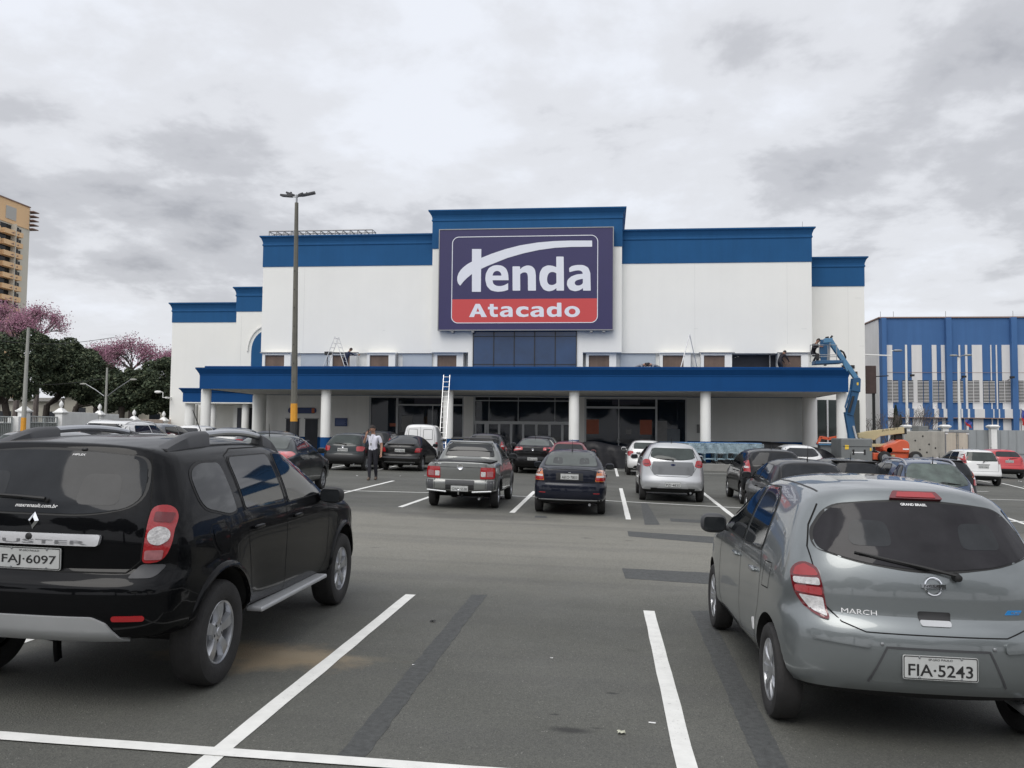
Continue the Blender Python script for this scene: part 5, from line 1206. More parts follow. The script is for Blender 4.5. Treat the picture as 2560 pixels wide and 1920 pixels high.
wed = [(-0.60,1.065,0.06),(0.60,1.065,0.06),(0.50,1.355,0.08),(-0.50,1.355,0.08)]
sedan_lamps = [dict(poly=[(0.555,0.755,0.02),(0.77,0.755,0.03),(0.775,0.90,0.03),(0.73,0.985,0.03),(0.60,0.985,0.03)], mat='lamp_orange', cells=[([(0.575,0.77),(0.765,0.77),(0.77,0.835),(0.565,0.835)],'lamp_red'), ([(0.58,0.845),(0.745,0.845),(0.745,0.885),(0.585,0.885)],'lamp_clear')])]
navy = simple('sedan', 4.15, 1.43, 1.63, 0.85, 2.37, outline=sedan_outline(4.15, 1.43), side=[[(0.98,0.99,0.05),(1.85,0.985,0.02),(1.85,1.32,0.03),(1.28,1.32,0.08)], [(1.92,0.985,0.02),(2.85,1.0,0.04),(2.32,1.31,0.08),(1.92,1.33,0.03)]], rearw=wed, rglass='car_glass_see', belt=0.94, roof_w=0.56, hood=0.9,
    c=dict(top=0.09, rear=0.20, front=0.30, bot=0.07), gs=gaps5(0,0,0,0.30,0.94,1.10,1.88,2.92,1.34), gr=[[(-0.72,1.02),(-0.55,1.01),(-0.53,0.735),(0.53,0.735),(0.55,1.01),(0.72,1.02)], [(-0.55,1.0),(0.55,1.0)]],
    patches=[('plate_recess','R',[(-0.30,0.765),(0.30,0.765),(0.29,0.93),(-0.29,0.93)],'plastic_black',0.002), ('reflector','RR',[(0.52,0.49),(0.66,0.49),(0.66,0.505),(0.52,0.505)],'lamp_red',0.005), ('bumper_strip','R',[(-0.74,0.335),(0.74,0.335),(0.74,0.355),(-0.74,0.355)],'silver_plastic',0.004)],
    lamps=sedan_lamps, plate=(0,0.85,0.0), extra=ex_sedan, rim_mat='rim_grey')
mat('vw_lamp', (0.62, 0.10, 0.10), 0.15, coat=1.0)
def ex_black_sedan(root, sk, sp, pm, hero): antenna(root, sk, 1.25, 0.3, -0.2); small_badge(root, sk, 0.96, 'ring', 'chrome', 0.045)
bsed = simple('modern_sedan', 4.29, 1.46, 1.70, 0.88, 2.37, outline=sedan_outline(4.29, 1.46, 1.06, 0.60, 1.15, 0.64), side=[[(1.0,1.03,0.05),(1.9,1.02,0.02),(1.9,1.35,0.03),(1.32,1.35,0.08)], [(1.97,1.02,0.02),(2.95,1.03,0.04),(2.42,1.34,0.08),(1.97,1.36,0.03)]], rearw=[(-0.62,1.12,0.06),(0.62,1.12,0.06),(0.52,1.385,0.08),(-0.52,1.385,0.08)], rglass='car_glass_see', belt=0.99, roof_w=0.58,
    gs=gaps5(0,0,0,0.30,0.99,1.12,1.92,3.0,1.38), gr=[[(-0.5,1.08),(-0.46,0.70),(0.46,0.70),(0.5,1.08)]],
    lamps=[dict(poly=[(0.40,0.955,0.02),(0.77,0.90,0.03),(0.80,1.0,0.05),(0.74,1.06,0.03),(0.42,1.055,0.02)], mat='vw_lamp', cells=[([(0.47,0.975),(0.70,0.955),(0.70,0.985),(0.47,1.0)],'lamp_clear')])], plate=(0,0.60,0.0), plate_size=(0.40,0.12), extra=ex_black_sedan)
# boxy hatchback
def ex_gol(root, sk, sp, pm, hero): small_badge(root, sk, 0.90, 'ring', 'chrome', 0.045); wiper(root, sk, (0.1, 0.99), (-0.32, 1.03))
gol = simple('boxy_hatch', 3.87, 1.41, 1.65, 0.66, 2.465, zg=0.97, bump=0.60, gy=0.09, gt=0.44, side=win5(0.66, 2.465, 0.93, 1.41), rearw=[(-0.60,0.995,0.08),(0.60,0.995,0.08),(0.52,1.315,0.10),(-0.52,1.315,0.10)], rglass='car_glass_pale',
    roof_w=0.56, gr=[[(-0.54,1.34),(-0.66,1.0),(-0.62,0.66),(0.62,0.66),(0.66,1.0),(0.54,1.34)]],
    lamps=[dict(poly=[(0.52,0.745,0.04),(0.75,0.745,0.06),(0.77,0.90,0.05),(0.70,0.93,0.05),(0.50,0.925,0.06)], mat='lamp_red')], plate=(0,0.79,0.0), lower=(0.60,'plastic_black'), extra=ex_gol, rim_mat='rim_grey')
# slope-back dark hatch
def ex_slope(root, sk, sp, pm, hero):
    m = MB(); m.box(-0.55, 0.55, 0.16, 0.24, 1.03, 1.065); m.obj('spoiler', pm, root, bevel=0.012); small_badge(root, sk, 0.955, 'oval', 'chrome', 0.02)
slope = simple('slope_back', 4.0, 1.40, 1.63, 0.75, 2.45, outline=([(0.14,0.26,0.06),(0.02,0.36,0.06),(0.0,0.50,0.05),(0.02,0.63,0.03),(0.07,0.66,0.03),(0.07,0.92,0.2),(0.12,1.01,0.08),(0.50,1.18,0.4),(0.95,1.35,0.3),(1.4,1.395,0.5),(1.95,1.37,0.4),(2.85,0.98,0.28),(3.4,0.90,0.4),(3.88,0.76,0.2),(4.0,0.54,0.16),(3.98,0.33,0.1),(3.84,0.22,0.08),(2.0,0.20,0.3)], (0,6,13,16)),
    side=win5(0.75, 2.45, 0.93, 1.38, 0.1), rearw=[(-0.60,1.045,0.06),(0.60,1.045,0.06),(0.48,1.315,0.08),(-0.48,1.315,0.08)], belt=0.92, roof_w=0.54, gr=[[(-0.56,1.02),(-0.54,0.68),(0.54,0.68),(0.56,1.02)]],
    patches=[('bumper_strip','R',[(-0.76,0.50),(0.76,0.50),(0.76,0.56),(-0.76,0.56)],'plastic_grey',0.006), ('bumper_slot','R',[(-0.6,0.33),(0.6,0.33),(0.6,0.37),(-0.6,0.37)],'rim_grey',0.003)],
    lamps=[dict(poly=[(0.56,0.74,0.03),(0.76,0.74,0.03),(0.77,0.90,0.03),(0.62,0.91,0.03)], mat='lamp_red')], plate=(0,0.80,0.0), extra=ex_slope)
# white boxy compact with door lettering
def ex_white(root, sk, sp, pm, hero):
    small_badge(root, sk, 0.93, 'ring', 'chrome', 0.04); sk.word('PR', (-0.33, 0.905), 0.20, 0.12, 'R', 0.005, 0.05).obj('door_lettering', 'plastic_black', root, fix=False)
    sk.word('GOL', (-0.47, 1.02), 0.13, 0.035, 'R', 0.005, 0.02).obj('model_lettering', 'chrome', root, fix=False)
wgol = simple('white_compact', 3.9, 1.46, 1.66, 0.66, 2.465, zg=1.04, bump=0.62, gy=0.09, gt=0.42, side=win5(0.66, 2.465, 0.99, 1.46), rearw=[(-0.55,1.10,0.08),(0.55,1.10,0.08),(0.50,1.355,0.10),(-0.50,1.355,0.10)], rglass='car_glass_pale', belt=0.99, roof_w=0.575,
    gr=[[(-0.52,1.38),(-0.62,1.08),(-0.58,0.68),(0.58,0.68),(0.62,1.08),(0.52,1.38)]], lamps=[dict(poly=[(0.56,0.82,0.03),(0.76,0.80,0.05),(0.78,0.97,0.05),(0.70,1.02,0.04),(0.55,1.0,0.04)], mat='lamp_red')],
    patches=[('lower_grille','R',[(-0.55,0.33),(0.55,0.33),(0.50,0.42),(-0.50,0.42)],'plastic_black',0.004)], plate=(0,0.52,0.0), extra=ex_white)
# wagon with silver rails
def rails(root, sk, y0, y1, x, mt='rim_silver', h=0.055, r=0.017):
    for sg in (1, -1):
        pts = []
        for k in range(17):
            t = k/16; y = y0+(y1-y0)*t; p, n = sk.hit(sg*x, y, 'T'); pts.append((p.x, y, p.z+h*min(1, 5*min(t, 1-t))**0.6-0.01))
        m = MB(); m.tube(pts, r, 8); m.obj('roof_rail', mt, root, smooth=True)
def ex_wagon(root, sk, sp, pm, hero):
    rails(root, sk, 0.62, 2.3, 0.50, 'rim_silver', 0.075, 0.02); wiper(root, sk, (0.06, 1.0), (0.42, 0.98)); antenna(root, sk, 0.55, 0.17, -0.2)
    sk.patch(rpoly([(-0.03,1.395),(0.09,1.395),(0.09,1.408),(-0.03,1.408)], 0.004), 'R', 0.01, 0.08).obj('window_sticker', 'sticker_white', root)
wag = simple('wagon', 4.03, 1.47, 1.66, 0.75, 2.44, zg=0.98, bump=0.60, gy=0.12, gt=0.56, side=win5(0.75, 2.44, 0.95, 1.47, 0.2, 0.1)+[[(0.42,1.03,0.06),(0.90,1.0,0.03),(0.90,1.33,0.04),(0.66,1.33,0.1)]], rearw=[(-0.62,0.98,0.12),(-0.3,0.93,0.2),(0.3,0.93,0.2),(0.62,0.98,0.12),(0.60,1.12,0.1),(0.47,1.385,0.12),(-0.47,1.385,0.12),(-0.60,1.12,0.1)], rglass='wagon_glass', belt=0.95, roof_w=0.56,
    gr=[[(-0.50,1.42),(-0.66,1.0),(-0.60,0.66),(0.60,0.66),(0.66,1.0),(0.50,1.42)]], lamps=[dict(poly=[(0.66,0.72,0.03),(0.77,0.74,0.04),(0.79,0.90,0.05),(0.70,1.0,0.03),(0.655,0.95,0.03)], mat='lamp_clear', cells=[([(0.675,0.82),(0.76,0.82),(0.765,0.90),(0.675,0.92)],'lamp_red')])], plate=(0,0.78,0.0), extra=ex_wagon)
mat('wagon_glass', (0.06, 0.08, 0.07), 0.05, spec=0.6, coat=0.3, var=0.6, vscale=3.2)
# white and red tall-lamp hatch
def ex_fiesta(root, sk, sp, pm, hero): small_badge(root, sk, 0.955, 'oval', 'chrome', 0.035); wiper(root, sk, (0.03, 1.01), (0.40, 1.045)); antenna(root, sk, 2.2, 0.15, -0.1)
fie = simple('tall_lamp_hatch', 3.93, 1.49, 1.68, 0.63, 2.49, zg=0.98, bump=0.56, gy=0.09, gt=0.36, side=win5(0.63, 2.49, 0.96, 1.49, 0.0), rearw=[(-0.58,1.02,0.04),(0.58,1.02,0.04),(0.53,1.375,0.07),(-0.53,1.375,0.07)], rglass='car_glass_pale', belt=0.95, roof_w=0.59,
    gr=[[(-0.55,1.40),(-0.62,1.0),(-0.60,0.60),(0.60,0.60),(0.62,1.0),(0.55,1.40)]], lamps=[dict(poly=[(0.63,0.90,0.02),(0.755,0.93,0.04),(0.73,1.12,0.1),(0.65,1.36,0.03),(0.58,1.38,0.02),(0.62,1.12,0.1)], mat='lamp_red')],
    patches=[('plate_bar','R',[(-0.26,0.865),(0.26,0.865),(0.26,0.885),(-0.26,0.885)],'plastic_black',0.008)], plate=(0,0.79,0.0), extra=ex_fiesta, lower=(0.40,'plastic_black'))
red = simple('red_hatch', 3.97, 1.48, 1.72, 0.62, 2.49, zg=1.05, bump=0.62, gy=0.09, gt=0.46, side=win5(0.62, 2.49, 1.0, 1.48), rearw=[(-0.58,1.10,0.08),(0.58,1.10,0.08),(0.48,1.36,0.10),(-0.48,1.36,0.10)], belt=1.0, roof_w=0.56,
    gr=[[(-0.5,1.4),(-0.62,1.06),(-0.55,0.68),(0.55,0.68),(0.62,1.06),(0.5,1.4)]], lamps=[dict(poly=[(0.58,0.88,0.03),(0.77,0.90,0.04),(0.78,1.05,0.05),(0.68,1.13,0.04),(0.57,1.05,0.03)], mat='lamp_red')], plate=(0,0.87,0.0), lower=(0.52,'plastic_black'), extra=ex_fiesta)
punto = simple('white_round_hatch', 4.03, 1.50, 1.69, 0.66, 2.51, zg=1.06, bump=0.62, gy=0.10, gt=0.52, side=win5(0.66, 2.51, 1.0, 1.50, 0.05), rearw=[(-0.60,1.12,0.12),(-0.3,1.07,0.2),(0.3,1.07,0.2),(0.60,1.12,0.12),(0.46,1.37,0.10),(-0.46,1.37,0.10)], belt=1.0, roof_w=0.55, c=dict(top=0.14, rear=0.26, front=0.3, bot=0.07),
    gr=[[(-0.5,1.4),(-0.66,1.1),(-0.6,0.68),(0.6,0.68),(0.66,1.1),(0.5,1.4)]], lamps=[dict(poly=[(0.60,0.93,0.02),(0.77,0.92,0.04),(0.79,1.0,0.04),(0.72,1.06,0.03),(0.60,1.0,0.03)], mat='lamp_red')], plate=(0,0.83,0.0), extra=ex_gol)
# dark wagon/van types with a long roof
def ex_dark(root, sk, sp, pm, hero): antenna(root, sk, 0.8, 0.14, -0.1); wiper(root, sk, (0.05, 1.07), (-0.35, 1.10))
mini = simple('small_mpv', 4.0, 1.50, 1.70, 0.70, 2.5, zg=1.04, bump=0.60, gy=0.09, gt=0.30, side=win5(0.70, 2.5, 1.0, 1.50, -0.1), rearw=[(-0.60,1.08,0.06),(0.60,1.08,0.06),(0.56,1.40,0.08),(-0.56,1.40,0.08)], belt=1.0, roof_w=0.60, glass='car_glass_tint', rglass='suv_rear_glass',
    gr=[[(-0.6,1.42),(-0.68,1.08),(-0.62,0.66),(0.62,0.66),(0.68,1.08),(0.6,1.42)]], lamps=[dict(poly=[(0.64,0.86,0.03),(0.78,0.86,0.03),(0.79,1.10,0.03),(0.66,1.20,0.03)], mat='lamp_red', cells=[([(0.67,0.98),(0.77,0.98),(0.77,1.03),(0.67,1.03)],'lamp_clear')])], plate=(0,0.80,0.0), extra=ex_dark)
def ex_spoiler(root, sk, sp, pm, hero):
    ex_dark(root, sk, sp, pm, hero); a, n = sk.hit(0, 1.46, 'R'); m = MB(); m.box(-0.52, 0.52, a.y-0.06, a.y+0.22, 1.435, 1.465); m.obj('spoiler', 'plastic_black', root, bevel=0.012)
spo = dict(mini); spo['key'] = 'spoiler_hatch'; spo['extra'] = ex_spoiler; spo['lamps'] = [dict(poly=[(0.655,0.80,0.03),(0.79,0.82,0.03),(0.80,1.10,0.06),(0.70,1.20,0.05)], mat='lamp_red', cells=[([(0.68,1.04),(0.78,1.04),(0.77,1.12),(0.71,1.16)],'lamp_orange'), ([(0.67,0.97),(0.79,0.97),(0.785,1.02),(0.68,1.02)],'lamp_clear')])]
# pickup: short bed and a cab
def ex_pickup(root, sk, sp, pm, hero):
    small_badge(root, sk, 0.965, 'ring', 'chrome', 0.075)
    sk.word('Strada', (-0.52, 1.035), 0.14, 0.032, 'R', 0.005, 0.02).obj('model_lettering', 'chrome', root, fix=False)
    m = MB(); m.box(-0.70, 0.70, 0.12, 1.33, 1.085, 1.092); m.obj('bed_cover', 'plastic_black', root, bevel=0.01)
    m = MB()                                    # hoop behind the cab and a roof rack
    m.tube([(-0.70, 1.46, 1.08), (-0.60, 1.55, 1.42), (-0.53, 1.60, 1.52), (0.53, 1.60, 1.52), (0.60, 1.55, 1.42), (0.70, 1.46, 1.08)], 0.022, 8); m.obj('roll_hoop', 'rim_grey', root, smooth=True)
    m = MB(); m.tube([(-0.54, 1.42, 1.31), (0.54, 1.42, 1.31)], 0.010, 6); m.tube([(-0.58, 1.38, 1.20), (0.58, 1.38, 1.20)], 0.010, 6); m.obj('window_guard', 'plastic_black', root, smooth=True)
    m = MB()
    for x in (-0.52, 0.52): m.tube([(x, 1.68, 1.575), (x, 2.75, 1.565)], 0.014, 6)
    for y in (1.68, 2.0, 2.35, 2.72): m.tube([(-0.52, y, 1.585), (0.52, y, 1.585)], 0.014, 6)
    for x in (-0.52, 0.52):
        for y in (1.8, 2.6): m.tube([(x, y, 1.50), (x, y, 1.61)], 0.016, 6)
    for x in (-0.52, 0.52): m.tube([(x, 1.66, 1.58), (x, 2.74, 1.58)], 0.016, 6)
    m.obj('roof_rack', 'plastic_black', root, smooth=True)
    m = MB(); m.box(-0.54, 0.54, 1.95, 2.35, 1.60, 1.62); m.obj('rack_board', 'plastic_grey', root, bevel=0.01)
    m = MB()
    for sg in (-1, 1): m.tube([(sg*0.30, -0.05, 0.40), (sg*0.74, -0.04, 0.43)], 0.022, 6)
    m.obj('step_bar', 'rim_grey', root, smooth=True)
    m = MB(); m.tube([(0, 0.1, 0.36), (0, -0.12, 0.36), (0, -0.12, 0.42)], 0.02, 6); m.sq((0, -0.12, 0.44), (0.026,)*3); m.obj('tow_hitch', 'chrome', root, smooth=True)
    for sg, vw in ((1, 'S'), (-1, 'P')):
        for yw in sp['axles']:
            m = MB(); R0 = sp['wr']+0.06; vs = []; k = 18
            for i in range(k+1):
                a = radians(-10)+(pi+radians(20))*i/k
                for r_, o_ in ((R0-0.004, -0.02), (R0+0.004, 0.022), (R0+0.055, 0.018), (R0+0.07, 0.0)):
                    p, n = sk.hit(yw+max(r_, R0+0.012)*cos(a), sp['wr']+0.01+max(r_, R0+0.012)*sin(a), vw); vs.append((p.x+sg*o_, yw+r_*cos(a), sp['wr']+0.01+r_*sin(a)))
            m.add(vs, [(i*4+j, i*4+j+1, (i+1)*4+j+1, (i+1)*4+j) for i in range(k) for j in range(3)]); m.obj('arch_moulding', 'plastic_grey', root, smooth=True, sharp=60)
pick = simple('pickup', 4.44, 1.56, 1.68, 0.80, 2.72, wr=0.31, outline=([(0.16,0.36,0.06),(0.01,0.42,0.05),(0.0,0.60,0.04),(0.01,0.655,0.02),(0.05,0.67,0.02),(0.035,0.86,0.3),(0.045,1.075,0.03),(0.20,1.085,0.1),(1.30,1.10,0.06),(1.50,1.44,0.2),(1.62,1.53,0.12),(2.2,1.56,0.4),(2.55,1.51,0.3),(3.30,1.06,0.28),(3.9,0.98,0.4),(4.30,0.82,0.2),(4.44,0.58,0.15),(4.42,0.38,0.1),(4.26,0.28,0.08),(2.2,0.27,0.3)], (0,6,15,18)),
    side=[[(1.70,1.13,0.04),(2.02,1.12,0.02),(2.02,1.45,0.03),(1.80,1.44,0.08)], [(2.08,1.12,0.02),(3.08,1.13,0.04),(2.56,1.44,0.08),(2.08,1.46,0.03)]], rearw=[(-0.60,1.17,0.05),(0.60,1.17,0.05),(0.52,1.47,0.08),(-0.52,1.47,0.08)], belt=1.06, roof_w=0.575, yw=[(0,0.975),(0.5,0.99),(1,1),(3.4,1.0),(4.0,0.96),(4.44,0.86)],
    c=dict(top=0.06, rear=0.09, front=0.3, bot=0.06), gs=[[(2.06,1.48),(2.05,0.4),(3.0,0.38),(3.12,0.7),(3.10,1.08)]], gr=[[(-0.59,1.07),(-0.59,0.44)], [(0.59,0.44),(0.59,1.07)], [(-0.59,0.955),(-0.09,0.955)], [(0.09,0.955),(0.59,0.955)]],
    patches=[('bumper_centre','R',[(-0.33,0.40),(0.33,0.40),(0.33,0.56),(-0.33,0.56)],'plastic_black',0.004), ('bumper_top','R',[(-0.34,0.57),(0.34,0.57),(0.34,0.66),(-0.34,0.66)],'plastic_grey',0.006), ('bumper_wing','RR',[(0.62,0.46),(0.80,0.46),(0.80,0.66),(0.62,0.66)],'plastic_grey',0.008)],
    lamps=[dict(poly=[(0.46,0.70,0.02),(0.585,0.70,0.02),(0.775,0.71,0.03),(0.79,0.80,0.03),(0.78,0.965,0.03),(0.47,0.965,0.03)], mat='lamp_red', cells=[([(0.61,0.755),(0.745,0.755),(0.745,0.875),(0.61,0.875)],'lamp_pinkish'), ([(0.48,0.755),(0.585,0.755),(0.585,0.865),(0.48,0.865)],'lamp_clear')])],
    plate=(0,0.475,0.0), extra=ex_pickup, mirror=(2.85,1.16), handles=((2.2,0.98),), mirror_mat='plastic_black')
# small panel van
def ex_van(root, sk, sp, pm, hero):
    for sg in (-1, 1): sk.patch(rpoly([(sg*0.34-0.20,1.18),(sg*0.34+0.20,1.18),(sg*0.34+0.18,1.60),(sg*0.34-0.18,1.60)] if sg > 0 else [(sg*0.34-0.20,1.18),(sg*0.34+0.20,1.18),(sg*0.34+0.18,1.60),(sg*0.34-0.18,1.60)], 0.06), 'R', 0.006, 0.1).obj('door_panel', pm, root, smooth=True, sharp=40, fix=False)
    g = MB()
    for sg in (-1, 1): sk.ribbon([(sg*0.34-0.215,1.16),(sg*0.34+0.215,1.16),(sg*0.34+0.195,1.62),(sg*0.34-0.195,1.62)], 'R', 0.018, 0.004, mb=g, closed=True)
    g.obj('panel_seal', 'rubber', root, fix=False)
van = simple('panel_van', 4.1, 1.86, 1.66, 0.75, 2.58, wr=0.30, outline=([(0.14,0.32,0.06),(0.01,0.38,0.05),(0.0,0.56,0.04),(0.03,0.60,0.02),(0.04,1.1,0.4),(0.14,1.78,0.12),(0.28,1.84,0.15),(1.5,1.87,0.5),(2.0,1.80,0.2),(2.15,1.62,0.15),(2.35,1.52,0.2),(3.15,1.06,0.3),(3.6,0.95,0.4),(3.98,0.78,0.2),(4.1,0.55,0.15),(4.08,0.35,0.1),(3.92,0.24,0.08),(2.0,0.24,0.3)], (0,5,13,16)),
    side=[[(2.2,1.06,0.03),(2.95,1.06,0.04),(2.55,1.40,0.08),(2.2,1.44,0.03)]], rearw=[(-0.01,1.2,0.001),(0.01,1.2,0.001),(0.01,1.22,0.001),(-0.01,1.22,0.001)], belt=1.0, roof_w=0.62, c=dict(top=0.10, rear=0.09, front=0.3, bot=0.06), creases=((1.25,0.006,0.04),(1.45,0.006,0.04),(1.65,0.006,0.04)),
    gs=[[(2.14,1.5),(2.12,0.4),(2.9,0.38),(3.0,1.03)]], gr=[[(0,0.62),(0,1.80)], [(-0.68,0.64),(-0.66,1.2),(-0.58,1.72)], [(0.68,0.64),(0.66,1.2),(0.58,1.72)]], lamps=[dict(poly=[(0.70,0.80,0.02),(0.78,0.80,0.02),(0.78,1.05,0.02),(0.70,1.05,0.02)], mat='lamp_red')], plate=(-0.25,0.55,0.0), extra=ex_van, mirror=(2.75,1.12), handles=((2.25,0.9),))
van['zw'] = [(0.15,0.79),(0.30,0.81),(0.6,0.825),(1.0,0.815),(1.4,0.78),(1.75,0.70),(1.87,0.64)]
# paints
paint('silver', (0.52, 0.53, 0.54), 0.5, 0.35, 0.08); paint('navy', (0.005, 0.007, 0.016), 0.0, 0.3, 0.03, 0.55, 0.15); paint('black_a', (0.003, 0.003, 0.0035), 0.0, 0.3, 0.02, 0.55, 0.15); paint('black_b', (0.005, 0.005, 0.005), 0.0, 0.35, 0.04, 0.55, 0.2)
paint('pickup_grey', (0.19, 0.197, 0.19), 0.5, 0.36, 0.12); paint('white_car', (0.72, 0.72, 0.71), 0.0, 0.35, 0.06); paint('green_black', (0.006, 0.012, 0.014), 0.1, 0.3, 0.07, 0.6, 0.3)
paint('blue_wagon', (0.045, 0.075, 0.14), 0.5, 0.33, 0.06); paint('red_car', (0.50, 0.025, 0.03), 0.0, 0.35, 0.06); paint('dark_red', (0.20, 0.02, 0.025), 0.2, 0.35, 0.10); paint('dark_grey', (0.05, 0.052, 0.056), 0.4, 0.35, 0.1); paint('grey_mid', (0.20, 0.205, 0.21), 0.5, 0.35, 0.1)
def CAR(sp, pnt, name, label, cat, px=None, py=None, at=None, rz=0.0, plate=None, scale=1.0, side=0, hero=False, group=None):
    """px, py: where the rear tyres (side 0: midway, 1: right, -1: left) meet the ground in the photo"""
    r, sk = make_car(sp, pnt, name, plate, hero=hero); tag(r, label, cat, group or 'cars parked in the lot')
    if at is None:
        p = gnd(px, py); f = Vector((-sin(rz), cos(rz), 0)); rr = Vector((cos(rz), sin(rz), 0)); o = p - f*sp['axles'][0]*scale - rr*(side*(sp['W']/2-0.06)*scale); at = (o.x, o.y)
    place(r, at[0], at[1], rz, scale=scale); return r
def build_cars():
    q_ = gnd(806, 1224); GS = (q_.x-0.82+sin(radians(3))*3.25, q_.y-3.25)
    r, _ = make_car(du, 'suv_black', 'parked_suv', 'FAJ·6097', 'SP-SÃO PAULO', hero=True); tag(r, 'glossy black SUV with grey roof rails and silver running boards, plate ending in 6097', 'car', 'cars parked in the lot')
    a_, b_ = gnd(559, 1707), gnd(851, 1512); v_ = b_-a_; rz_ = atan2(-v_.x, v_.y); f_ = Vector((-sin(rz_), cos(rz_), 0)); r_ = Vector((cos(rz_), sin(rz_), 0)); o_ = a_.lerp(b_, 0.5)-f_*(0.82+2.673/2)-r_*0.895
    print('suv', v_.length, math.degrees(rz_), o_); place(r, o_.x, o_.y, rz_)
    r, _ = make_car(ma, 'steel_grey', 'parked_hatchback', 'FIA·5243', 'SP-SÃO PAULO', hero=True); tag(r, 'rounded metallic grey hatchback with tall red and clear tail lights and a rear wiper', 'car', 'cars parked in the lot')
    place(r, 1.834, 5.066, radians(1.04))
    CAR(pick, 'pickup_grey', 'parked_pickup', 'grey pickup with a black roof rack and a covered bed, ring badge on its tailgate', 'pickup', 1161, 1266, scale=0.94, plate='GWK·5538')
    CAR(navy, 'navy', 'parked_sedan', 'dark navy sedan with orange and red tail lights beside the grey pickup', 'car', 1425, 1281, scale=0.945, plate='AKO·7803')
    CAR(ka, 'silver', 'parked_hatchback', 'silver hatchback with a darker tailgate panel, plate low in its bumper', 'car', 1677, 1252, plate='PZI·4835')
    CAR(mini, 'black_a', 'parked_hatchback', 'glossy black hatchback with tinted glass, next to the silver hatchback', 'car', 1853, 1259, side=-1, scale=0.96)
    b6 = dict(gol); b6['key'] = 'flat_glass'; b6['rear_glass'] = 'suv_rear_glass'
    def ex6(root, sk, sp, pm, hero): antenna(root, sk, 0.75, 0.3, -0.1)
    b6['extra'] = ex6
    CAR(b6, 'black_a', 'parked_hatchback', 'black car with a wide grey rear window and roof aerial, just beyond the grey hatchback', 'car', at=(3.75, 16.0), scale=0.95)
    CAR(wag, 'blue_wagon', 'parked_wagon', 'blue station wagon with silver roof rails and a misty rear window', 'car', at=(6.5, 17.6), scale=0.94)
    CAR(spo, 'black_b', 'parked_hatchback', 'dark hatchback with a black roof spoiler, partly hidden ahead of the blue wagon', 'car', at=(5.35, 19.0), scale=0.88)
    CAR(spo, 'black_a', 'parked_hatchback', 'black hatchback with an orange, clear and red tail light, right of the blue wagon', 'car', at=(8.25, 21.8), scale=0.90)
    CAR(fie, 'white_car', 'parked_hatchback', 'white hatchback with tall red lights beside its rear window, in front of the red car', 'car', 2494, 1215, side=1, plate='DXK·2461')
    CAR(red, 'red_car', 'parked_hatchback', 'bright red hatchback beside the grey hoarding', 'car', 2553, 1197, side=1, plate='EYV·3127')
    CAR(punto, 'white_car', 'parked_hatchback', 'rounded white hatchback in front of the black plastic sheeting', 'car', at=(7.1, 32.0))
    CAR(wgol, 'white_car', 'parked_hatchback', 'white compact with black PR lettering on its tailgate', 'car', 1568, 1187, side=-1, plate='AXY·5093')
    CAR(bsed, 'black_a', 'parked_sedan', 'black sedan with bright pink-red tail lights and a ring badge', 'car', 1286, 1181, side=-1, plate='PEG·3639')
    CAR(red, 'dark_red', 'parked_hatchback', 'dull red car of which only the roof shows over the navy sedan', 'car', at=(-1.35, 31.0), scale=0.93)
    CAR(mini, 'dark_grey', 'parked_hatchback', 'dark grey car beyond the black sedan with pink-red lights', 'car', at=(-3.0, 38.5))
    CAR(mini, 'dark_grey', 'parked_suv', 'dark car behind the grey pickup, beside its roof rack', 'car', at=(-5.0, 35.0), scale=1.03)
    CAR(van, 'white_car', 'panel_van', 'small white panel van with two blank rear doors', 'van', at=(-8.45, 38.6), rz=radians(6))
    CAR(slope, 'black_b', 'parked_hatchback', 'black slope-backed car right of the walking man, with a pale plate', 'car', 1008, 1176, plate='BVG·4063')
    CAR(gol, 'green_black', 'parked_hatchback', 'black boxy hatchback with square red lights left of the walking man', 'car', 866, 1175, plate='MJZ·9752')
    CAR(mini, 'black_b', 'parked_hatchback', 'dark hatchback directly behind the walking man', 'car', at=(-10.1, 36.5))
    CAR(bsed, 'green_black', 'parked_sedan', 'dark green sedan seen from its right side behind the black SUV', 'car', at=GS, rz=radians(3))
    CAR(gol, 'navy', 'parked_hatchback', 'navy hatchback between the dark green sedan and the boxy black one', 'car', at=(-12.6, 30.5), rz=radians(2))
    CAR(wgol, 'grey_mid', 'parked_hatchback', 'silver-grey car behind the yellow banded light pole', 'car', at=(-15.6, 33.5))
    CAR(punto, 'white_car', 'parked_hatchback', 'white car roof showing left of the yellow banded light pole', 'car', at=(-18.3, 35.5))
    su = dict(mini); su['key'] = 'tall_suv'
    def ex_su(root, sk, sp, pm, hero): rails(root, sk, 0.5, 2.4, 0.56, 'white_rail', 0.07, 0.02)
    su['extra'] = ex_su; mat('white_rail', (0.7, 0.7, 0.7), 0.4)
    CAR(su, 'white_car', 'parked_suv', 'white SUV with white roof rails seen over the roof of the black SUV', 'car', at=(-15.7, 25.0), scale=1.10)
    CAR(mini, 'grey_mid', 'parked_hatchback', 'silver car right of the white SUV with white roof rails', 'car', at=(-17.3, 30.0), scale=1.05)
    CAR(wgol, 'grey_mid', 'parked_hatchback', 'grey car at the far left edge beside the white pier', 'car', at=(-11.6, 15.6), scale=0.98)
    CAR(spo, 'dark_grey', 'parked_suv', 'dark car just left of the white SUV by the gate', 'car', at=(-10.3, 16.9), scale=0.95)
build_cars()
# ------------------------------------------------------------------ raised walk under the canopy
mat('kerb', (0.24, 0.235, 0.22), 0.85, var=0.1)
m = MB(); m.box(X_(1170, 1100, 43.2), CX1+0.6, 43.2, GY+0.6, -1.2, 0.36); tag(m.obj('pavement', 'kerb', bevel=0.02), kind='structure')
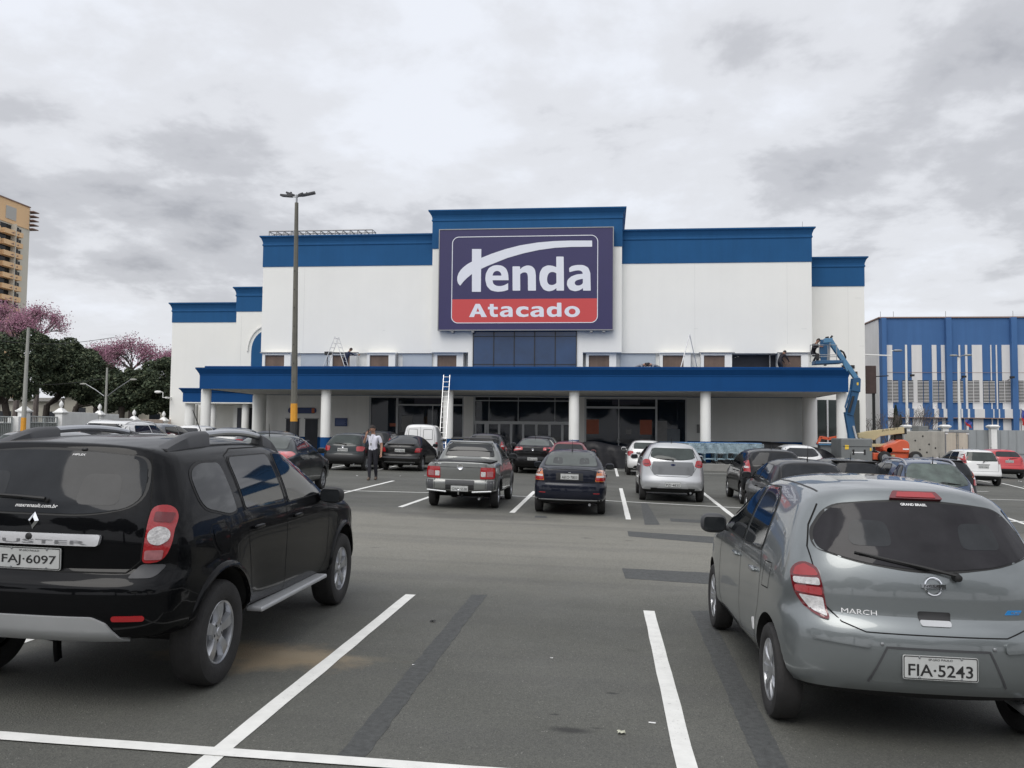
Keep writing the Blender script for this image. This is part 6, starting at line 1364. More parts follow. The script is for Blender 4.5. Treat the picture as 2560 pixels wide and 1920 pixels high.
# ------------------------------------------------------------------ lamp poles
def main_pole():
    x, y = X_(735, 1085, 38.0), 38.0; g = gz(x, y); ztop = Z_(741, 507, y)
    r = empty('lamp_pole', (x, y, g), label='tall concrete pole with four lamp heads and a yellow and black band near its foot', cat='lamp pole')
    lean = (X_(741.5, 507, y)-x); H = ztop-g; m = MB()
    sq = lambda t: (lean*t, 0, H*t)
    def prism_seg(t0, t1, r0, r1, name, mt, n=8):
        m = MB(); m.tube([sq(t0), sq(t1)], [r0, r1], n); m.obj(name, mt, r, smooth=False)
    R = lambda t: 0.175-0.085*t
    zb = (Z_(735, 1054, y)-g)/H; zy = (Z_(737, 1009, y)-g)/H
    prism_seg(-0.02, 1.0, R(0), R(1), 'pole', 'concrete_pole')
    prism_seg(0.0, zb, R(0)+0.008, R(zb)+0.008, 'black_band', 'black_paint'); prism_seg(zb+0.0005, zy, R(zb)+0.008, R(zy)+0.008, 'yellow_band', 'yellow_paint')
    m = MB(); m.tube([(lean, 0, H-0.02), (lean, 0, H+0.38)], 0.045, 8); m.obj('spigot', 'rim_grey', r)
    for az, tilt, L in ((radians(172), 0.14, 0.82), (radians(150), 0.42, 0.72), (radians(12), 0.26, 0.88), (radians(-40), 0.0, 0.62)):
        d = Vector((cos(az), sin(az), tilt)).normalized(); q = Matrix.Rotation(az, 4, 'Z') @ Matrix.Rotation(-tilt, 4, 'Y'); q.translation = Vector((lean, 0, H+0.26))
        m = MB(); m.tube([q @ Vector((0, 0, 0)), q @ Vector((0.30, 0, 0.02))], 0.025, 6); h = m.obj('lamp_arm', 'rim_grey', r)
        m = MB(); m.prism([(0.22, 0.07), (0.32, 0.12), (L-0.05, 0.14), (L, 0.12), (L, -0.12), (L-0.05, -0.14), (0.32, -0.12), (0.22, -0.07)], -0.02, 0.07, 'z', mtx=q); m.box(0.46, 0.53, -0.03, 0.03, 0.07, 0.13, mtx=q); m.obj('lamp_head', 'plastic_grey', h, bevel=0.012)
    m = MB(); k = 7
    for i in range(k): t = 0.30+0.5*i/k; p = sq(t); m.box(p[0]-0.02, p[0]+0.02, -R(t)-0.012, -R(t)+0.005, p[2], p[2]+0.05)
    m.obj('pole_sockets', 'black_paint', r, fix=False)
main_pole()
def left_pole():
    x, y = X_(57, 1085, 38.0), 38.0; g = gz(x, y); zt = Z_(71, 819, y); H = zt-g; lean = X_(71, 819, y)-x
    r = empty('concrete_pole', (x, y, g), label='bare concrete pole with a yellow foot at the far left, leaning slightly', cat='pole')
    zy = (Z_(60, 1044, y)-g)/H; m = MB(); m.tube([(0, 0, -0.3), (lean, 0, H)], [0.13, 0.065], 10); m.obj('pole', 'column_grey', r, smooth=True)
    m = MB(); m.tube([(0, 0, 0), (lean*zy, 0, H*zy)], [0.136, 0.136-0.065*zy], 10); m.obj('yellow_band', 'yellow_paint', r, smooth=True)
mat('column_grey', (0.36, 0.36, 0.33), 0.8, var=0.08, streak=0.15)
left_pole()
def double_lamp(px, py_base, y, ptop, arms, label, mt='column_grey', name='street_lamp'):
    x = X_(px, py_base, y); g = gz(max(-60, x), min(80, y)); zt = Z_(px, ptop, y)
    r = empty(name, (x, y, g), label=label, cat='street lamp'); m = MB(); m.tube([(0, 0, -0.3), (0, 0, zt-g)], [0.12, 0.07], 8); m.obj('pole', mt, r, smooth=True)
    for (a, b, c, d, hx, hz) in arms:           # from (a, b) to (c, d), head centre offset
        x0, z0, x1, z1 = X_(a, b, y)-x, Z_(a, b, y)-g, X_(c, d, y)-x, Z_(c, d, y)-g
        m = MB(); m.tube([(x0, 0, z0), ((x0+x1)/2, -0.1, (z0+z1)/2+0.05), (x1, -0.2, z1)], 0.035, 6); q = m.obj('lamp_arm', 'rim_grey', r, smooth=True)
        s = 1 if x1 > x0 else -1; m = MB(); m.sq((x1+s*0.22, -0.2, z1+0.02), (0.27, 0.13, 0.07)); m.obj('lamp_head', 'column_grey', q, smooth=True)
double_lamp(263, 1050, 62.0, 919, [(260,990,219,961,0,0), (266,992,330,950,0,0)], 'grey lamp pole with two curved arms in front of the dark trees')
double_lamp(2399, 1070, 66.0, 893, [(2399,893,2389,890,0,0), (2399,893,2409,889,0,0)], 'white double-headed lamp pole in front of the blue and white striped hall', 'white_rail2' if False else 'column_paint')
double_lamp(2268, 1070, 66.0, 862, [], 'thin white pole without a lamp before the striped hall', 'column_paint', 'lamp_pole')
# ------------------------------------------------------------------ boundary wall on the left
mat('wall_paint', (0.82, 0.82, 0.80), 0.8, var=0.05, streak=0.12); mat('wall_beige', (0.70, 0.57, 0.48), 0.8, var=0.05, streak=0.1); mat('gate_grey', (0.40, 0.42, 0.41), 0.6, metal=0.2, var=0.05)
BX = -30.0
def onX(px, py):
    d = ray(px, py); t = (BX-CAM.x)/d.x; return CAM+d*t
def pier(px, pytop, w=0.5, band=False, label=''):
    p = onX(px, pytop); y = p.y; g = gz(BX, y); H = p.z-g-0.62; r = empty('gate_pier', (BX, y, g), label=label, cat='pier', group='white piers with pointed finials')
    m = MB(); m.box(-w/2, w/2, -w/2, w/2, -0.3, H-0.18); m.obj('shaft', 'wall_paint', r, bevel=0.02)
    m = MB(); k = w/2; rings(m, -k, k, -k, k, [(0.0, H-0.179), (0.06, H-0.14), (0.09, H-0.12), (0.09, H-0.06), (0.04, H-0.05), (-k+0.09, H+0.14), (-k+0.08, H+0.15)]); m.obj('cap', 'wall_paint', r)
    m = MB(); m.lathe([(0.05, H+0.15), (0.04, H+0.19), (0.09, H+0.24), (0.12, H+0.33), (0.10, H+0.43), (0.04, H+0.52), (0.005, H+0.58)], n=14); m.obj('finial', 'wall_paint', r, smooth=True)
    if band: m = MB(); m.box(-w/2-0.006, w/2+0.006, -w/2-0.006, w/2+0.006, 0, 0.75); m.obj('blue_base', 'canopy_blue', r)
    return y
ys = [pier(62, 993, 0.42, True, 'white pier with pointed finial and blue foot beside the leaning pole'), pier(154, 999, 0.42, False, 'white pier with pointed finial where the gate ends'),
      pier(250, 1007, 0.38, False, 'white pier with pointed finial standing in the white wall'), pier(336, 1022, 0.42, False, 'white pier with pointed finial between white and beige wall'), pier(410, 1026, 0.42, False, 'white pier with pointed finial nearest the store wing')]
def wall_seg(y0, y1, zt, mt, label, name='boundary_wall'):
    m = MB(); m.box(BX-0.09, BX+0.09, y0+0.26, y1-0.26, gz(BX, y0)-0.4, zt); w = m.obj(name, mt, bevel=0.015); tag(w, label, 'wall')
wall_seg(ys[1], ys[2], onX(200, 1031).z, 'wall_paint', 'white wall between the gate pier and the second pier'); wall_seg(ys[2], ys[3]-1.6, onX(270, 1035).z, 'wall_paint', 'tall white wall stretch ending in a step')
wall_seg(ys[3]-2.1, ys[3], onX(320, 1046).z, 'wall_paint', 'low white wall stretch below the step'); wall_seg(ys[3], ys[4], onX(370, 1048).z, 'wall_beige', 'beige wall between the last two piers')
wall_seg(ys[4], ys[4]+9, onX(415, 1048).z, 'wall_beige', 'beige wall running behind the store wing')
def gate(y0, y1, zt, label):
    g = gz(BX, (y0+y1)/2); r = empty('sliding_gate', (BX, (y0+y1)/2, g), label=label, cat='gate'); L = (y1-y0)/2; h = zt-g
    m = MB()
    for z in (0.1, h*0.18, h-0.32, h): m.tube([(0, -L, z), (0, L, z)], 0.035, 6)
    for y in (-L, 0, L): m.tube([(0, y, 0.0), (0, y, h)], 0.04, 6)
    m.obj('frame', 'gate_grey', r, fix=False)
    m = MB(); n = int(2*L/0.13)
    for i in range(n): y = -L+2*L*(i+0.5)/n; m.box(-0.012, 0.012, y-0.015, y+0.015, 0.1, h)
    m.obj('bars', 'gate_grey', r, fix=False)
    m = MB(); m.box(-0.02, -0.013, -L, L, 0.1, h-0.33); m.obj('back_sheet', mat('gate_sheet', (0.16, 0.17, 0.16), 0.8, var=0.1), r)
gate(ys[0]+0.45, ys[1]-0.3, onX(110, 1042).z, 'grey barred gate between two white piers')
p = onX(42, 1045); m = MB(); m.box(BX-0.3, BX+0.3, p.y-0.28, p.y+0.2, gz(BX, p.y)-0.3, onX(42, 1041).z); tag(m.obj('gate_post', 'wall_paint', bevel=0.02), 'plain white post without a cap left of the leaning pole', 'post')
gate(p.y-4.5, p.y-0.35, onX(15, 1042).z, 'grey barred gate at the far left edge')
# ------------------------------------------------------------------ trees
def leaf_cloud(m, blobs, n, size, mats_n=1, flat=0.6):
    for _ in range(n):
        c, r = random.choices(blobs, weights=[b[1]**2 for b in blobs])[0]
        d = Vector((random.gauss(0, 1), random.gauss(0, 1), random.gauss(0, 1))).normalized(); rad = r*(0.62+0.42*random.random()**0.7)
        if random.random() < 0.08: rad *= 1.12
        p = Vector(c)+Vector((d.x*rad, d.y*rad, d.z*rad*0.8)); s = size*random.uniform(0.6, 1.4)
        a = Vector((random.gauss(0, 1), random.gauss(0, 1), random.gauss(0, flat))).normalized(); b = a.cross(Vector((random.gauss(0, 1), random.gauss(0, 1), random.gauss(0, 1)))).normalized()
        a2 = a*s; b2 = b*s*0.6; k = len(m.v); m.v += [tuple(p-a2), tuple(p+b2), tuple(p+a2), tuple(p-b2)]; m.f.append((k, k+1, k+2, k+3)); m.m.append(random.randrange(mats_n))
def limbs(m, p, d, L, r, depth, tips, spread=0.5, n=2, upw=0.15):
    q = p+d*L; mid = p.lerp(q, 0.5)+Vector((random.uniform(-1, 1), random.uniform(-1, 1), random.uniform(-0.5, 0.5)))*L*0.06
    m.tube([p, mid, q], [r, r*0.85, r*0.7], 5 if depth > 1 else 4, caps=False)
    if depth == 0: tips.append(q); return
    for i in range(n+(random.random() < 0.35)):
        a = Vector((random.gauss(0, 1), random.gauss(0, 1), random.gauss(0, 0.6))); a = (a-d*a.dot(d)).normalized()
        nd = (d+a*spread*random.uniform(0.6, 1.3)+Vector((0, 0, upw))).normalized(); limbs(m, q, nd, L*random.uniform(0.66, 0.85), r*0.66, depth-1, tips, spread, n, upw)
for i, c in enumerate(((0.060, 0.080, 0.050), (0.080, 0.103, 0.062), (0.105, 0.120, 0.072), (0.045, 0.060, 0.040))): mat('leaf%d' % i, c, 0.75, spec=0.2)
for i, c in enumerate(((0.38, 0.18, 0.26), (0.46, 0.27, 0.34), (0.30, 0.15, 0.21), (0.24, 0.17, 0.18))): mat('blossom%d' % i, c, 0.8, spec=0.2)
mat('bark', (0.055, 0.045, 0.038), 0.9, var=0.3, vscale=4); mat('bark_grey', (0.13, 0.11, 0.10), 0.9, var=0.2, vscale=4)
def green_tree(px, pbase, y, blobs, n, label, size=0.115, lean=0.3):
    """blobs: (px, py, radius in photo pixels) at distance y"""
    x = X_(px, pbase, y); g = gz(-60 if x < -60 else x, min(y, 80)); r = empty('green_tree', (x, y, g), label=label, cat='tree', group='dark green trees beyond the wall')
    B = []
    for bx, by, br in blobs:
        R = br/FPX*y; B.append(((X_(bx, by, y)-x, random.uniform(-2.0, 2.0), Z_(bx, by, y)-g), R))
        for _ in range(9):
            d = Vector((random.gauss(0, 1), random.gauss(0, 1)*0.8, random.gauss(0, 0.7))).normalized()*R*0.75; B.append(((B[-1][0][0]+d.x, B[-1][0][1]+d.y, B[-1][0][2]+d.z) if False else (X_(bx, by, y)-x+d.x, d.y, Z_(bx, by, y)-g+d.z), R*random.uniform(0.28, 0.55)))
    m = MB(); leaf_cloud(m, B, int(n*3.6), size, 4); m.obj('crown', ['leaf0', 'leaf1', 'leaf2', 'leaf3'], r, fix=False)
    m = MB(); zt = min(b[0][2]-b[1]*0.4 for b in B if b[1] > 0.8); tips = []
    fork = Vector((lean*0.5, 0, 2.6)); m.tube([(0, 0, -0.3), (lean*0.2, 0, 1.3), fork], [0.34, 0.27, 0.25], 9)
    for k in range(4):
        b = random.choice([b for b in B if b[1] > 0.8]); e = Vector(b[0]); mid = fork.lerp(e, 0.5)+Vector((0, 0, -0.3)); m.tube([fork, mid, e], [0.17, 0.11, 0.05], 6)
    m.obj('trunk', 'bark', r, smooth=True)
green_tree(25, 1050, 62, [(10,885,62),(80,882,58),(60,950,62),(-30,940,80)], 9500, 'dark green tree with a broad crown at the left edge of the picture', lean=-1.0)
green_tree(112, 1050, 68, [(150,888,48),(195,915,50),(130,950,55),(200,965,50)], 8500, 'dark green round tree right of the leaning concrete pole')
green_tree(175, 1050, 75, [(228,918,36),(250,950,42),(195,888,28),(262,985,40)], 6000, 'dark green tree with a notched top below the gap in the pink blossoms', lean=1.2)
green_tree(300, 1050, 66, [(300,958,36),(345,945,36),(255,965,38),(320,990,40),(280,1000,34),(390,990,42),(350,1005,40)], 8500, 'dark green low tree behind the lamp pole with two curved arms')
green_tree(245, 1050, 80, [(228,925,36),(262,940,34),(240,980,44),(285,1000,36)], 5500, 'dark green tree filling the gap left of the lamp pole with two curved arms', lean=-0.6)
green_tree(415, 1060, 72, [(405,930,45),(425,990,50)], 5500, 'dark green tree half hidden behind the store wing')
def pink_tree(px, py_fork, y, topy, halfw, label, depth=5):
    x = X_(px, py_fork, y); g = 0.9; zf = Z_(px, py_fork, y)-g; H = Z_(px, topy, y)-g-zf; r = empty('blossom_tree', (x, y, g), label=label, cat='tree', group='pink flowering trees beyond the wall')
    m = MB(); tips = []; m.tube([(0, 0, -0.3), (0.1, 0, zf*0.5), (0, 0, zf)], [0.3, 0.24, 0.2], 8); W_ = halfw/FPX*y
    for k in range(9):
        a = -1+2*k/8; d = Vector((a*W_*0.95/H, random.uniform(-0.5, 0.5), 1.0-0.35*abs(a))).normalized(); limbs(m, Vector((0, 0, zf)), d, H*0.29*random.uniform(0.8, 1.05), 0.09, 4, tips, 0.42, 2, 0.10)
    m.obj('trunk', 'bark_grey', r, fix=False)
    m = MB()
    for t in tips:
        if random.random() < 0.22: continue
        for _ in range(random.randint(8, 34)):
            p = t+Vector((random.gauss(0, 0.42), random.gauss(0, 0.42), random.gauss(0, 0.38))); s = random.uniform(0.04, 0.095); a = Vector((random.gauss(0, 1), random.gauss(0, 1), random.gauss(0, 1))).normalized(); b = a.cross(Vector((0.3, 1, 0.2))).normalized()
            k = len(m.v); m.v += [tuple(p-a*s), tuple(p+b*s*0.7), tuple(p+a*s), tuple(p-b*s*0.7)]; m.f.append((k, k+1, k+2, k+3)); m.m.append(random.choices((0, 1, 2, 3), (4, 3, 3, 2))[0])
    m.obj('crown', ['blossom0', 'blossom1', 'blossom2', 'blossom3'], r, fix=False)
pink_tree(95, 850, 80, 762, 88, 'pink flowering tree rising left over the dark green trees, tallest of the pink ones')
pink_tree(330, 925, 78, 843, 100, 'pink flowering tree with a fan of bare branches left of the store')
pink_tree(0, 850, 84, 752, 60, 'pink flowering tree in front of the orange apartment tower')
pink_tree(425, 930, 84, 880, 40, 'pink flowering tree cut off by the store wing')
pink_tree(255, 930, 82, 868, 52, 'low pink flowering tree between the two taller pink ones')
pink_tree(45, 860, 74, 785, 78, 'pink flowering tree standing before the tallest pink one at the left edge')
# low buildings behind the trees
mat('house_beige', (0.40, 0.38, 0.32), 0.85, var=0.05, streak=0.1); mat('roof_grey', (0.30, 0.29, 0.27), 0.8)
def low_house(p0, p1, pt, y, label, nwin=3):
    x0, x1 = X_(p0, 1040, y), X_(p1, 1040, y); zt = Z_((p0+p1)/2, pt, y); r = empty('low_building', ((x0+x1)/2, y, 0.8), label=label, cat='building'); w = (x1-x0)/2
    m = MB(); m.box(-w, w, 0, 9, -0.5, zt-0.8); m.obj('wall', 'house_beige', r); m = MB(); m.box(-w-0.4, w+0.4, -0.5, 9.5, zt-0.8+0.002, zt-0.8+0.4); m.obj('roof', 'roof_grey', r)
    for k in range(nwin):
        xx = -w+2*w*(k+0.5)/nwin; m = MB(); m.box(xx-0.7, xx+0.7, -0.03, 0.05, (zt-0.8)*0.42, (zt-0.8)*0.72); f = m.obj('window', 'dark_glass', r); m = MB(); m.box(xx-0.78, xx+0.78, -0.06, -0.031, (zt-0.8)*0.39, (zt-0.8)*0.42-0.002); m.obj('sill', 'column_paint', f)
low_house(-120, 150, 1003, 92, 'long beige low building behind the dark green trees', 5); low_house(160, 238, 990, 90, 'plain beige block seen under the tree crowns', 1); low_house(250, 470, 1012, 98, 'beige low building behind the beige wall', 4)
# ------------------------------------------------------------------ apartment tower
def tower():
    X0 = -165.0
    def Y(px): d = ray(px, 600); return d.y*(X0/d.x)
    def Zt(px, py): d = ray(px, py); return CAM.z+d.z*(X0/d.x)
    y1 = Y(78); y0 = Y(-70); zt = Zt(45, 510); r = empty('apartment_tower', (X0, (y0+y1)/2, 0), label='tall orange and beige apartment tower with rows of balconies', cat='building')
    mat('tower_orange', (0.86, 0.58, 0.33), 0.85, var=0.04, vscale=0.1); mat('tower_beige', (0.66, 0.63, 0.54), 0.85, var=0.04, vscale=0.1); mat('tower_trim', (0.28, 0.19, 0.16), 0.8)
    yc = (y0+y1)/2; Q = lambda px: Y(px)-yc
    m = MB(); m.box(-22, 0, y0-yc, Q(73), -2, zt); m.obj('wall', 'tower_beige', r)
    m = MB(); m.box(-22.1, 0.25, y0-yc-0.1, Q(69), zt-6.2, zt+0.1); m.obj('crown_band', 'tower_orange', r)
    m = MB(); m.box(-22.4, 0.5, y0-yc-0.3, Q(69)+0.2, zt+0.101, zt+0.4); m.obj('roof_edge', 'tower_trim', r)
    m = MB(); m.box(0.26, 0.4, Q(9), Q(35), zt-5.2, zt-1.6); m.obj('panel', mat('tower_panel', (0.5, 0.49, 0.46), 0.8), r)
    for k in range(5): z = zt-0.8-k*1.25; m = MB(); m.box(-4, 1.2, Q(70)+0.2, Q(86), z-0.12, z+0.12); m.obj('brise_blade', 'tower_trim', r)
    fl = 3.05; nb = 20
    for k in range(nb):
        z = zt-6.4-(k+1)*fl
        for a, b in ((-62, -12), (-2, 26), (28, 46)):
            ya, yb = Q(a), Q(b)
            m = MB(); m.box(0.02, 0.06, ya, yb, z+1.1, z+2.8); m.obj('balcony_door', 'dark_glass', r)
            m = MB(); m.prism([(ya, z-0.15), (yb, z-0.15), (yb, z+1.15), (ya, z+1.15)], 0.0, 1.5, 'x'); m.obj('balcony', 'tower_orange', r)
            m = MB(); s = (yb-ya); c = yb-0.25*s if a < 20 else ya+0.25*s; m.add([(1.51, c-0.16*s, z+0.3), (1.51, c+0.14*s, z+0.15), (1.51, c+0.14*s, z+0.75)], [(0,1,2)]); m.obj('balcony_opening', 'tower_trim', r, fix=False)
        m = MB(); m.box(0.01, 0.05, Q(47), Q(52), z+1.0, z+2.5); m.obj('window', 'dark_glass', r)
    m = MB(); m.box(0.0, 1.6, Q(26.5), Q(27.6), 0, zt-6.3); m.obj('pillar', 'tower_beige', r)
tower()
# ------------------------------------------------------------------ trees behind the camera, seen mirrored in glass and paint
def rear_trees():
    r0 = None
    for k, (x, y) in enumerate(((-24,-17),(-13,-20),(-3,-18),(7,-21),(17,-18),(28,-20),(-36,-14))):
        if r0 is None:
            r0 = empty('roadside_tree', (0,0,0), cat='tree', group='roadside trees behind the viewer'); B = [((0,0,7.5),3.4)]+[((4*cos(a)*0.8, 4*sin(a)*0.8, 6.5+random.uniform(-1,1.5)), 2.2) for a in np.linspace(0, 2*pi, 8)[:-1]]
            m = MB(); leaf_cloud(m, B, 5200, 0.34, 4); m.obj('crown', ['leaf0','leaf1','leaf2','leaf3'], r0, fix=False); m = MB(); m.tube([(0,0,-0.5),(0.1,0,2.5),(0,0.2,6)], [0.35,0.28,0.15], 8); m.obj('trunk', 'bark', r0, smooth=True); r = r0
        else: r = copy_tree(r0)
        r.location = (x, y, gz(x, -10)); r.rotation_euler = (0, 0, k*1.3); r.scale = (1, 1, random.uniform(0.85, 1.15)); r['label'] = 'broad green roadside tree standing behind the viewer, out of the photo'
rear_trees()
# ------------------------------------------------------------------ striped hall on the right
def hall():
    y = 75.0; x0 = X_(2202.7, 950, y); x1 = x0+34; ztop = Z_(2350, 795, y); zs = Z_(2350, 862.5, y); g = -0.6
    r = empty('striped_hall', (x0, y, 0), label='large blue and white striped hall with rows of wall louvres', cat='building')
    zx = lambda p: X_(1960+p/3.687, 950, y)-x0; zz = lambda p: Z_(2300, 760+p/3.687, y)
    m = MB(); m.box(0, x1-x0, 0, 28, -2, ztop); m.obj('wall', 'hall_blue', r)
    m = MB(); m.box(-0.06, -0.002, 0.4, 28, -2, ztop-0.05); m.obj('side_wall', 'hall_white', r)
    m = MB(); m.box(-0.15, x1-x0, -0.12, 28.1, ztop+0.002, ztop+0.10); m.obj('roof_edge', 'tower_trim', r)
    for a, b in ((895,937),(1485,1535),(2085,2138)): m = MB(); m.box(zx(a), zx(b), -0.42, -0.002, -2, ztop-0.01); m.obj('pilaster', 'hall_blue', r)
    st = [(937,1000),(1122,1137),(1178,1272),(1365,1408),(1450,1484),(1612,1627),(1672,1692),(1735,1828),(1905,1915),(1955,1967),(2010,2084),(2150,2560)]
    for a, b in st: m = MB(); m.box(zx(a), zx(b), -0.06, -0.003, -2, zs); m.obj('stripe', 'hall_white', r)
    # lower ledge standing forward, with the same stripes
    z0, z1 = zz(1045), zz(965)
    edges = [937]+[v for s in st for v in s][1:]
    cur = 937
    segs = []
    for a, b in st:
        if a > cur: segs.append((cur, a, 'hall_blue'))
        segs.append((a, b, 'hall_white')); cur = b
    for a, b, mt in segs:
        if b-a < 3: continue
        m = MB(); m.box(zx(a), zx(b), -0.36, -0.062, z0, z1); m.obj('ledge', mt, r)
    m = MB(); m.box(zx(937), zx(2560), -0.40, -0.064, z0-0.06, z0-0.002); m.box(zx(937), zx(2560), -0.08, -0.061, zz(633), zz(630)); m.obj('ledge_line', 'tower_trim', r, fix=False)
    for a, b in ((945,1048),(1088,1188),(1228,1330),(1368,1472),(1548,1645),(1690,1795),(1832,1938),(1975,2083),(2158,2260)):
        m = MB(); c = (a+b)/2; n = 15
        for k in range(n):
            z = zz(905-k*13.4)
            for p, q in ((a, c-4), (c+4, b)): m.box(zx(p), zx(q), -0.12, -0.065, z, z+0.045, 0); m.box(zx(p), zx(q), -0.085, -0.0615, z+0.049, z+0.122, 1)
        m.obj('louvre', ['hall_white', 'rim_dark'], r, fix=False)
    for a, zc in ((1150,665),(1622,675),(2060,680)):
        m = MB(); m.tube([(zx(a), -0.05, zz(zc+20)), (zx(a), -0.7, zz(zc+8))], 0.03, 5); m.box(zx(a)-0.15, zx(a)+0.15, -0.95, -0.7, zz(zc+8), zz(zc-10)); m.obj('floodlight', 'rim_dark', r, fix=False)
    for a in (905, 1025, 1510, 2135): m = MB(); m.tube([(zx(a), 0.2, ztop), (zx(a), 0.2, ztop+0.6)], 0.02, 5); m.obj('roof_rod', 'galvanised', r)
hall()
# advertising board on a post beside the store, hoarding, bare shrubs
def side_board():
    y = 58.0; x0, x1 = X_(2165, 950, y), X_(2191, 950, y); z0, z1 = Z_(2178, 984, y), Z_(2178, 914, y); xp = X_(2186, 1000, y); r = empty('advert_board', (xp, y, gz(xp, y)), label='dark brown upright board on a black post beside the store corner', cat='sign board'); g = gz(xp, y)
    m = MB(); m.box(x0-xp, x1-xp, 0, 0.3, z0-g, z1-g); m.obj('board', mat('board_brown', (0.075, 0.045, 0.04), 0.6, var=0.2, streak=0.2), r, bevel=0.03)
    m = MB(); m.tube([(0, 0.15, -0.2), (0, 0.15, z0-g)], 0.1, 8); m.tube([(x1-xp, 0.15, z1-g-0.7), (x1-xp+0.8, 0.15, z1-g-0.65)], 0.04, 6); m.obj('post', 'rim_dark', r, smooth=True)
side_board()
mat('hoarding', (0.33, 0.35, 0.36), 0.6, metal=0.1, var=0.06, vscale=0.8, streak=0.15)
def hoarding():
    y = 60.0; x0, x1 = X_(2255, 1080, y), X_(2255, 1080, y)+26; zt = Z_(2400, 1074.5, y); n = 13; w = (x1-x0)/n
    for k in range(n):
        a = x0+k*w; m = MB(); m.box(a+0.01, a+w-0.01, 0+y, y+0.05, gz(a, y)-0.4, zt); q = m.obj('hoarding_panel', 'hoarding'); tag(q, 'grey metal hoarding sheet of the fence in front of the striped hall', 'hoarding', 'grey hoarding sheets')
        for j in range(4): m = MB(); m.box(a+w*(j+0.5)/4-0.02, a+w*(j+0.5)/4+0.02, y-0.03, y-0.001, gz(a, y)-0.3, zt-0.01); m.obj('rib', 'hoarding', q)
        m = MB(); m.box(a+0.01, a+w-0.01, y-0.06, y-0.031, zt*0.35-0.04, zt*0.35+0.04); m.obj('rail', 'hoarding', q)
    for px, lab in ((2266, 'white post with a stepped cap behind the tan boom'), (2362, 'white post with a stepped cap above the little truck'), (2482, 'white post with a stepped cap above the tall-lamp white car')):
        x = X_(px, 1080, y-0.4); zt2 = Z_(px, 1064, y-0.4); g = gz(x, y); r = empty('fence_post', (x, y-0.4, g), label=lab, cat='post', group='white capped posts of the hoarding')
        m = MB(); m.box(-0.18, 0.18, -0.2, 0.2, -0.4, zt2-g-0.2); m.obj('shaft', 'wall_paint', r); m = MB(); rings(m, -0.18, 0.18, -0.2, 0.2, [(0.0, zt2-g-0.199), (0.1, zt2-g-0.14), (0.15, zt2-g-0.05), (0.08, zt2-g), (0.02, zt2-g+0.05)]); m.obj('cap', 'wall_paint', r)
hoarding()
def shrub(px, ytop, y, kind, label, w=16):
    x = X_(px, 1080, y); g = gz(x, y); H = Z_(px, ytop, y)-g; W_ = w/FPX*y; r = empty('bare_shrub' if kind else 'conifer', (x, y, g), label=label, cat='shrub' if kind else 'tree'); m = MB(); tips = []
    if kind:
        for k in range(7): a = random.uniform(-1, 1); limbs(m, Vector((a*0.2, 0, 0)), Vector((a*W_/H*1.4, random.uniform(-0.3, 0.3), 1)).normalized(), H*0.38, 0.035, 3, tips, 0.5, 2, 0.05)
        m.obj('branches', 'bark_grey', r, fix=False); m = MB()
        for t in tips:
            for _ in range(1):
                p = t+Vector((random.gauss(0, .12), random.gauss(0, .12), random.gauss(0, .12))); a = Vector((random.gauss(0, 1), random.gauss(0, 1), random.gauss(0, 1))).normalized()*0.03; b = a.cross(Vector((0, 1, 0.1)))*0.8; k = len(m.v); m.v += [tuple(p-a), tuple(p+b), tuple(p+a), tuple(p-b)]; m.f.append((k, k+1, k+2, k+3)); m.m.append(0)
        m.obj('leaves', 'bark', r, fix=False)
    else:
        m.tube([(0, 0, -0.2), (0, 0, H*0.9)], [0.08, 0.02], 6); m.obj('trunk', 'bark', r); m = MB()
        for _ in range(1400):
            t = random.random()**1.3; rr = W_*(1-t)**0.7*random.uniform(0.5, 1.1); a = random.uniform(0, 2*pi); p = Vector((rr*cos(a), rr*sin(a), H*(0.12+0.88*t))); s = 0.13; u = Vector((cos(a)*0.4, sin(a)*0.4, 1))*s; v = Vector((-sin(a), cos(a), 0))*s*0.5; k = len(m.v); m.v += [tuple(p-u), tuple(p+v), tuple(p+u), tuple(p-v)]; m.f.append((k, k+1, k+2, k+3)); m.m.append(0)
        m.obj('crown', 'leaf3', r, fix=False)
shrub(2240, 1015, 62, 0, 'dark narrow conifer before the striped hall', 15); shrub(2252, 1040, 62, 0, 'small dark conifer against the right side of the narrow one', 10)
shrub(2298, 1022, 62, 1, 'leafless twiggy shrub right of the narrow conifer', 18); shrub(2190, 1050, 60, 1, 'leafless shrub under the dark brown board', 22); shrub(2222, 1035, 61, 1, 'leafless shrub left of the narrow conifer', 14)
# flags on the hall's forecourt
for px, y0_, y1_, lab in ((2553, 1025, 1062, 'red and blue flag hanging at the right edge of the picture'), (2412, 1048, 1064, 'small red flag hanging before the striped hall')):
    y = 64.0; x = X_(px, 1050, y); g = gz(x, y); zt = Z_(px, y0_-4, y); r = empty('flag', (x, y, g), label=lab, cat='flag'); m = MB(); m.tube([(0, 0, -0.2), (0, 0, zt-g)], 0.03, 6); m.obj('flag_pole', 'galvanised', r)
    m = MB(); n = 8; h = (y1_-y0_)/FPX*y
    for k in range(n+1):
        for j in range(5): m.v.append((0.03+0.10*j+0.05*sin(k*1.1), 0.05*sin(j*2.2+k*0.8), zt-g-0.05-h*k/n-0.06*j))
    for k in range(n):
        for j in range(4): m.f.append((k*5+j, k*5+j+1, (k+1)*5+j+1, (k+1)*5+j)); m.m.append(1 if (k > n*0.45) else 0)
    m.obj('flag_cloth', [mat('flag_blue', (0.06, 0.08, 0.3), 0.8), mat('flag_red', (0.5, 0.04, 0.04), 0.8)], r, fix=False)
